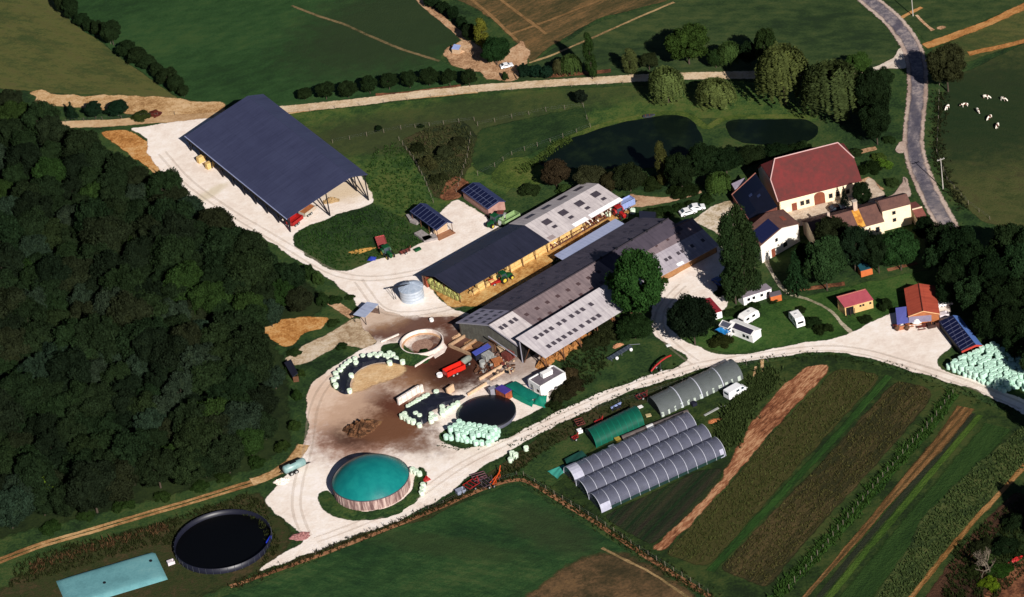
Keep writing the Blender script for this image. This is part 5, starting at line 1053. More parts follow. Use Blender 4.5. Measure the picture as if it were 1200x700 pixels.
# slurry tanker
t = local('slurry_tanker', 'pale turquoise slurry tanker with two axles by the woodland track', 'tanker', (346, 552.5), (357, 547.5))
MB().lathe([(0, -2.8), (.6, -2.75), (.95, -2.45), (.98, 2.4), (.6, 2.75), (0, 2.8)], (0, 0, 0), 24)
m = MB(); m.lathe([(0, -2.8), (.62, -2.74), (.95, -2.45), (.95, 2.4), (.62, 2.74), (0, 2.8)], (0, 0, 0), 24); m.v = [(z, x, y + 1.55) for x, y, z in m.v]; m.build('tank', mat('pale_turquoise_steel', C(150, 178, 176), C(110, 146, 146), sc=.8, rough=.4, spec=.5), t, True)
for x in (-1.4, -.2):
    for s in (-1, 1): MB().wheel((x, s * 1.05, .55), .55, .4).build('wheel', [M_tyre, M_hub], t)
m = MB(); m.box((0, 0, .75), (5, .8, .2)); m.tube((2.6, .3, .8), (4, 0, .6), .08); m.tube((2.6, -.3, .8), (4, 0, .6), .08); m.box((-.2, 0, 2.52), (1.6, .5, .08)); m.tube((-2.7, 0, 1.4), (-3.3, .2, 1.0), .12); m.build('chassis', M_steel, t)
# ---- heaps, covers, walls
def heap(name, label, cat, c, rx, ry, h, m, an=0.0, kind=None, seed=1):
    g = np.random.default_rng(seed); vs, fs = [], []; K, R_ = 28, 8; c = P(*c)
    for k in range(R_ + 1):
        f = k / R_
        for i in range(K):
            a = 2 * math.pi * i / K; w = 1 + .12 * math.sin(3 * a + seed) + .08 * math.sin(7 * a + 2 * seed)
            x, y = rx * f * w * math.cos(a), ry * f * w * math.sin(a)
            vs.append(c + A([x * math.cos(an) - y * math.sin(an), x * math.sin(an) + y * math.cos(an), h * (1 - f) ** .8 * (1 + .25 * g.normal() * (f < 1)) + .05]))
    for k in range(R_):
        for i in range(K): fs.append((k * K + i, (k + 1) * K + i, (k + 1) * K + (i + 1) % K, k * K + (i + 1) % K))
    o = MB().add(vs, fs).build(name, m); return tag(o, label, cat, None, kind)
def cover(name, label, cat, pix, h, m):
    p = smooth(dens(A([P(*q)[:2] for q in pix]), .7), True, 2)
    if np.sum(p[:, 0] * np.roll(p[:, 1], -1) - np.roll(p[:, 0], -1) * p[:, 1]) < 0: p = p[::-1]
    tt = np.roll(p, -1, 0) - np.roll(p, 1, 0); nr = np.c_[tt[:, 1], -tt[:, 0]]; nr /= np.linalg.norm(nr, axis=1)[:, None]
    k = len(p); V_ = [(x, y, .15) for x, y in p] + [(x, y, h + .08 * rng.normal()) for x, y in p - nr * .7]
    o = npy(name, V_, [(i, (i + 1) % k, (i + 1) % k + k, i + k) for i in range(k)] + [tuple(range(k, 2 * k))], m); return tag(o, label, cat)
M_blk = mat('black_plastic', C(34, 36, 50), C(22, 24, 34), sc=.7, rough=.45, spec=.4)
cover('silage_cover', 'curved black plastic sheet ringed by white bales around a tan floor', 'plastic sheet', [(396, 460), (392, 449), (396, 438), (405, 428), (420, 420), (434, 418), (450, 419), (466, 422), (476, 428), (472, 429), (455, 425), (438, 427), (424, 432), (414, 441), (410, 452), (412, 463), (404, 464)], .45, M_blk)
sheet('silage_floor', [(413, 440), (425, 432), (440, 427), (456, 426), (475, 430), (482, 432), (470, 440), (448, 450), (430, 456), (413, 464), (412, 450)], 10, field('silage_tan', [C(206, 164, 118), C(222, 184, 138), C(234, 202, 160)], soft=(.3, 1.4, .35)), soft=1.0)
cover('silage_cover', 'black plastic sheet between rows of white bales near the covered tank', 'plastic sheet', [(471, 483), (490, 470), (505, 464), (519, 460), (530, 465), (549, 465), (541, 470), (519, 478), (504, 483), (503, 495), (493, 500), (479, 493)], .5, M_blk)
heap('manure_heap', 'dark dung heap with green weeds on stained ground by the dome', 'heap', (424, 503), 4.4, 3.2, 1.9, field('manure', [C(50, 36, 26), C(88, 60, 42), C(126, 88, 62), C(60, 64, 34)], s=(.2, .9, 3)), .3)
heap('straw_heap', 'loose straw heap on bare ground inside the big barn', 'heap', (388, 236), 2.3, 1.5, .9, mat('dull_straw', C(186, 156, 110), C(140, 112, 80), sc=2), 0, None, 3)
heap('rubble_heap', 'pinkish rubble heap beside the open black tank', 'heap', (353, 629), 2.4, 1.6, .7, mat('pink_rubble', C(190, 140, 136), C(120, 66, 64), sc=3), 0, None, 5)
heap('gravel_heap', 'white gravel heap next to the slurry tanker', 'heap', (331, 565), 1.9, 1.4, .8, mat('white_gravel_heap', C(236, 224, 212, 1), C(220, 206, 192, 1)), 0, None, 6)
heap('hay_heap', 'golden hay scattered on the grass left of the green tractor', 'heap', (424, 294), 3.2, 1.0, .35, mat('golden_hay', C(196, 150, 76), C(160, 116, 56), sc=2), .1, None, 7)
heap('red_heap', 'bright red plastic heap among the white bales by the dome', 'heap', (500, 563), .9, .9, .9, M_red, 0, None, 8)
heap('earth_heap', 'tan earth heap behind the dark panel table on the grass', 'heap', (724, 405.5), 1.4, .8, .5, e_tan if False else mat('tan_heap', C(190, 136, 100), C(150, 104, 76)), .4, None, 9)
def lwall(name, label, a, b, h, m, th=.35, cat='wall', lift=0):
    a, b = P(*a), P(*b); d = b - a; nn = nz(np.cross(d, UP)) * -th
    return tag(MB().obox(a + UP * lift, d, nn, UP * h).build(name, m), label, cat)
M_wb = mat('white_block', C(236, 228, 222, 1), C(206, 190, 180), sc=1.2, lines=[((.84, .54, 0), 1.5, .1, C(170, 156, 148))])
lwall('block_wall', 'white panelled block wall on the muddy yard above a row of white bales', (468, 476), (493, 460.5), 2.0, M_wb, .5)
lwall('block_wall', 'single upright white block at the end of the panelled wall', (493.5, 461.5), (497, 459.5), 2.0, mat('pale_concrete', 0), .5)
lwall('concrete_wall', 'beige leaning concrete slab at the corner of the black plastic sheet', (525, 464), (533, 458.5), 1.9, mat('beige_slab', C(224, 192, 160), C(196, 160, 128), sc=.8), .4)
lwall('concrete_wall', 'long low beige wall leading to the covered black tank', (549, 465), (571, 451.5), .8, mat('beige_slab', 0))
lwall('concrete_wall', 'long low feed wall parallel to the barn gable, in front of the scrap', (562.5, 447), (596, 427.5), .8, mat('beige_slab', 0))
lwall('concrete_wall', 'short low wall right of the long feed wall', (575, 447), (599, 433), .6, mat('beige_slab', 0))
lwall('concrete_wall', 'low pale wall along the edge of the brown yard, above the round pit', (447, 402.5), (468, 393.5), .5, mat('pale_concrete', 0))
# stall with straw, in front of the gable
for a, b, lab in (((527, 408), (547, 395.5), 'upper low wall of the straw stall by the metal gable'), ((527, 408), (552, 418.5), 'lower low wall of the straw stall facing the mud'), ((541, 413), (561, 400), 'middle dividing wall of the straw stall')): lwall('stall_wall', lab, a, b, .9, mat('stall_concrete', C(196, 164, 132), C(150, 116, 90), sc=1))
heap('straw_bed', 'brown straw bedding inside the stall by the metal gable', 'straw', (553, 404), 3.6, 2.0, .5, mat('brown_straw', C(190, 146, 104), C(124, 84, 56), sc=1.5), .6, None, 4)
heap('straw_bed', 'pale straw scattered at the foot of the metal gable corner', 'straw', (538, 394), 2.4, 1.2, .4, mat('pale_straw', C(214, 180, 144), C(160, 120, 90), sc=1.5), .6, None, 12)
# scrap: pallets, drums, beams
def pallet(label, c, p2, m_, sc=1.0, zs=1):
    t = local('pallet_stack', label, 'pallets', c, p2, None, sc)
    for k in range(zs):
        m = MB()
        for i in range(6): m.box((0, -.5 + i * .2, .14 + k * .16), (1.2, .13, .03))
        for i in range(3): m.box((-.52 + i * .52, 0, .06 + k * .16), (.1, 1.1, .12))
        m.build('pallet', m_, t)
    return t
sc_l = [((574, 412), 'stack of dull pallets by the half blue container', M_wood, 6), ((582, 408), 'stack of brown pallets against the metal gable', M_brown, 8), ((590, 413), 'stack of pale pallets below the sloping rail', mat('pale_boards', 0), 5), ((596, 421), 'wide stack of red-brown pallets by the barn corner', M_rust, 6), ((572, 421), 'long white pallet stack left of the scrap heap', M_hub, 5), ((583, 427), 'orange-brown pallet stack near the feed wall', M_orange, 4), ((562, 408), 'low pallet stack between stall and container', M_brown, 3)]
for i, (c, lab, m_, k) in enumerate(sc_l): pallet(lab, c, (c[0] + 6, c[1] - 4 + i % 3), m_, 1.9, k)
def drum(label, c, m_, h=1.1, r=.45, name='steel_drum', cat='drum'):
    o = MB().lathe([(0, 0), (r, 0), (r, h * .32), (r * 1.04, h * .34), (r, h * .36), (r, h * .66), (r * 1.04, h * .68), (r, h * .7), (r, h), (r * .9, h), (r * .9, h - .05), (0, h - .05)], P(*c), 16).build(name, m_); return tag(o, label, cat)
drum('white plastic drum near the red tipping trailer', (566, 430), M_hub, 1.6, .7); drum('blue drum in front of the half blue container', (559, 416), M_cbl); drum('rusty drum by the feed wall end', (590, 430), M_rust); drum('white bulk bag on the mud left of the red tipping trailer', (515.5, 441.5), M_wp, .8, .7, 'bulk_bag', 'bag')
drum('white bulk bag on the brown edge beside the metal gable yard', (506, 377), M_wp, .8, .5, 'bulk_bag', 'bag')
t = local('tank_trailer', 'small grey tank trailer between red tipping trailer and scrap', 'tanker', (547, 427), (553, 423)); m = MB(); m.lathe([(0, -1.4), (.6, -1.3), (.75, -1), (.75, 1), (.6, 1.3), (0, 1.4)], (0, 0, 0), 18); m.v = [(z, x, y + 1.2) for x, y, z in m.v]; m.build('tank', mat('grey_green_steel', C(150, 156, 146), C(110, 116, 108)), t, True)
for s in (-1, 1): MB().wheel((0, s * .85, .45), .45, .3).build('wheel', [M_tyre, M_hub], t)
m = MB(); g_ = np.random.default_rng(77)
for k in range(150):
    q = P(g_.uniform(558, 604), g_.uniform(402, 440)); e_ = (q - P(585, 421)); 
    m.box(q + UP * g_.uniform(.1, .7), (g_.uniform(.2, 1.8), g_.uniform(.15, .5), g_.uniform(.1, .5)), g_.uniform(0, 3.1), int(g_.integers(0, 6)), g_.uniform(-.4, .4))
tag(m.build('scrap', [M_wood, M_brown, M_rust, M_hub, M_steel, mat('pale_boards', 0)]), 'scattered timber offcuts and scrap metal before the metal gable', 'scrap', None, 'stuff')
heap('scrap_heap', 'jumbled brown scrap and rubbish between the container and the feed wall', 'scrap', (585, 418), 4.2, 2.4, .8, field('scrap_mix', [C(50, 40, 38), C(110, 84, 76), C(170, 130, 112), C(96, 50, 40)], s=(.4, 1.2, 4), bump=1), .55, 'stuff', 14)
# ---- implements
def harrow(name, label, cat, c, p2, m_, L=3.0, W_=2.4, n=5, h=.9):
    t = local(name, label, cat, c, p2); m = MB()
    for k in range(4): m.box((-L / 2 + L * k / 3, 0, h), (.12, W_, .12))
    for s in (-1, 1): m.box((0, s * W_ / 2, h), (L, .12, .12)); m.tube((L / 2, s * W_ * .3, h), (L / 2 + .5, 0, h + .9), .07)
    m.build('frame', m_, t)
    for k in range(4):
        q = MB()
        for i in range(n): y = -W_ / 2 + W_ * (i + .5) / n; q.tube((-L / 2 + L * k / 3, y, h), (-L / 2 + L * k / 3 - .3, y, .02), .05)
        q.build('tine_row', M_steel, t)
    for s in (-1, 1): MB().wheel((-.2, s * (W_ / 2 + .25), .35), .35, .2).build('wheel', [M_tyre, M_hub], t)
    return t
harrow('disc_harrow', 'bright red harrow frame with white hubs beside the lane', 'harrow', (553, 571), (560, 566.5), M_red)
harrow('seed_drill', 'maroon and pink seed drill on the verge by the lane', 'seed drill', (562, 562), (566, 569), mat('maroon_paint', C(130, 92, 100), C(96, 60, 70)), 2.6, 3.0)
harrow('cultivator', 'dark cultivator with grey tines next to the orange plough', 'cultivator', (569.5, 569), (577, 565), mat('purple_grey_steel', C(90, 74, 84), C(66, 54, 62)), 2.6, 2.8, 6)
t = local('plough', 'long orange plough with a raised pointed beam beside the lane', 'plough', (581, 565), (588.5, 554)); m = MB(); m.tube((-2, -.3, .9), (3, .1, 1.0), .16); m.tube((-1.6, .6, .8), (1.8, .1, .9), .1); m.tube((2.5, .1, 1), (3.6, .2, 1.9), .1); m.build('beam', M_or, t)
for k in range(4): m = MB(); x = -1.8 + k * 1.1; m.prism([(x, -.5, .9), (x + .9, .2, .9), (x + .8, .5, .05), (x - .1, -.3, .05)], (.08, -.08, .0)); m.build('mouldboard', M_or, t)
MB().wheel((-2.1, -.5, .4), .4, .25).build('wheel', [M_tyre, M_hub], t)
def crate(label, c, p2, s, m_, name='crate', cat='crate'):
    t = local(name, label, cat, c, p2); L, W_, H = s; m = MB(); m.box((0, 0, .1), (L, W_, .1))
    for q in (-1, 1): m.box((0, q * W_ / 2, H / 2), (L, .06, H)); m.box((q * L / 2, 0, H / 2), (.06, W_, H))
    m.build('bin', m_, t); MB().box((-L * .12, 0, H), (L * .76, W_ * 1.02, .06)).build('lid', m_, t); return t
crate('grey-blue metal bin left of the red harrow', (540, 577.5), (546, 575), (2.0, 1.4, .9), mat('grey_blue_bin', C(120, 126, 146), C(150, 156, 176)))
crate('small white box standing between the bladder tank and open tank', (200.5, 661), (206, 659), (1.5, 1.1, .8), mat('white_box', C(220, 210, 216, 1), C(200, 190, 196)))
crate('white box between brown machine and red scrap by the lane', (679.5, 507), (685, 505), (1.1, .9, .8), M_wp)
crate('dark blue crate beneath the pale polytunnel skirt', (813.5, 475.5), (818, 473.5), (1.1, .9, .9), mat('navy_panel', 0))
crate('green feed box on the gravel edge near the solar shed', (489.5, 294), (495, 291.5), (1.6, .9, .6), M_green)
harrow('hay_rake', 'low rusty rake on the grass edge by the gravel', 'rake', (475, 296.5), (481, 294), M_rust, 2.4, 1.2, 4, .5)
harrow('old_machine', 'brown rusty machine with a dark hopper above the green polytunnel', 'machine', (680, 499.5), (684, 506), M_rust, 2.6, 1.8, 5, 1.2)
harrow('red_roller', 'red farm roller on the grass left of the green polytunnel', 'roller', (674, 515), (678, 513), M_red, 1.2, 1.0, 3, .6)
harrow('red_cultivator', 'small red cultivator between the lane and green polytunnel', 'cultivator', (701.5, 496), (706, 494), M_red, 1.6, 1.0, 3, .5)
harrow('red_cultivator', 'wide red cultivator lying above the grey polytunnel corner', 'cultivator', (752, 466), (758, 463.5), mat('deep_red', C(130, 30, 36), C(100, 26, 32)), 2.2, 1.6, 4, .5)
crate('rusty red hopper standing between the silo and the hay bales', (504, 333.5), (510, 331), (2.6, 2.0, 2.0), mat('rust_hopper', C(164, 84, 58), C(130, 62, 44), sc=1))
q = [P(333, 425, 1.6), P(341, 421, 2.6), P(349, 437, 2.6), P(343, 442, 1.6)]
t = thing('tent_hut', 'dark hut half hidden at the edge of the wood', 'hut', cent(q)); roofq(t, [q], M_black)
for i in range(4): wallq(t, gz(q[i]) * .95 + A(cent(q)) * .05, gz(q[(i + 1) % 4]) * .95 + A(cent(q)) * .05, 1.5, None, M_brown, .1)
# conveyor
t = local('conveyor', 'curved red conveyor arm with dark wheels on the grass by the lane', 'conveyor', (774, 433), (787, 426)); m = MB(); m.path([(-2.6, 0, .8), (-1.2, .05, 1.5), (.6, .1, 2.0), (2.2, .1, 2.2), (3.4, .05, 2.1)], .2, 6); m.build('arm', M_red, t)
m = MB(); m.tube((-.5, -.8, .4), (.2, 0, 1.8), .07); m.tube((-.5, .8, .4), (.2, 0, 1.8), .07); m.tube((-.5, -.8, .4), (-.5, .8, .4), .06); m.tube((-2.6, 0, .8), (-2.6, .5, 0), .07); m.tube((-2.6, 0, .8), (-2.6, -.5, 0), .07); m.build('frame', M_steel, t)
for s in (-1, 1): MB().wheel((-.5, s * .85, .4), .4, .25).build('wheel', [M_tyre, M_hub], t)
# solar table
q = [P(711, 419.5, .8), P(737, 403.8, 1.0), P(743, 406, .7), P(715.5, 422.3, .5)]; q[2] = q[1] + q[3] - q[0]
t = thing('panel_table', 'long low table of dark panels on the grass slope with white balls', 'panel table', cent(q)); slab(MB(), q, .06).build('panels', solar('table_cells', nz(q[1] - q[0]), nz(q[3] - q[0]), q[0], 1.0, 1.8, .08, .05, C(54, 62, 74), C(96, 104, 112)), t)
for k in (.05, .5, .95): b = q[0] + (q[1] - q[0]) * k; MB().tube(gz(b), b, .06, .06, 5).build('post', M_gry, t); b = q[3] + (q[2] - q[3]) * k; MB().tube(gz(b), b, .06, .06, 5).build('post', M_gry, t)
MB().tube(q[1] - UP * .1, P(750, 403.3, .9), .06).build('drawbar', M_gry, t)
for c in ((723.2, 421.6), (739.7, 411.6)): o = MB().lathe([(.001, 0), (.3, .08), (.42, .4), (.3, .72), (.001, .8)], P(*c), 14).build('float_ball', M_wp, None, True); tag(o, 'white ball lying on the grass at the ' + ('lower' if c[0] < 730 else 'upper') + ' end of the panel table', 'ball')
def board(label, a, b, w, m_, h=.15, name='plank', cat='plank'):
    a, b = P(*a), P(*b); d = b - a; nn = nz(np.cross(d, UP)); return tag(MB().obox(a - nn * w / 2 + UP * .1, d, nn * w, UP * h).build(name, m_), label, cat)
board('long pale plank on the grass right of the polytunnels', (825.5, 488), (842, 479), .5, M_hub, .2); board('short pale plank beyond the end of the long plank', (845, 478), (850, 477), .4, M_hub, .2)
heap('board_heap', 'orange board heap beside the long pale plank', 'boards', (837, 493.5), 1.7, .8, .35, M_orange, .3, None, 21)
board('pale blue pipe rail on the grass above the green polytunnel', (716, 480), (728, 473.5), .35, mat('pale_blue_sheets', 0), .4, 'pipe_rail', 'rail'); board('dark blue rail beside the pale blue pipe rail', (717, 482), (728, 476.5), .4, mat('navy_panel', 0), .3, 'pipe_rail', 'rail')
board('white sheet offcut near the green polytunnel end', (748, 478.5), (753, 476.5), 1.0, M_wp, .1, 'sheet_offcut', 'sheet'); board('pale cardboard on the grass right of the green polytunnel', (757, 488.5), (763, 487), 1.0, mat('cardboard', C(206, 186, 140), C(170, 150, 110)), .2, 'cardboard', 'cardboard')
board('yellow tarpaulin bundle at the low tunnel end', (721, 518), (727, 516), 1.3, mat('mustard_tarp', C(180, 160, 70), C(140, 120, 50)), .6, 'bundle', 'bundle'); board('white plank below the green polytunnel corner', (713, 525), (720, 522), .6, M_wp, .2)
for a, b, lab in (((484, 259), (492, 262), 'grey board stack left of the open solar shed'), ((490, 274), (503, 283), 'wide grey board stack on the gravel edge'), ((481, 253), (485, 259), 'pale plank stack under the shed eave'), ((496, 283), (512, 279), 'pale grey planks laid on the gravel near the open shed')): board(lab, a, b, 2.2, mat('grey_boards', C(176, 168, 164), C(130, 120, 122), sc=1.5), .6, 'board_stack', 'boards')
board('red-brown beam on the gravel edge below the board stacks', (469.5, 297.5), (479.5, 293), .6, M_rust, .35, 'beam', 'beam')
tarp('blue_tarp', 'crumpled dark blue tarpaulin on the grass left of the tractor', [P(430, 306, .1), P(433, 301, .6), P(441, 301, .6), P(440, 306, .1)], mat('royal_blue_tarp', C(34, 56, 160), C(26, 44, 130)), -.5, False)
board('bright blue panel fixed to the side of the open tank', (313.5, 641.5), (318.5, 633.5), .3, mat('royal_blue', C(30, 56, 200)), 1.3, 'panel', 'panel')
for i, (c, lab) in enumerate((((748, 407.5), 'white stone slab beside the branch lane on the grass'), ((781, 406.5), 'white stone slab near the lane bend'), ((757, 360), 'white board on the verge by the centre tree'), ((762, 356), 'second white board near the centre tree'))): board(lab, c, (c[0] + 5, c[1] - 1.5), .8, M_wp, .15, 'stone_slab', 'slab') if i != 0 else None
# picnic corner
def picnic(label, c, p2, m_=M_brown):
    t = local('picnic_table', label, 'picnic table', c, p2); MB().box((0, 0, .75), (1.8, .8, .06)).build('tabletop', m_, t)
    for s in (-1, 1): MB().box((0, s * .75, .45), (1.8, .3, .05)).build('bench', m_, t)
    m = MB()
    for x in (-.6, .6): m.tube((x, -.7, 0), (x, .3, .75), .05); m.tube((x, .7, 0), (x, -.3, .75), .05)
    m.build('leg_frame', m_, t)
for c, lab in (((1066, 383), 'orange-brown picnic table left of the white parasol'), ((1080, 386), 'picnic table below the white parasol'), ((1087, 382.5), 'picnic table right of the white parasol'), ((1051, 384), 'red-brown picnic table in front of the blue lean-to')): picnic(lab, c, (c[0] + 6, c[1] - 1), M_orange if 'orange' in lab else M_rust)
t = thing('parasol', 'white parasol between the picnic tables in front of the cabin', 'parasol', tuple(P(1075, 384))); c = org(t); MB().tube(c, c + UP * 2.2, .04).build('pole', M_hub, t); MB().lathe([(1.3, 1.75), (0.01, 2.3)], c, 8).build('canopy', M_wp, t)
for c, lab in (((1051.5, 388), 'dark round flower pot at the left corner of the cabin terrace'), ((1063, 387.5), 'small flower pot on the open gravel before the cabin')): o = MB().lathe([(0, 0), (.3, 0), (.45, .5), (.35, .5), (.7, .9), (.3, 1.3), (0, 1.35)], P(*c), 10).build('flower_pot', mat('pot_plant', C(66, 60, 44), C(110, 66, 50), sc=3)); tag(o, lab, 'flower pot')
crate('dark crate with white load at the right end of the terrace', (1091.5, 384), (1096, 383), (1.8, 1.2, 1.0), mat('dark_boards', 0)); crate('pinkish white chest beside the orange cabin wall', (1106, 371), (1110, 370), (2.2, 1.4, .9), mat('white_box', 0))
# ---- round bales
def bale_mesh(nm, m, r=.66, h=1.22):
    mb = MB(); K = 15; mb.lathe([(.001, 0), (r * .9, 0), (r, .07), (r * 1.01, h * .5), (r, h - .07), (r * .9, h), (.001, h - .02)], (0, 0, 0), K)
    g = np.random.default_rng(len(nm)); mb.v = [tuple(A(v) * (1 + .022 * g.normal())) for v in mb.v]
    o = mb.build(nm, m, None, False); return o
M_mint = mat('mint_bale_wrap', C(190, 222, 204, 1), C(168, 204, 186, 1), sc=1.5, rough=.4, spec=.5, obj=True); M_wbale = mat('white_bale_wrap', C(216, 232, 212, 1), C(196, 214, 190, 1), sc=1.5, rough=.4, spec=.5, obj=True)
proto = {'m': bale_mesh('wrapped_bale', M_mint), 'w': bale_mesh('wrapped_bale', M_wbale)}; first = {'m': True, 'w': True}
def bale(k, p, label, group, lay=False, s=1.0):
    o = proto[k] if first[k] else proto[k].copy()
    if not first[k]: COL.objects.link(o)
    first[k] = False; o.location = tuple(p); o.rotation_euler = (random.uniform(-.09, .09), random.uniform(-.09, .09), random.uniform(0, 6.28)); s *= random.uniform(.86, 1.0); o.scale = (s, s, s * random.uniform(.95, 1.05))
    return tag(o, label, 'bale', group)
def bgrid(k, O, Aend, Bend, na, nb, layers, label, group, keep=lambda i, j, l: True):
    O, a, b = P(*O), P(*Aend), P(*Bend); a = (a - O) / max(1, na - 1); b = (b - O) / max(1, nb - 1)
    for l in range(layers):
        for i in range(na - (l > 1)):
            for j in range(nb):
                if not keep(i, j, l): continue
                off = (a * .5 * (l % 2) if l else 0)
                bale(k, O + a * i + b * j + off + A([rng.normal() * .14, rng.normal() * .14, .02 + l * 1.19]), label, group)
bgrid('m', (1113, 433), (1178, 460), (1160, 411), 12, 10, 2, 'mint wrapped bale in the largest stack, below the solar shed with red fascia', 'bales in the big mint stack', lambda i, j, l: (l == 0 and (j < 2 or i < 1 or i > 10 or j > 8)) or (l == 1 and i < 11 and not (i + j > 18) and rng.random() > .07))
bgrid('m', (1185, 452), (1200, 458), (1200, 438), 3, 3, 2, 'mint wrapped bale in the largest stack, below the solar shed with red fascia', 'bales in the big mint stack')
bgrid('m', (523.5, 514.5), (572, 522.5), (536, 503.5), 9, 4, 2, 'mint wrapped bale in the stack on the grass tip below the covered tank', 'bales in the small mint stack', lambda i, j, l: l == 0 and (j in (0, 3) or i in (0, 8)) or (l == 1 and i < 8 and j > 0 or l == 1 and j == 0 and i in (2, 3, 5)))
for px, py in ((578, 515), (581.5, 511), (584, 507.5)): bale('m', P(px, py), 'mint wrapped bale in the stack on the grass tip below the covered tank', 'bales in the small mint stack')
ZT = lambda o, q: (o[0] + q[0] / 7.953, o[1] + q[1] / 7.953 + 3)
for q in [(170, 440), (190, 385), (205, 418), (235, 352), (262, 318), (292, 290), (325, 266), (372, 240), (445, 215), (508, 215), (553, 198), (578, 222), (610, 195), (648, 215), (690, 190), (682, 228), (724, 206), (755, 240)]: bale('w', P(*ZT((370, 390), q)), 'white wrapped bale in the curved row round the tan silage floor', 'bales round the silage floor')
for q, lab in (((195, 492), 'white wrapped bale at the lower left end of the curved row'), ((380, 282), 'white wrapped bale inside the curve, at the top of the black sheet'), ((335, 398), 'lone white wrapped bale midway on the curved black sheet'), ((318, 540), 'white wrapped bale at the bottom end of the curved black sheet'), ((695, 282), 'white wrapped bale lying where the curved row meets the tan floor'), ((812, 272), 'white wrapped bale at the far right end of the curved row')): bale('w', P(*ZT((370, 390), q)), lab, None)
for q in [(115, 358), (92, 380), (128, 395), (160, 418), (195, 432)]: bale('w', P(*ZT((460, 440), q)), 'white wrapped bale in the cluster on the left corner of the black sheet', 'bales on the sheet corner')
for q in [(150, 292), (172, 278), (197, 264), (222, 250), (248, 236), (275, 220), (303, 204), (333, 186)]: bale('w', P(*ZT((460, 440), q)), 'white wrapped bale in the straight row behind the panelled block wall', 'bales in the straight row')
for q in [(465, 295), (470, 330), (470, 355), (502, 330), (537, 308), (575, 285), (610, 260)]: bale('w', P(*ZT((460, 440), q)), 'white wrapped bale in the right-hand row between black sheet and covered tank', 'bales on the right sheet edge')
for q in [(365, 362), (362, 395), (365, 420), (400, 392)]: bale('w', P(*ZT((460, 440), q)), 'white wrapped bale in the clump of four at the black sheet notch', 'bales in the clump of four')
for q, lab in (((255, 460), 'white wrapped bale alone at the lowest tip of the black sheet'), ((220, 357), 'left one of two white bales in the middle of the black sheet'), ((255, 378), 'right one of two white bales in the middle of the black sheet'), ((410, 157), 'white wrapped bale beside the beige slab, at the upper sheet edge')): bale('w', P(*ZT((460, 440), q)), lab, None)
for q in [(985, 285), (1018, 302), (1050, 318), (1085, 425), (1078, 460), (1072, 495)]: bale('w', P(*ZT((360, 515), q)), 'white wrapped bale in the short row right of the turquoise dome', 'bales beside the dome')
for q, lab in (((878, 250), 'rear bale of the trio of white bales beside the lane'), ((908, 268), 'right bale of the trio of white bales beside the lane'), ((868, 306), 'front bale of the trio of white bales beside the lane'), ((1008, 198), 'single white bale on the grass right of the trio')): bale('w', P(*ZT((490, 500), q)), lab, None)
for c, lab in (((716.5, 249), 'white wrapped bale by the cattle barn end'), ((741.5, 250), 'white wrapped bale by the black canopy'), ((713, 254), 'pale wrapped bale at the end of the feed barrier')): bale('w', P(*c), lab, None)
# straw bales in the barns
hm = MB(); hm.lathe([(.001, -.6), (.6, -.6), (.68, -.5), (.7, 0), (.68, .5), (.6, .6), (.001, .6)], (0, 0, 0), 16); hm.v = [(z, x, y + .7) for x, y, z in hm.v]
hb = hm.build('round_hay_bale', mat('green_hay', C(190, 184, 110), C(130, 136, 78), sc=3, rough=1, obj=True)); hs = MB().box((0, 0, .45), (2.2, 1.1, .9)).build('straw_bale', mat('gold_straw', C(224, 192, 130, 1), C(190, 152, 92), sc=2, rough=1, obj=True))
rzv = math.atan2(hay['vn'][1], hay['vn'][0]); fh = [True, True]
def hput(i, p, lab, grp):
    o = (hb, hs)[i] if fh[i] else (hb, hs)[i].copy()
    if not fh[i]: COL.objects.link(o)
    fh[i] = False; o.location = tuple(p); o.rotation_euler = (0, 0, rzv + rng.normal() * .05); tag(o, lab, 'bale', grp)
for r in range(2):
    for k in range(7): hput(0, gz(hay['e1']) + hay['dn'] * (2.0 + k * 1.42 + .7 * r) + hay['vn'] * (1.0) + UP * (1.22 * r + .02), 'round green hay bale stacked at the open end of the black roofed barn', 'hay bales at the barn end')
for c_ in range(11):
    for r in range(3): hput(1, gz(hay['e1']) + hay['V'] * .335 + hay['vn'] * (c_ * 2.25 - .3 * (r % 2)) * 1.0 + hay['dn'] * (1.6 + .35 * r) + UP * (.9 * r + .02), 'straw bale in the golden stack under the front eave of the cattle barn', 'straw bales in the golden stack')
for c_ in range(5):
    for r in range(1 + (c_ % 2)): hput(1, gz(hay['e1']) + hay['V'] * .1 + hay['vn'] * (c_ * 2.4) + hay['dn'] * (1.2 + .3 * r) + UP * (.9 * r + .02), 'straw bale in the low row near the front corner of the cattle barn', 'straw bales in the low row')
for c, lab in (((236.5, 190), 'first straw bale under the long left eave of the big barn'), ((246.5, 197), 'second straw bale under the long left eave of the big barn')):
    hput(1, P(*c), lab, None)
    hput(1, P(*c) + UP * .9, lab.replace('straw bale', 'upper straw bale'), None)
# loose hay inside the tall hay barn
for k in range(9):
    q = gz(P(638.8, 419.8, 4)) - nz(flat(P(638.8, 419.8, 4) - P(604.2, 396.6, 7.06))) * (2.6 + (k % 2)) + nz(flat(P(697.2, 340, 7.06) - P(604.2, 396.6, 7.06))) * (1.5 + k * 2.7); s_ = (600 + 1, 1)
    o = heap('hay_heap', 'orange-brown loose hay heap inside the tall hay barn', 'heap', (0, 0), 1.7, 1.9, 1.6, mat('orange_hay', C(184, 128, 68), C(122, 76, 42), sc=1.2), 0, None, 30 + k); o['group'] = 'hay heaps in the tall barn'
    for v in o.data.vertices: v.co = v.co - Vector(tuple(P(0, 0))) + Vector(tuple(q))
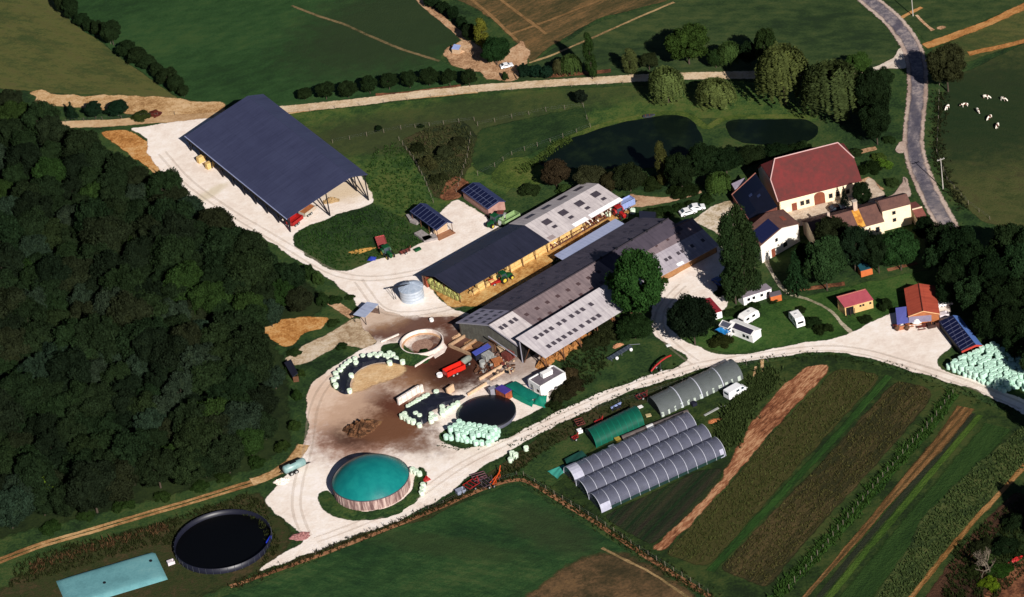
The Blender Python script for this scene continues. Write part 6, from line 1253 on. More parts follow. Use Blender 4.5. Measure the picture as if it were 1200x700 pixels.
# ---- cows
def cow_mesh():
    V_ = [(0, 0, 1.05), (.55, 0, 1.1), (-.55, 0, 1.08), (-.85, 0, 1.12), (.85, 0, 1.15), (1.2, 0, 1.0), (1.5, 0, .75), (1.72, 0, .5), (-.95, 0, .95), (-1.0, 0, .55)]
    R_ = [.38, .36, .36, .24, .25, .17, .16, .10, .05, .04]; E_ = [(0, 1), (0, 2), (2, 3), (1, 4), (4, 5), (5, 6), (6, 7), (3, 8), (8, 9)]
    for x, b in ((.62, 1), (-.68, 2)):
        for s in (-1, 1):
            k = len(V_); kx = .0 if x > 0 else -.1
            V_ += [(x, s * .2, .8), (x + kx, s * .22, .42), (x, s * .22, .05)]; R_ += [.15, .08, .07]; E_ += [(b, k), (k, k + 1), (k + 1, k + 2)]
    for s in (-1, 1): k = len(V_); V_ += [(1.46, s * .24, .86)]; R_ += [.05]; E_ += [(6, k)]
    me = D.meshes.new('cow'); me.from_pydata(V_, E_, []); o = link(D.objects.new('cow', me)); o.modifiers.new('Skin', 'SKIN')
    sv_ = me.skin_vertices[0].data
    for i, r in enumerate(R_): sv_[i].radius = (r, r)
    sv_[0].use_root = True; sb = o.modifiers.new('Subsurf', 'SUBSURF'); sb.levels = sb.render_levels = 1; return o
def hide(nm, a, b, thr):
    n = N(nm); v = n.O(); oi = n.n('ObjectInfo').outputs['Random']; vv = n.n('VectorMath', operation='ADD'); n.l(v, vv.inputs[0]); cc = n.n('CombineXYZ'); n.l(n.ma('MULTIPLY', oi, 37), cc.inputs[0]); n.l(cc.outputs[0], vv.inputs[1])
    f = n.ma('GREATER_THAN', n.noise(vv.outputs[0], 1.1, 1, .3), thr); return n.done(n.bsdf(n.mix(f, a, b), .8, .2))
cow = cow_mesh(); cow.data.materials.append(hide('white_brown_hide', C(236, 226, 212, 1), C(92, 46, 34), .56))
CW = [((1110.5, 128), (1106.5, 132.5), 'white cow farthest left, beside the dirt strip in the pasture'), ((1131, 125.5), (1126.5, 126), 'white cow with a dark saddle, left of the pasture centre'), ((1155.5, 116), (1162, 117), 'brown patched cow at the top of the herd'), ((1176, 118.5), (1180, 120), 'white cow at the right end of the herd'), ((1146, 132), (1149.5, 137), 'small white and dark cow in the middle of the herd'), ((1160, 140), (1156, 143.5), 'brown and white cow in the lower part of the herd'), ((1169, 149.5), (1166.5, 154), 'white cow lowest in the herd')]
for i, (c, p2, lab) in enumerate(CW):
    o = cow if i == 0 else cow.copy()
    if i: COL.objects.link(o)
    a, rz = face(c, p2); o.location = tuple(a); o.rotation_euler = (0, 0, rz); o.scale = (.82,) * 3; tag(o, lab, 'cow', 'cows in the pasture')
cb = cow.copy(); cb.data = cow.data.copy(); cb.data.materials.clear(); cb.data.materials.append(hide('brown_white_hide', C(104, 48, 36), C(226, 214, 200, 1), .55))
hr = rzv - math.pi / 2
for k in range(17):
    o = cb if k == 0 else cb.copy(); COL.objects.link(o)
    o.location = tuple(gz(hay['e1']) + hay['V'] * (.57 + .38 * k / 16) + hay['dn'] * (2.6 + .25 * rng.normal()) + UP * .05); o.rotation_euler = (0, 0, hr + rng.normal() * .12); o.scale = (1.05,) * 3; tag(o, 'brown and white cow feeding behind the barrier of the cattle barn', 'cow', 'cows at the feed barrier')
# ---- fences and poles
def fence(label, pix, sp=3.0, h=1.2, m=None, wires=2, r=.06, name='wire_fence'):
    p = smooth(dens(A([P(*q)[:2] for q in pix]), sp, False), False, 0); t = thing(name, label, 'fence', (*p[0], 0)); t_ = org(t); m = m or M_post
    pm = None
    for i, q in enumerate(p):
        hh = h * random.uniform(.85, 1.15)
        if pm is None: pm = MB().tube((q[0], q[1], 0), (q[0], q[1], h), r, r * .9, 6).build('post', m, t); o = pm
        else: o = pm.copy(); COL.objects.link(o); o.parent = t; o.location = (q[0] - t_[0], q[1] - t_[1], 0)
        o.scale = (1, 1, hh / h)
        if o is pm: o.location = (0, 0, 0)
    w_ = MB()
    for k in range(wires): w_.path([(x, y, h * (.5 + .42 * k)) for x, y in p], .006, 3)
    w_.build('wire', M_gry, t); return t
M_post = mat('pale_posts', C(140, 128, 112), C(96, 86, 76), sc=2); M_pdark = mat('grey_posts', C(110, 100, 92), C(80, 72, 66), sc=2)
fence('wire fence of pale posts along the upper dirt track below the orchard row', [(335, 134), (450, 121), (560, 108), (640, 104), (700, 100), (760, 97)], 6, 1.1)
fence('wire fence round the wet paddock, upper side', [(560, 148), (600, 139), (640, 131), (684, 126), (688, 140), (692, 150)], 3.2, 1.3)
fence('wire fence round the wet paddock, lower side by the pond', [(692, 150), (660, 162), (630, 172), (600, 182), (580, 196), (560, 206)], 3.2, 1.3)
fence('wire fence through the rough pasture down to the solar sheds', [(468, 165), (485, 188), (498, 212), (508, 238)], 2.6, 1.3)
fence('wire fence on the right of the rough pasture', [(552, 160), (548, 185), (540, 212), (535, 226)], 2.6, 1.3)
fence('wire fence along the upper edge of the long meadow', [(390, 168), (430, 160), (470, 152), (520, 146), (556, 142)], 3.4, 1.2)
fence('wire fence along the brown edge of the lower meadow, left part', [(370, 650), (450, 618), (520, 591), (565, 570), (606, 558)], 3.4, 1.2, M_pdark)
fence('wire fence on the red earth path down the garden edge', [(614, 559), (640, 575), (700, 611), (760, 652), (830, 696)], 2.6, 1.4, M_post)
fence('wire fence beside the lane above the grey polytunnel', [(700, 480), (750, 466), (800, 449), (850, 433), (900, 424)], 4, 1.2, M_pdark)
fence('wire fence between dark row and road in the cow pasture', [(1101, 100), (1100, 140), (1098, 180), (1110, 212), (1135, 240), (1160, 258)], 4, 1.2, M_post)
fence('row of pale stakes in the shrub row of the garden', [(1117, 463), (1098, 490), (1070, 522), (1035, 562), (1000, 603), (965, 645), (925, 692)], 2.2, 1.8, M_post, 1, .07)
fence('wire fence under the top-left hedge', [(98, 34), (130, 52), (160, 72), (190, 94), (212, 112)], 5, 1.2, M_post)
fence('short fence of pale posts at the field corner left of the barn', [(77, 144), (120, 141), (165, 138), (205, 135)], 4, 1.1, M_pdark)
def pole(label, c, h):
    t = thing('utility_pole', label, 'utility pole', tuple(P(*c))); b = org(t); MB().tube(b, b + UP * h, .15, .1, 8).build('pole', mat('pale_pole', C(190, 184, 176), C(150, 144, 138)), t)
    ca = MB().box(b + UP * (h - .35), (2.0, .14, .14), .3).build('crossarm', mat('pale_pole', 0), t)
    for x in (-.8, 0, .8): MB().lathe([(.07, 0), (.09, .12), (.05, .25), (0, .26)], b + A([x * math.cos(.3), x * math.sin(.3), h - .28]), 8).build('insulator', M_hub, ca)
pole('tall utility pole with a crossarm beside the road bend in the pasture', (1105.2, 221.6), 8.6); pole('utility pole with a crossarm at the top right by the trodden path', (1070, 19), 8.6)
# field shelter on the bare earth
q = [P(529, 57.5, 1.5), P(532, 51.8, 2.0), P(540, 53, 2.0), P(537.5, 58.5, 1.5)]
t = thing('field_shelter', 'tiny field shelter with a pale blue roof on bare pink earth', 'shelter', cent(q)); slab(MB(), q, .08).build('roof', mat('pale_blue_sheets', 0), t)
for i in range(4): wallq(t, gz(q[i]) * .97 + A(cent(q)) * .03, gz(q[(i + 1) % 4]) * .97 + A(cent(q)) * .03, 1.4, None, mat('pale_boards', 0), .08)
heap('feed_heap', 'pale feed heap beside the tiny field shelter', 'heap', (540, 61), 1.1, .8, .4, mat('pale_straw', 0), 0, None, 40)
car('pale car at the track junction by the hedge', (594, 79), (598, 78), M_carw, False, .8)
t = thing('rowing_boat', 'small dark boat pulled up on the upper pond bank', 'boat', tuple(P(760, 137))); c = org(t); m = MB(); pr = [(-1.4, .25), (-1.2, .55), (1.0, .55), (1.7, .3)]
m.prism([c + A([-1.4, -.3, .5]), c + A([-.6, -.6, .5]), c + A([.6, -.6, .5]), c + A([1.7, 0, .55]), c + A([.6, .6, .5]), c + A([-.6, .6, .5]), c + A([-1.4, .3, .5])], (0, 0, -.4)); m.build('hull', mat('grey_boat', C(60, 64, 70), C(44, 48, 54)), t)
for x in (-.7, .3): MB().box(c + A([x, 0, .53]), (.25, 1.0, .06)).build('thwart', M_brown, t)
heap('red_machine', 'red farm implement half hidden by weeds at the lower right corner', 'implement', (1190, 657), 2.2, .5, .6, M_red, .5, None, 44)
# ================================================================== VEGETATION
def leafmat(nm, trans=.25, vs=2.2):
    n = N(nm); oi = n.n('ObjectInfo'); g = n.n('NewGeometry')
    nn = n.noise(n.O(), vs, 3, .6); k = n.rng(nn, .3, .7, .74, 1.26)
    k2 = n.ma('ADD', n.ma('MULTIPLY', g.outputs['Random Per Island'], .56), .72)
    v = n.ma('MULTIPLY', k, k2); cv = n.n('CombineXYZ')
    for i in range(3): n.l(v, cv.inputs[i])
    c = n.mix(1.0, oi.outputs['Color'], cv.outputs[0], 'MULTIPLY')
    c2 = n.mix(n.ma('MULTIPLY', n.rng(n.noise(n.O(), vs * 1.7, 2), .5, .75), .35), c, n.mix(1.0, c, (1.25, 1.12, .7), 'MULTIPLY'))
    d = n.n('BsdfDiffuse'); n.l(c2, d.inputs[0]); t = n.n('BsdfTranslucent'); n.l(c2, t.inputs[0]); m = n.n('MixShader'); m.inputs[0].default_value = trans
    n.l(d.outputs[0], m.inputs[1]); n.l(t.outputs[0], m.inputs[2]); return n.done(m.outputs[0])
M_leaf = leafmat('leaves', .36); M_bark = mat('bark', C(84, 70, 58), C(56, 48, 42), sc=3, obj=True)
def unit(v): return v / (np.linalg.norm(v, axis=-1, keepdims=True) + 1e-9)
def quads(pos, nrm, w_, h_, g, up=None):
    """leaf cards: centre, normal, half sizes"""
    n_ = len(pos); r = unit(g.normal(size=(n_, 3))) if up is None else up
    a = unit(np.cross(nrm, r)); b = np.cross(nrm, a)
    w_ = np.asarray(w_).reshape(-1, 1) * np.ones((n_, 1)); h_ = np.asarray(h_).reshape(-1, 1) * np.ones((n_, 1))
    return np.stack([pos - a * w_, pos - b * h_ * .9, pos + a * w_, pos + b * h_], 1)
def qmesh(nm, Q, m):
    n_ = len(Q); me = D.meshes.new(nm); me.vertices.add(n_ * 4); me.vertices.foreach_set('co', Q.reshape(-1).astype(np.float32))
    me.loops.add(n_ * 4); me.loops.foreach_set('vertex_index', np.arange(n_ * 4, dtype=np.int32))
    me.polygons.add(n_); me.polygons.foreach_set('loop_start', np.arange(0, n_ * 4, 4, dtype=np.int32)); me.polygons.foreach_set('loop_total', np.full(n_, 4, dtype=np.int32))
    me.materials.append(m); me.update(calc_edges=True); return me
def crown(kind, seed):
    g = np.random.default_rng(seed); Q = []
    if kind in ('round', 'bush'):
        nl = 84 if kind == 'round' else 44
        for i in range(nl):
            d = unit(g.normal(size=3)); d[2] = d[2] * .9 + .12; rr = g.uniform(.10, .29); c = d * g.uniform(.3, 1) ** .5 * .86; c[2] *= .95
            if kind == 'bush': c[2] = abs(c[2]) * 1.1 - .45
            k = int(1900 * rr); u = unit(g.normal(size=(k, 3))); u[:, 2] = u[:, 2] * .85 + .12; u = unit(u)
            ex = g.uniform(.6, 1.12, (k, 1)) + (g.random((k, 1)) < .16) * g.uniform(0, .3, (k, 1)); p = c + u * rr * ex; nr = unit(u * .8 + unit(p) * .45 + g.normal(size=(k, 3)) * .75)
            s = g.uniform(.019, .043, k); Q.append(quads(p, nr, s, s * g.uniform(.8, 1.6, k), g))
    elif kind == 'willow':
        for i in range(300):
            th = g.uniform(0, 6.283); v = g.uniform(0, 1) ** .6; r0 = .25 + .7 * v; a = A([math.cos(th), math.sin(th), 0]); top = A([a[0] * r0, a[1] * r0, .95 * math.sqrt(max(0, 1 - (r0 * .93) ** 2)) + g.normal() * .05])
            Ls = g.uniform(.35, .75) * (1 + .5 * v); k = int(34 * Ls + 6); f = np.linspace(0, 1, k)[:, None]
            p = top + a * (.14 * f ** .5) * A([1, 1, 0]) - UP * f * Ls + g.normal(size=(k, 3)) * .022
            nr = unit(a + UP * (.5 - .4 * v) + g.normal(size=(k, 3)) * .35); s = g.uniform(.018, .034, k)
            Q.append(quads(p, nr, s * 1.0, s * 2.6, g, unit(np.cross(nr, UP))  ))
    elif kind == 'poplar':
        for i in range(46):
            z = g.uniform(-.95, .92); prof = (1 - max(0, z) ** 1.7) * min(1, .65 + (z + 1) * .6); th = g.uniform(0, 6.283); c = A([math.cos(th) * .52 * prof, math.sin(th) * .52 * prof, z])
            k = 190; u = unit(g.normal(size=(k, 3))); p = c + u * A([.42, .42, .17]) * g.uniform(.7, 1.1, (k, 1)); nr = unit(u * A([1, 1, .4]) + g.normal(size=(k, 3)) * .5 + UP * .15); s = g.uniform(.016, .03, k)
            q_ = quads(p, nr, s * 2.6, s * 2.6, g); cc = p[:, None, :]; q_ = cc + (q_ - cc) * A([1, 1, .42]); Q.append(q_)
    elif kind == 'conifer':
        for lay in range(15):
            z = -1 + 1.93 * lay / 14; R_ = (1 - (z + 1) / 2) ** .8 * .95 + .04
            for j in range(max(4, int(13 * R_ + 3))):
                th = g.uniform(0, 6.283); a = A([math.cos(th), math.sin(th), 0]); k = int(34 * R_ + 8); f = g.uniform(.1, 1, (k, 1)) ** .7
                p = a * R_ * f + UP * (z - .12 * f + .05) + g.normal(size=(k, 3)) * .045; nr = unit(a * .6 + UP * .8 + g.normal(size=(k, 3)) * .4); s = g.uniform(.025, .05, k); Q.append(quads(p, nr, s, s * 1.6, g))
    return qmesh(kind + '_crown', np.concatenate(Q), M_leaf)
def branchy(seed, n=5, leafless=False):
    g = np.random.default_rng(seed); mb = MB()
    def grow(p, d, L, r, dep):
        q = p + d * L; mb.tube(p, q, r, r * .65, 6, 0, False)
        if dep == 0: return
        for k in range(3 if dep > 1 else 2):
            dd = unit(d + g.normal(size=3) * .55 + UP * .12); grow(q, dd, L * g.uniform(.55, .8), r * .6, dep - 1)
    if leafless:
        for k in range(4): grow(A([0, 0, 0.]), unit(A([g.normal() * .5, g.normal() * .5, 1.])), .3, .035, 4)
    else:
        mb.tube((0, 0, 0), (0, 0, .55), .05, .036, 8); mb.tube((0, 0, .5), (.02, .01, 1.15), .037, .012, 6)
        for k in range(n): th = 2 * math.pi * k / n + g.uniform(0, .8); z = .5 + .1 * k; mb.tube((0, 0, z), (math.cos(th) * .24, math.sin(th) * .24, z + .32), .022, .008, 5)
    me = D.meshes.new('trunk'); me.from_pydata(mb.v, [], mb.f); me.materials.append(M_bark); me.update(); return me
CR = {k: [crown(k, 11 + i + 31 * j) for i in range(n)] for j, (k, n) in enumerate((('round', 7), ('bush', 4), ('willow', 3), ('poplar', 2), ('conifer', 2)))}
TR = [branchy(3 + i) for i in range(3)]; BARE = branchy(9, 0, True)
NV = [0]
def scale_at(px, py): return 1 / np.linalg.norm(P(px + 1, py) - P(px, py))
def plant(kind, cx, cy, wp, hp, tint, label, group=None, name='tree', cat='tree', clear=.25, jit=.12):
    if kind == 'willow': clear = .02
    s = scale_at(cx, cy); R_ = wp / 2 / s; Hc = math.sqrt(max((hp / 2 / s) ** 2 - (R_ * .545) ** 2, (.55 * R_ * .84) ** 2)) / .84
    cl = 0.0 if kind == 'bush' else clear * Hc; zc = Hc * (.5 if kind == 'bush' else .96) + cl; p = gz(P(cx, cy, zc))
    return plant_at(kind, p, R_, Hc, zc, tint, label, group, name, cat, jit)
def plant_at(kind, p, R_, Hc, zc, tint, label, group=None, name='tree', cat='tree', jit=.12):
    NV[0] += 1; t = thing(name, label, cat, tuple(p), 0, group); ms = CR[kind]
    c = link(D.objects.new('crown', ms[NV[0] % len(ms)])); c.parent = t; c.location = (0, 0, zc); c.rotation_euler = (0, 0, random.uniform(0, 6.28)); c.scale = (R_ * random.uniform(.88, 1.12), R_ * random.uniform(.88, 1.12), Hc)
    k = random.uniform(1 - jit, 1 + jit); c.color = (tint[0] * k * random.uniform(1 - jit, 1 + jit), tint[1] * k, tint[2] * k, 1)
    b = link(D.objects.new('trunk' if kind != 'bush' else 'stem', TR[NV[0] % 3])); b.parent = t; h = max(zc, .3); b.scale = (max(R_, h * .4) * .9, max(R_, h * .4) * .9, h); return t
TD, TM, TL, TW, TY, TB, TBL = C(31, 45, 26), C(44, 62, 32), C(62, 82, 42), C(92, 104, 58), C(108, 112, 44), C(60, 56, 36), C(44, 58, 46)
# ---- the wood on the left: every tree an object
poly = [(-95, 80), (-50, 92), (0, 116), (35, 128), (60, 150), (110, 180), (150, 203), (195, 222), (225, 250), (260, 275), (300, 296), (333, 314), (356, 336), (364, 352), (345, 360), (310, 370), (286, 385), (290, 402), (310, 422), (322, 440), (323, 470), (316, 500), (298, 524), (250, 542), (200, 557), (150, 569), (100, 580), (50, 594), (0, 606), (-50, 616), (-95, 620)]
def inside(x, y, pl):
    r = False; j = len(pl) - 1
    for i in range(len(pl)):
        if (pl[i][1] > y) != (pl[j][1] > y) and x < (pl[j][0] - pl[i][0]) * (y - pl[i][1]) / (pl[j][1] - pl[i][1]) + pl[i][0]: r = not r
        j = i
    return r
pts = []; tries = 0
while tries < 14000 and len(pts) < 290:
    tries += 1; x, y = random.uniform(-95, 370), random.uniform(90, 618)
    if inside(x, y, poly) and all(((x - a) / 23) ** 2 + ((y - b) / 16.5) ** 2 > 1 for a, b in pts): pts.append((x, y))
FT = [(C(36, 50, 31), 8), (C(40, 54, 32), 5), (C(42, 50, 33), 3), (C(46, 60, 46), 3), (C(46, 66, 32), 2), (C(30, 40, 27), 3)]
FTL = [c for c, n in FT for _ in range(n)]
for x, y in pts:
    wp = random.uniform(34, 60) if y > 250 and x < 300 else random.uniform(28, 42); plant('round', x, y, wp, wp * random.uniform(.92, 1.08), random.choice(FTL), 'broadleaf tree in the dense dark wood on the left', 'trees of the wood on the left', 'forest_tree', 'tree', .1 if y > 480 or x > 300 else .3, .12)
plant('round', 40, 462, 34, 34, C(120, 150, 34), 'bright yellow-green tree standing out inside the dark wood', None, 'forest_tree'); plant('round', 55, 575, 26, 34, C(96, 116, 40), 'yellowish tree near the lower edge of the wood', None, 'forest_tree')
for i, (x, y, w_, h_) in enumerate([(60, 625, 26, 14), (100, 612, 24, 12), (145, 600, 26, 12), (190, 589, 24, 12), (235, 577, 22, 12), (262, 566, 22, 13), (300, 549, 22, 15), (330, 530, 18, 16), (345, 505, 14, 18), (348, 470, 14, 18), (350, 446, 14, 14)]): plant('bush', x, y - 8, w_, h_ + 3, C(46, 64, 30), ORD[i] + ' bush from the left along the lower edge of the wood', 'bushes at the foot of the wood', 'bush', 'bush')
# ---- orchard row, hedges and trees along the track
for i, (x, y) in enumerate([(357, 110), (381, 106), (407, 104), (432, 99), (455, 94.5), (479, 92.5), (502, 90), (526, 91), (549, 91)]): plant('round', x, y, 22 if i else 17, 20 if i else 14, C(36, 50, 28), ORD[i] + ' round tree from the big barn in the row along the dirt track', 'row of round trees along the track', 'orchard_tree', 'tree', .3, .06)
for i, (x, y, w_, h_) in enumerate([(73, 2, 14, 22), (82, 10, 20, 24), (95, 23, 14, 14), (105, 30, 14, 14), (115, 34, 15, 17), (130, 38, 18, 25), (148, 58, 20, 19), (160, 66, 17, 17), (172, 73, 17, 17), (184, 82, 17, 17), (196, 90, 16, 16), (206, 98, 17, 18), (215, 107, 10, 12)]): plant('round', x, y, w_ * random.uniform(1.0, 1.45), h_ * random.uniform(.95, 1.3), C(36, 50, 29), ORD[i] + ' tree from the top in the hedge between the two upper left fields', 'hedge trees between the upper left fields', 'hedge_tree', 'tree', .1, .12)
for x, y, w_, h_, k, lab in ((83, 128, 15, 18, 'conifer', 'small dark conifer, left of three by the tan earth band'), (110, 128, 20, 20, 'round', 'middle round tree of three by the tan earth band'), (137, 127, 25, 19, 'round', 'widest of three round trees by the tan earth band')): plant(k, x, y, w_, h_, C(26, 44, 30), lab)
plant('bush', 166, 135, 22, 10, C(60, 70, 36), 'low green shrub on the earth band beside the reddish shrub', None, 'shrub', 'shrub'); plant('bush', 181, 133, 16, 9, C(110, 56, 48), 'low reddish shrub on the earth band', None, 'shrub', 'shrub')
for i, (x, y, w_, h_, c) in enumerate([(506, 2, 20, 16, TD), (519, 9, 16, 15, TD), (531, 16, 14, 17, TD), (541, 26, 16, 15, TD), (550, 38, 18, 20, TD)]): plant('round', x, y, w_, h_, c, ORD[i] + ' dark tree from the top in the short hedge beside the pink earth', 'dark hedge by the pink earth', 'hedge_tree', 'tree', .1)
plant('poplar', 564, 39, 20, 32, TY, 'olive-yellow tree beside the bare pink earth'); plant('round', 580, 59, 32, 32, C(34, 60, 32), 'large dark green tree below the olive-yellow one'); plant('bush', 592, 89, 8, 16, TM, 'narrow bush at the track junction', None, 'bush', 'bush')
for i, (x, y, w_) in enumerate(((614, 83, 18), (627, 84, 18), (640, 85, 17))): plant('round', x, y, w_, 17, C(30, 52, 38), ORD[i] + ' tree from the junction in the short dark hedge', 'short dark hedge at the junction', 'hedge_tree', 'tree', .05)
plant('willow', 668, 77, 28, 26, TL, 'light green willow next to the narrow poplar'); plant('willow', 655, 80, 14, 20, C(70, 70, 44), 'thin olive tree left of the light green willow'); plant('poplar', 690.5, 64, 17, 46, C(48, 66, 32), 'narrow poplar by the dirt track')
plant('poplar', 738, 71, 19, 28, C(78, 90, 52), 'slim pale tree right of the narrow poplar'); plant('round', 760, 72, 28, 22, C(44, 54, 32), 'dull round bush-like tree beside the slim pale tree'); plant('round', 805, 52, 52, 46, C(56, 76, 34), 'largest round tree above the track, with its shadow to the left')
for x, y, w_, h_, c, k, lab in ((838, 68, 22, 22, TM, 'round', 'small green tree right of the largest round tree'), (855, 64, 27, 30, TL, 'willow', 'pale willow standing above the track'), (878, 62, 25, 28, TD, 'round', 'dark tree between pale willow and tall willow'), (897, 55, 30, 44, TM, 'round', 'tall green tree at the end of the track row')): plant(k, x, y, w_, h_, c, lab)
plant('willow', 781, 101, 42, 44, TW, 'yellow-green weeping willow beside the track, left of two'); plant('willow', 839, 110, 44, 37, TW, 'yellow-green weeping willow below the track, right of two')
plant('willow', 917, 90, 56, 72, C(76, 88, 48), 'big weeping willow nearest the small pond'); plant('willow', 976, 108, 64, 72, C(66, 80, 46), 'broadest weeping willow right of the small pond')
plant('round', 1007, 74, 30, 28, C(62, 86, 40), 'bright round tree left of the track junction'); plant('round', 1020, 112, 44, 60, TD, 'dark tall tree behind the broadest willow'); plant('round', 1034, 92, 26, 26, C(38, 52, 30), 'dark small tree below the track junction'); plant('round', 1026, 142, 36, 48, TD, 'dark tree above the farmhouse garden'); plant('bush', 1042, 163, 18, 14, TM, 'small bush by the road in front of the garden', None, 'bush', 'bush')
plant('round', 1109, 78, 48, 54, C(56, 58, 36), 'dull brown-green tree at the road bend, shading the road')
plant('round', 681, 113, 17, 17, C(34, 44, 34), 'lone small tree at the fence corner near the large pond')
# ---- pond side and farm yard
for x, y, w_, h_, c, k, lab in ((650, 203, 36, 32, C(58, 52, 38), 'round', 'brownish bare-looking tree on the pond bank above the grey roof'), (662, 222, 24, 20, TL, 'bush', 'light green bush behind the pale barn roof'), (692, 208, 34, 30, C(56, 60, 40), 'round', 'thin grey-green tree on the pond bank'), (715, 214, 24, 24, TB, 'round', 'small brown-green tree between thin tree and dark tree'), (737, 208, 40, 34, C(44, 50, 30), 'round', 'dark olive round tree below the large pond'), (775, 190, 20, 44, C(70, 76, 40), 'poplar', 'tall slim tree at the end of the large pond'), (797, 200, 40, 44, TD, 'round', 'dark tree below the pond, right of the tall slim tree'), (823, 188, 40, 40, C(30, 46, 26), 'round', 'dark tree between the two ponds'), (850, 188, 38, 34, TD, 'round', 'dark tree below the small pond'), (842, 216, 32, 28, C(66, 88, 42), 'willow', 'small round willow by the pale patch'), (880, 182, 36, 26, C(34, 46, 26), 'round', 'dark tree behind the near-black annex roof'), (910, 178, 30, 22, TD, 'round', 'dark tree behind the farmhouse left end'), (940, 174, 34, 20, C(36, 52, 28), 'bush', 'bushes on the bank of the small pond behind the farmhouse'), (765, 214, 30, 20, C(40, 54, 28), 'bush', 'low bush behind the pink path'), (800, 222, 36, 18, C(36, 50, 26), 'bush', 'low hedge bush above the pink path'), (620, 222, 30, 18, C(44, 56, 30), 'bush', 'low bush left of the pale barn roof')): plant(k, x, y, w_, h_, c, lab, None, 'tree' if k != 'bush' else 'bush', 'tree' if k != 'bush' else 'bush')
for i, (x, y) in enumerate(((765, 249), (780, 246), (796, 243), (812, 239), (828, 233))): plant('bush', x, y, 22, 13, C(40, 56, 28), ORD[i] + ' shrub from the left in the low hedge below the pink path', 'low hedge below the pink path', 'shrub', 'shrub')
plant('round', 745, 333, 76, 82, C(46, 76, 36), 'large bright green round tree leaning over the barn roofs'); plant('round', 743, 384, 44, 30, C(36, 54, 28), 'dark tree under the large bright green one'); plant('bush', 712, 388, 50, 32, C(44, 52, 30), 'olive thicket along the edge of the tall hay barn', None, 'bush', 'bush'); plant('bush', 775, 330, 16, 14, C(50, 72, 30), 'small shrub at the foot of the large bright tree', None, 'bush', 'bush')
for x, y, w_, h_, lab in ((856, 300, 30, 92, 'left column of the tall dark poplar group by the yard'), (868, 291, 32, 100, 'tallest column of the dark poplar group by the yard'), (880, 300, 28, 76, 'right column of the dark poplar group by the yard'), (862, 316, 32, 54, 'front low column of the dark poplar group')): plant('poplar', x, y, w_, h_, C(44, 60, 34), lab, 'poplar group by the yard', 'poplar_tree')
plant('bush', 850, 340, 26, 18, TD, 'dark bush beside the blue car', None, 'bush', 'bush'); plant('round', 811, 374, 48, 56, C(24, 36, 24), 'dark yew tree beside the red roofed shed'); plant('bush', 845, 398, 34, 20, C(48, 56, 28), 'overgrown bush below the blue tarpaulin awning', None, 'bush', 'bush')
for i, (x, y) in enumerate(((870, 362), (884, 358), (856, 366))): plant('bush', x, y, 18, 12, TM, ORD[i] + ' clump of the hedge between mobile home and caravan', None, 'bush', 'bush')
for x, y, w_, h_, lab in ((952, 376, 26, 18, 'dark shrub on the lawn right of the lone caravan'), (965, 385, 26, 20, 'bushy dark shrub by the gravel path'), (938, 363, 16, 12, 'small dark shrub above the lone caravan'), (1013, 373, 18, 14, 'dark shrub in front of the pink roofed cabin'), (1037, 356, 20, 22, 'dark tree-like shrub between the two cabins'), (905, 352, 12, 10, 'tiny shrub below the orange hut')): plant('bush', x, y, w_, h_, C(36, 50, 26), lab, None, 'shrub', 'shrub')
# ---- house gardens and the dark belt on the right
plant('conifer', 989, 229, 12, 22, C(22, 32, 26), 'small dark conifer in front of the farmhouse wall'); plant('round', 1010, 227, 26, 28, C(30, 46, 26), 'dark round tree at the farmhouse corner')
for x, y, w_, h_, c, lab in ((1020, 195, 30, 24, C(30, 46, 22), 'dark hedge bush in the triangular garden'), (1035, 192, 26, 14, C(84, 112, 40), 'bright green bush in the triangular garden'), (1030, 184, 22, 10, C(70, 90, 40), 'small bush along the garden path'), (1045, 212, 18, 18, C(60, 74, 40), 'bush at the roadside corner of the garden'), (1002, 178, 20, 10, C(44, 58, 32), 'low bush behind the farmhouse ridge')): plant('bush', x, y, w_, h_, c, lab, None, 'bush', 'bush')
for x, y, w_, h_, c, k, lab in ((975, 276, 48, 50, C(40, 46, 28), 'round', 'dark olive tree leaning over the long brown roof'), (1000, 290, 46, 52, C(32, 46, 30), 'round', 'dark tree in front of the long house, right of the olive one'), (966, 306, 48, 62, C(46, 70, 40), 'round', 'lighter green tree in front of the long house'), (932, 315, 30, 46, C(40, 62, 36), 'conifer', 'green conical tree beside the gravel path'), (943, 300, 26, 30, TD, 'round', 'dark tree by the white gable corner'), (1054, 292, 54, 50, C(40, 66, 34), 'round', 'wide green tree below the tall cream house'), (1028, 296, 34, 44, C(30, 44, 26), 'round', 'dark tree left of the wide green tree'), (1020, 278, 18, 24, C(22, 32, 24), 'conifer', 'small dark conifer against the cream wall'), (1083, 268, 28, 30, C(26, 38, 22), 'round', 'dark tree at the low outbuilding'), (910, 285, 22, 16, C(50, 74, 32), 'bush', 'leafy bush on the terrace of the white gabled house')): plant(k, x, y, w_, h_, c, lab, None, 'tree' if k != 'bush' else 'bush', 'tree' if k != 'bush' else 'bush')
belt = [(1105, 282, 40, 44), (1125, 292, 52, 56), (1098, 306, 40, 40), (1140, 312, 52, 56), (1118, 326, 46, 44), (1160, 325, 50, 56), (1182, 284, 46, 50), (1195, 312, 50, 56), (1142, 346, 50, 50), (1172, 352, 52, 54), (1198, 350, 46, 56), (1160, 376, 46, 44), (1185, 380, 50, 50), (1210, 386, 50, 50), (1205, 290, 40, 50), (1192, 404, 40, 36), (1220, 420, 46, 50), (1225, 340, 40, 50), (1108, 344, 26, 28)]
for i, (x, y, w_, h_) in enumerate(belt): plant('round', x, y, w_, h_, random.choice([C(28, 42, 24), C(33, 48, 27), C(40, 58, 34)]), 'broadleaf tree in the dark belt at the right edge behind the cabins', 'trees of the dark belt on the right', 'tree', 'tree', .3)
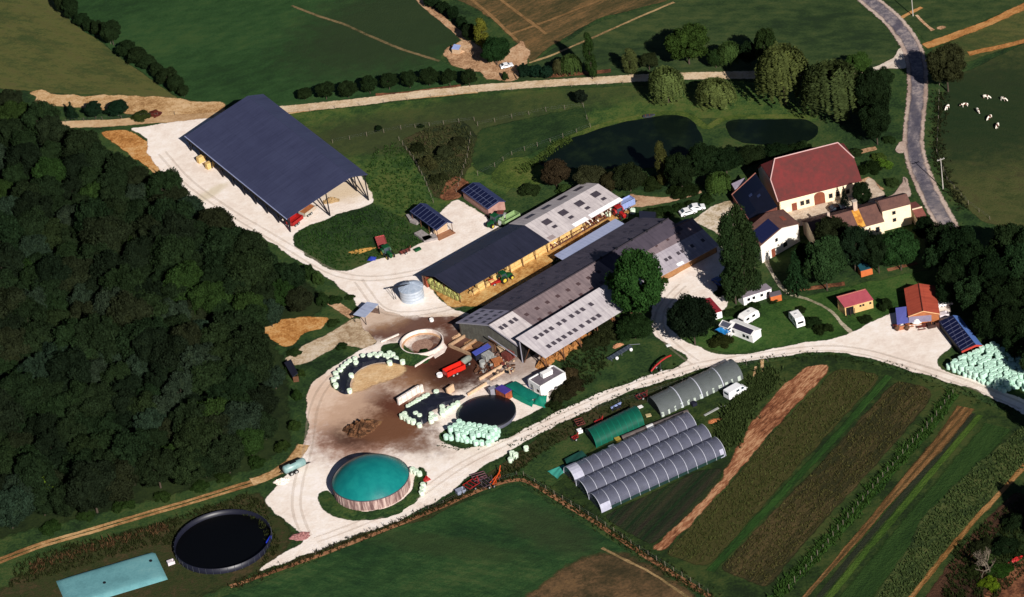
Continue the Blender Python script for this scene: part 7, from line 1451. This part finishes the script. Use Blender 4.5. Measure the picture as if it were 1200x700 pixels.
plant('round', 1226, 478, 44, 66, TM, 'tree at the right edge shading the big mint bale stack'); plant('round', 1268, 612, 60, 90, TM, 'tree at the right edge whose shadow falls on the garden')
t = thing('bare_tree', 'leafless grey tree at the lower right corner of the garden', 'tree', tuple(P(1160, 672))); o = link(D.objects.new('trunk', BARE)); o.parent = t; o.scale = (6, 6, 7); o.data.materials[0] = mat('grey_bark', C(120, 108, 92), C(80, 72, 62), sc=3, obj=True)
for i, (x, y, w_, h_, c) in enumerate(((1178, 640, 40, 26, TD), (1150, 640, 30, 20, C(40, 44, 26)), (1190, 610, 36, 30, TD), (1172, 668, 30, 16, C(48, 76, 30)), (1140, 668, 24, 14, C(44, 56, 28)), (1160, 684, 30, 14, C(90, 116, 30)))): plant('bush', x, y, w_, h_, c, ORD[i] + ' bush from the top around the leafless tree', 'bushes round the leafless tree', 'bush', 'bush')
for i, (x, y, w_, h_, c) in enumerate(((670, 452, 34, 26, C(50, 48, 32)), (656, 462, 26, 26, C(46, 48, 30)), (668, 438, 22, 20, C(70, 62, 42)), (650, 475, 22, 16, C(40, 52, 28)), (690, 400, 30, 18, C(46, 50, 30)))): plant('bush', x, y, w_, h_, c, ORD[i] + ' clump of the brown scrub right of the white plant building', 'brown scrub by the plant building', 'bush', 'bush')
for i, (x, y, w_, h_, c) in enumerate(((392, 350, 18, 16, TM), (378, 350, 16, 26, TM), (362, 318, 16, 26, TM), (372, 326, 14, 22, TL), (410, 348, 12, 9, TM), (400, 405, 16, 9, TM), (390, 378, 16, 8, TM), (340, 432, 14, 12, TM), (345, 412, 18, 10, TM))): plant('bush', x, y, w_, h_, c, ORD[i] + ' bush from the right corner of the wood along its track', 'bushes on the wood corner', 'bush', 'bush')
plant('bush', 497, 413, 16, 12, C(34, 58, 26), 'green bush against the round concrete pit', None, 'bush', 'bush')
for x, y, w_, h_, c, lab in ((502, 190, 24, 26, C(70, 72, 44), 'pale shrub thicket in the rough pasture'), (520, 178, 26, 26, C(58, 62, 40), 'grey-green shrub thicket in the middle of the rough pasture'), (488, 172, 20, 18, C(40, 48, 28), 'dark shrub at the upper corner of the rough pasture'), (535, 165, 24, 18, C(52, 56, 36), 'shrub thicket on the right of the rough pasture'), (515, 208, 22, 18, C(48, 54, 32), 'low thicket above the red-brown earth'), (443, 150, 10, 10, TD, 'small dark bush in the meadow below the track'), (493, 147, 8, 8, TD, 'tiny dark bush near the pale earth patch')): plant('bush', x, y, w_, h_, c, lab, None, 'bush', 'bush')
# ---- uncountable growth: grass tufts, crops, weeds (one object each)
def tufts(name, pix, dens_, h, w_, col, kind='blade', lab=None, jit=.5, alt=None):
    dens_ *= 3.2; w_ *= .42; h *= .85
    pl = [tuple(P(*q)[:2]) for q in pix]; xs, ys = zip(*pl); ar = abs(sum(pl[i][0] * pl[i - 1][1] - pl[i - 1][0] * pl[i][1] for i in range(len(pl)))) / 2
    n_ = int(ar * dens_); g = np.random.default_rng(len(name) + n_); out = []
    while len(out) < n_:
        x, y = g.uniform(min(xs), max(xs)), g.uniform(min(ys), max(ys))
        if inside(x, y, pl): out.append((x, y))
    return grow_at(name, np.array(out), h, w_, col, g, jit)
def grow_at(name, p, h, w_, col, g, jit=.5, blades=4):
    n_ = len(p); Q = []
    for b in range(blades):
        th = g.uniform(0, 6.283, n_); d = np.c_[np.cos(th), np.sin(th), np.zeros(n_)]; L = np.c_[g.normal(size=(n_, 2)) * .45, np.ones(n_)]; hh = h * g.uniform(1 - jit, 1 + jit, (n_, 1)); ww = w_ * g.uniform(.6, 1.4, (n_, 1))
        c = np.c_[p + g.normal(size=(n_, 2)) * w_ * .5, np.full(n_, .02)]; top = c + L * hh; mid = (c + top) / 2
        Q.append(np.stack([c - d * ww * .3, mid + d * ww, top, mid - d * ww], 1))
    o = link(D.objects.new(name, qmesh(name, np.concatenate(Q), M_leaf))); o.color = (*col, 1); o['kind'] = 'stuff'; return o
tufts('tall_grass', [(343, 280), (350, 291), (366, 303), (386, 315), (400, 317), (425, 309), (455, 299), (484, 290), (498, 282), (482, 268), (474, 252), (440, 243), (420, 248), (395, 254), (370, 265), (352, 271)], .6, .5, .22, C(52, 82, 38))
tufts('tall_grass', [(425, 205), (445, 240), (480, 250), (505, 236), (486, 195), (470, 166), (440, 175)], .5, .55, .22, C(58, 86, 40))
tufts('reeds', [(475, 168), (500, 152), (545, 146), (556, 165), (552, 190), (540, 212), (515, 232), (500, 212)], .6, .75, .2, C(72, 78, 48))
tufts('weeds', [(20, 660), (80, 640), (160, 622), (210, 606), (240, 596), (290, 580), (310, 590), (318, 615), (330, 640), (320, 655), (305, 668), (316, 640), (300, 610), (262, 598), (215, 610), (200, 640), (180, 640), (60, 676), (10, 690)], .9, .8, .2, C(52, 58, 32))
tufts('weeds', [(30, 664), (90, 645), (140, 630), (200, 613), (205, 622), (140, 640), (80, 658), (36, 676)], .5, 1.1, .25, C(94, 72, 50))
tufts('weeds', [(490, 605), (540, 582), (575, 560), (600, 540), (660, 503), (740, 470), (745, 474), (690, 496), (640, 530), (605, 556), (560, 575), (500, 604)], .8, .7, .2, C(48, 56, 30))
tufts('weeds', [(640, 470), (690, 452), (720, 430), (700, 385), (672, 402), (655, 430), (665, 445)], .6, .8, .22, C(46, 54, 30))
tufts('pond_reeds', [(600, 200), (630, 186), (650, 168), (668, 160), (672, 166), (655, 176), (635, 192), (612, 206)], 1.2, .8, .2, C(74, 92, 44))
tufts('crop_plants', [(984, 433), (1030, 441), (1022, 452), (973, 505), (903, 580), (846, 645), (828, 662), (782, 650), (806, 624), (862, 563), (900, 516), (930, 484), (967, 448)], .8, .5, .2, C(80, 86, 48))
tufts('crop_plants', [(1052, 448), (1086, 456), (1090, 468), (1038, 530), (983, 590), (933, 645), (898, 686), (846, 666), (908, 602), (988, 518)], .8, .5, .2, C(86, 84, 50))
tufts('vegetable_plants', [(1200, 500), (1236, 520), (1175, 568), (1110, 643), (1062, 706), (1026, 708), (1036, 690), (1064, 650), (1084, 610), (1114, 577), (1152, 542)], .9, .6, .3, C(72, 88, 50))
tufts('wild_growth', [(1120, 640), (1200, 580), (1220, 660), (1150, 715), (1100, 715)], .7, .9, .25, C(44, 54, 28))
g = np.random.default_rng(5); rp = smooth(dens(A([P(*q)[:2] for q in [(1116, 463), (1090, 500), (1040, 556), (980, 625), (905, 706)]]), .25, False), False, 3); rp = rp + g.normal(size=rp.shape) * .55
grow_at('shrub_row', np.repeat(rp, 5, 0) + g.normal(size=(len(rp) * 5, 2)) * .5, 0.8, .11, C(60, 88, 40), g, .5, 5)
hd = smooth(dens(A([P(*q)[:2] for q in [(900, 440), (888, 458), (870, 478), (858, 500), (850, 520)]]), .2, False), False, 3)
grow_at('hedge_growth', np.repeat(hd, 12, 0) + g.normal(size=(len(hd) * 12, 2)) * 1.5, .9, .14, C(62, 76, 42), g, .5, 5)
for nm, line, sd, n_, h, col in (('verge_grass', [(270, 688), (365, 653), (450, 620), (520, 592), (565, 571), (606, 559)], .7, 5, .5, C(58, 56, 34)), ('verge_grass', [(614, 560), (700, 613), (760, 654), (835, 702)], .8, 5, .5, C(52, 60, 32)), ('verge_grass', [(600, 524), (662, 497), (737, 462), (817, 437), (900, 423), (962, 415), (1035, 428), (1100, 449), (1190, 486)], .9, 2, .4, C(44, 58, 30)), ('verge_grass', [(515, 523), (545, 528), (600, 511), (662, 480), (737, 448), (795, 430)], .6, 2, .35, C(44, 62, 30)), ('verge_grass', [(1102, 110), (1100, 150), (1098, 185), (1112, 218), (1130, 245)], .9, 5, .6, C(50, 54, 34))):
    L_ = dens(A([P(*q)[:2] for q in line]), .25, False); grow_at(nm, np.repeat(L_, n_, 0)[::2] + g.normal(size=(len(np.repeat(L_, n_, 0)[::2]), 2)) * sd, h, .09, col, g, .5, 4)
for k in range(3):
    a_, v_ = A0 + st * (k + .12), st * .76; q_ = []
    for r_ in range(6):
        L_ = np.array([(a_ + v_ * (r_ + .5) / 6 + Vt * f)[:2] for f in np.linspace(.02, .97, 120)]); q_.append(L_)
    q_ = np.concatenate(q_); grow_at('tunnel_crop', np.repeat(q_, 3, 0) + g.normal(size=(len(q_) * 3, 2)) * .18, .8, .12, C(48, 66, 36) if k else C(70, 60, 40), g, .6, 4)
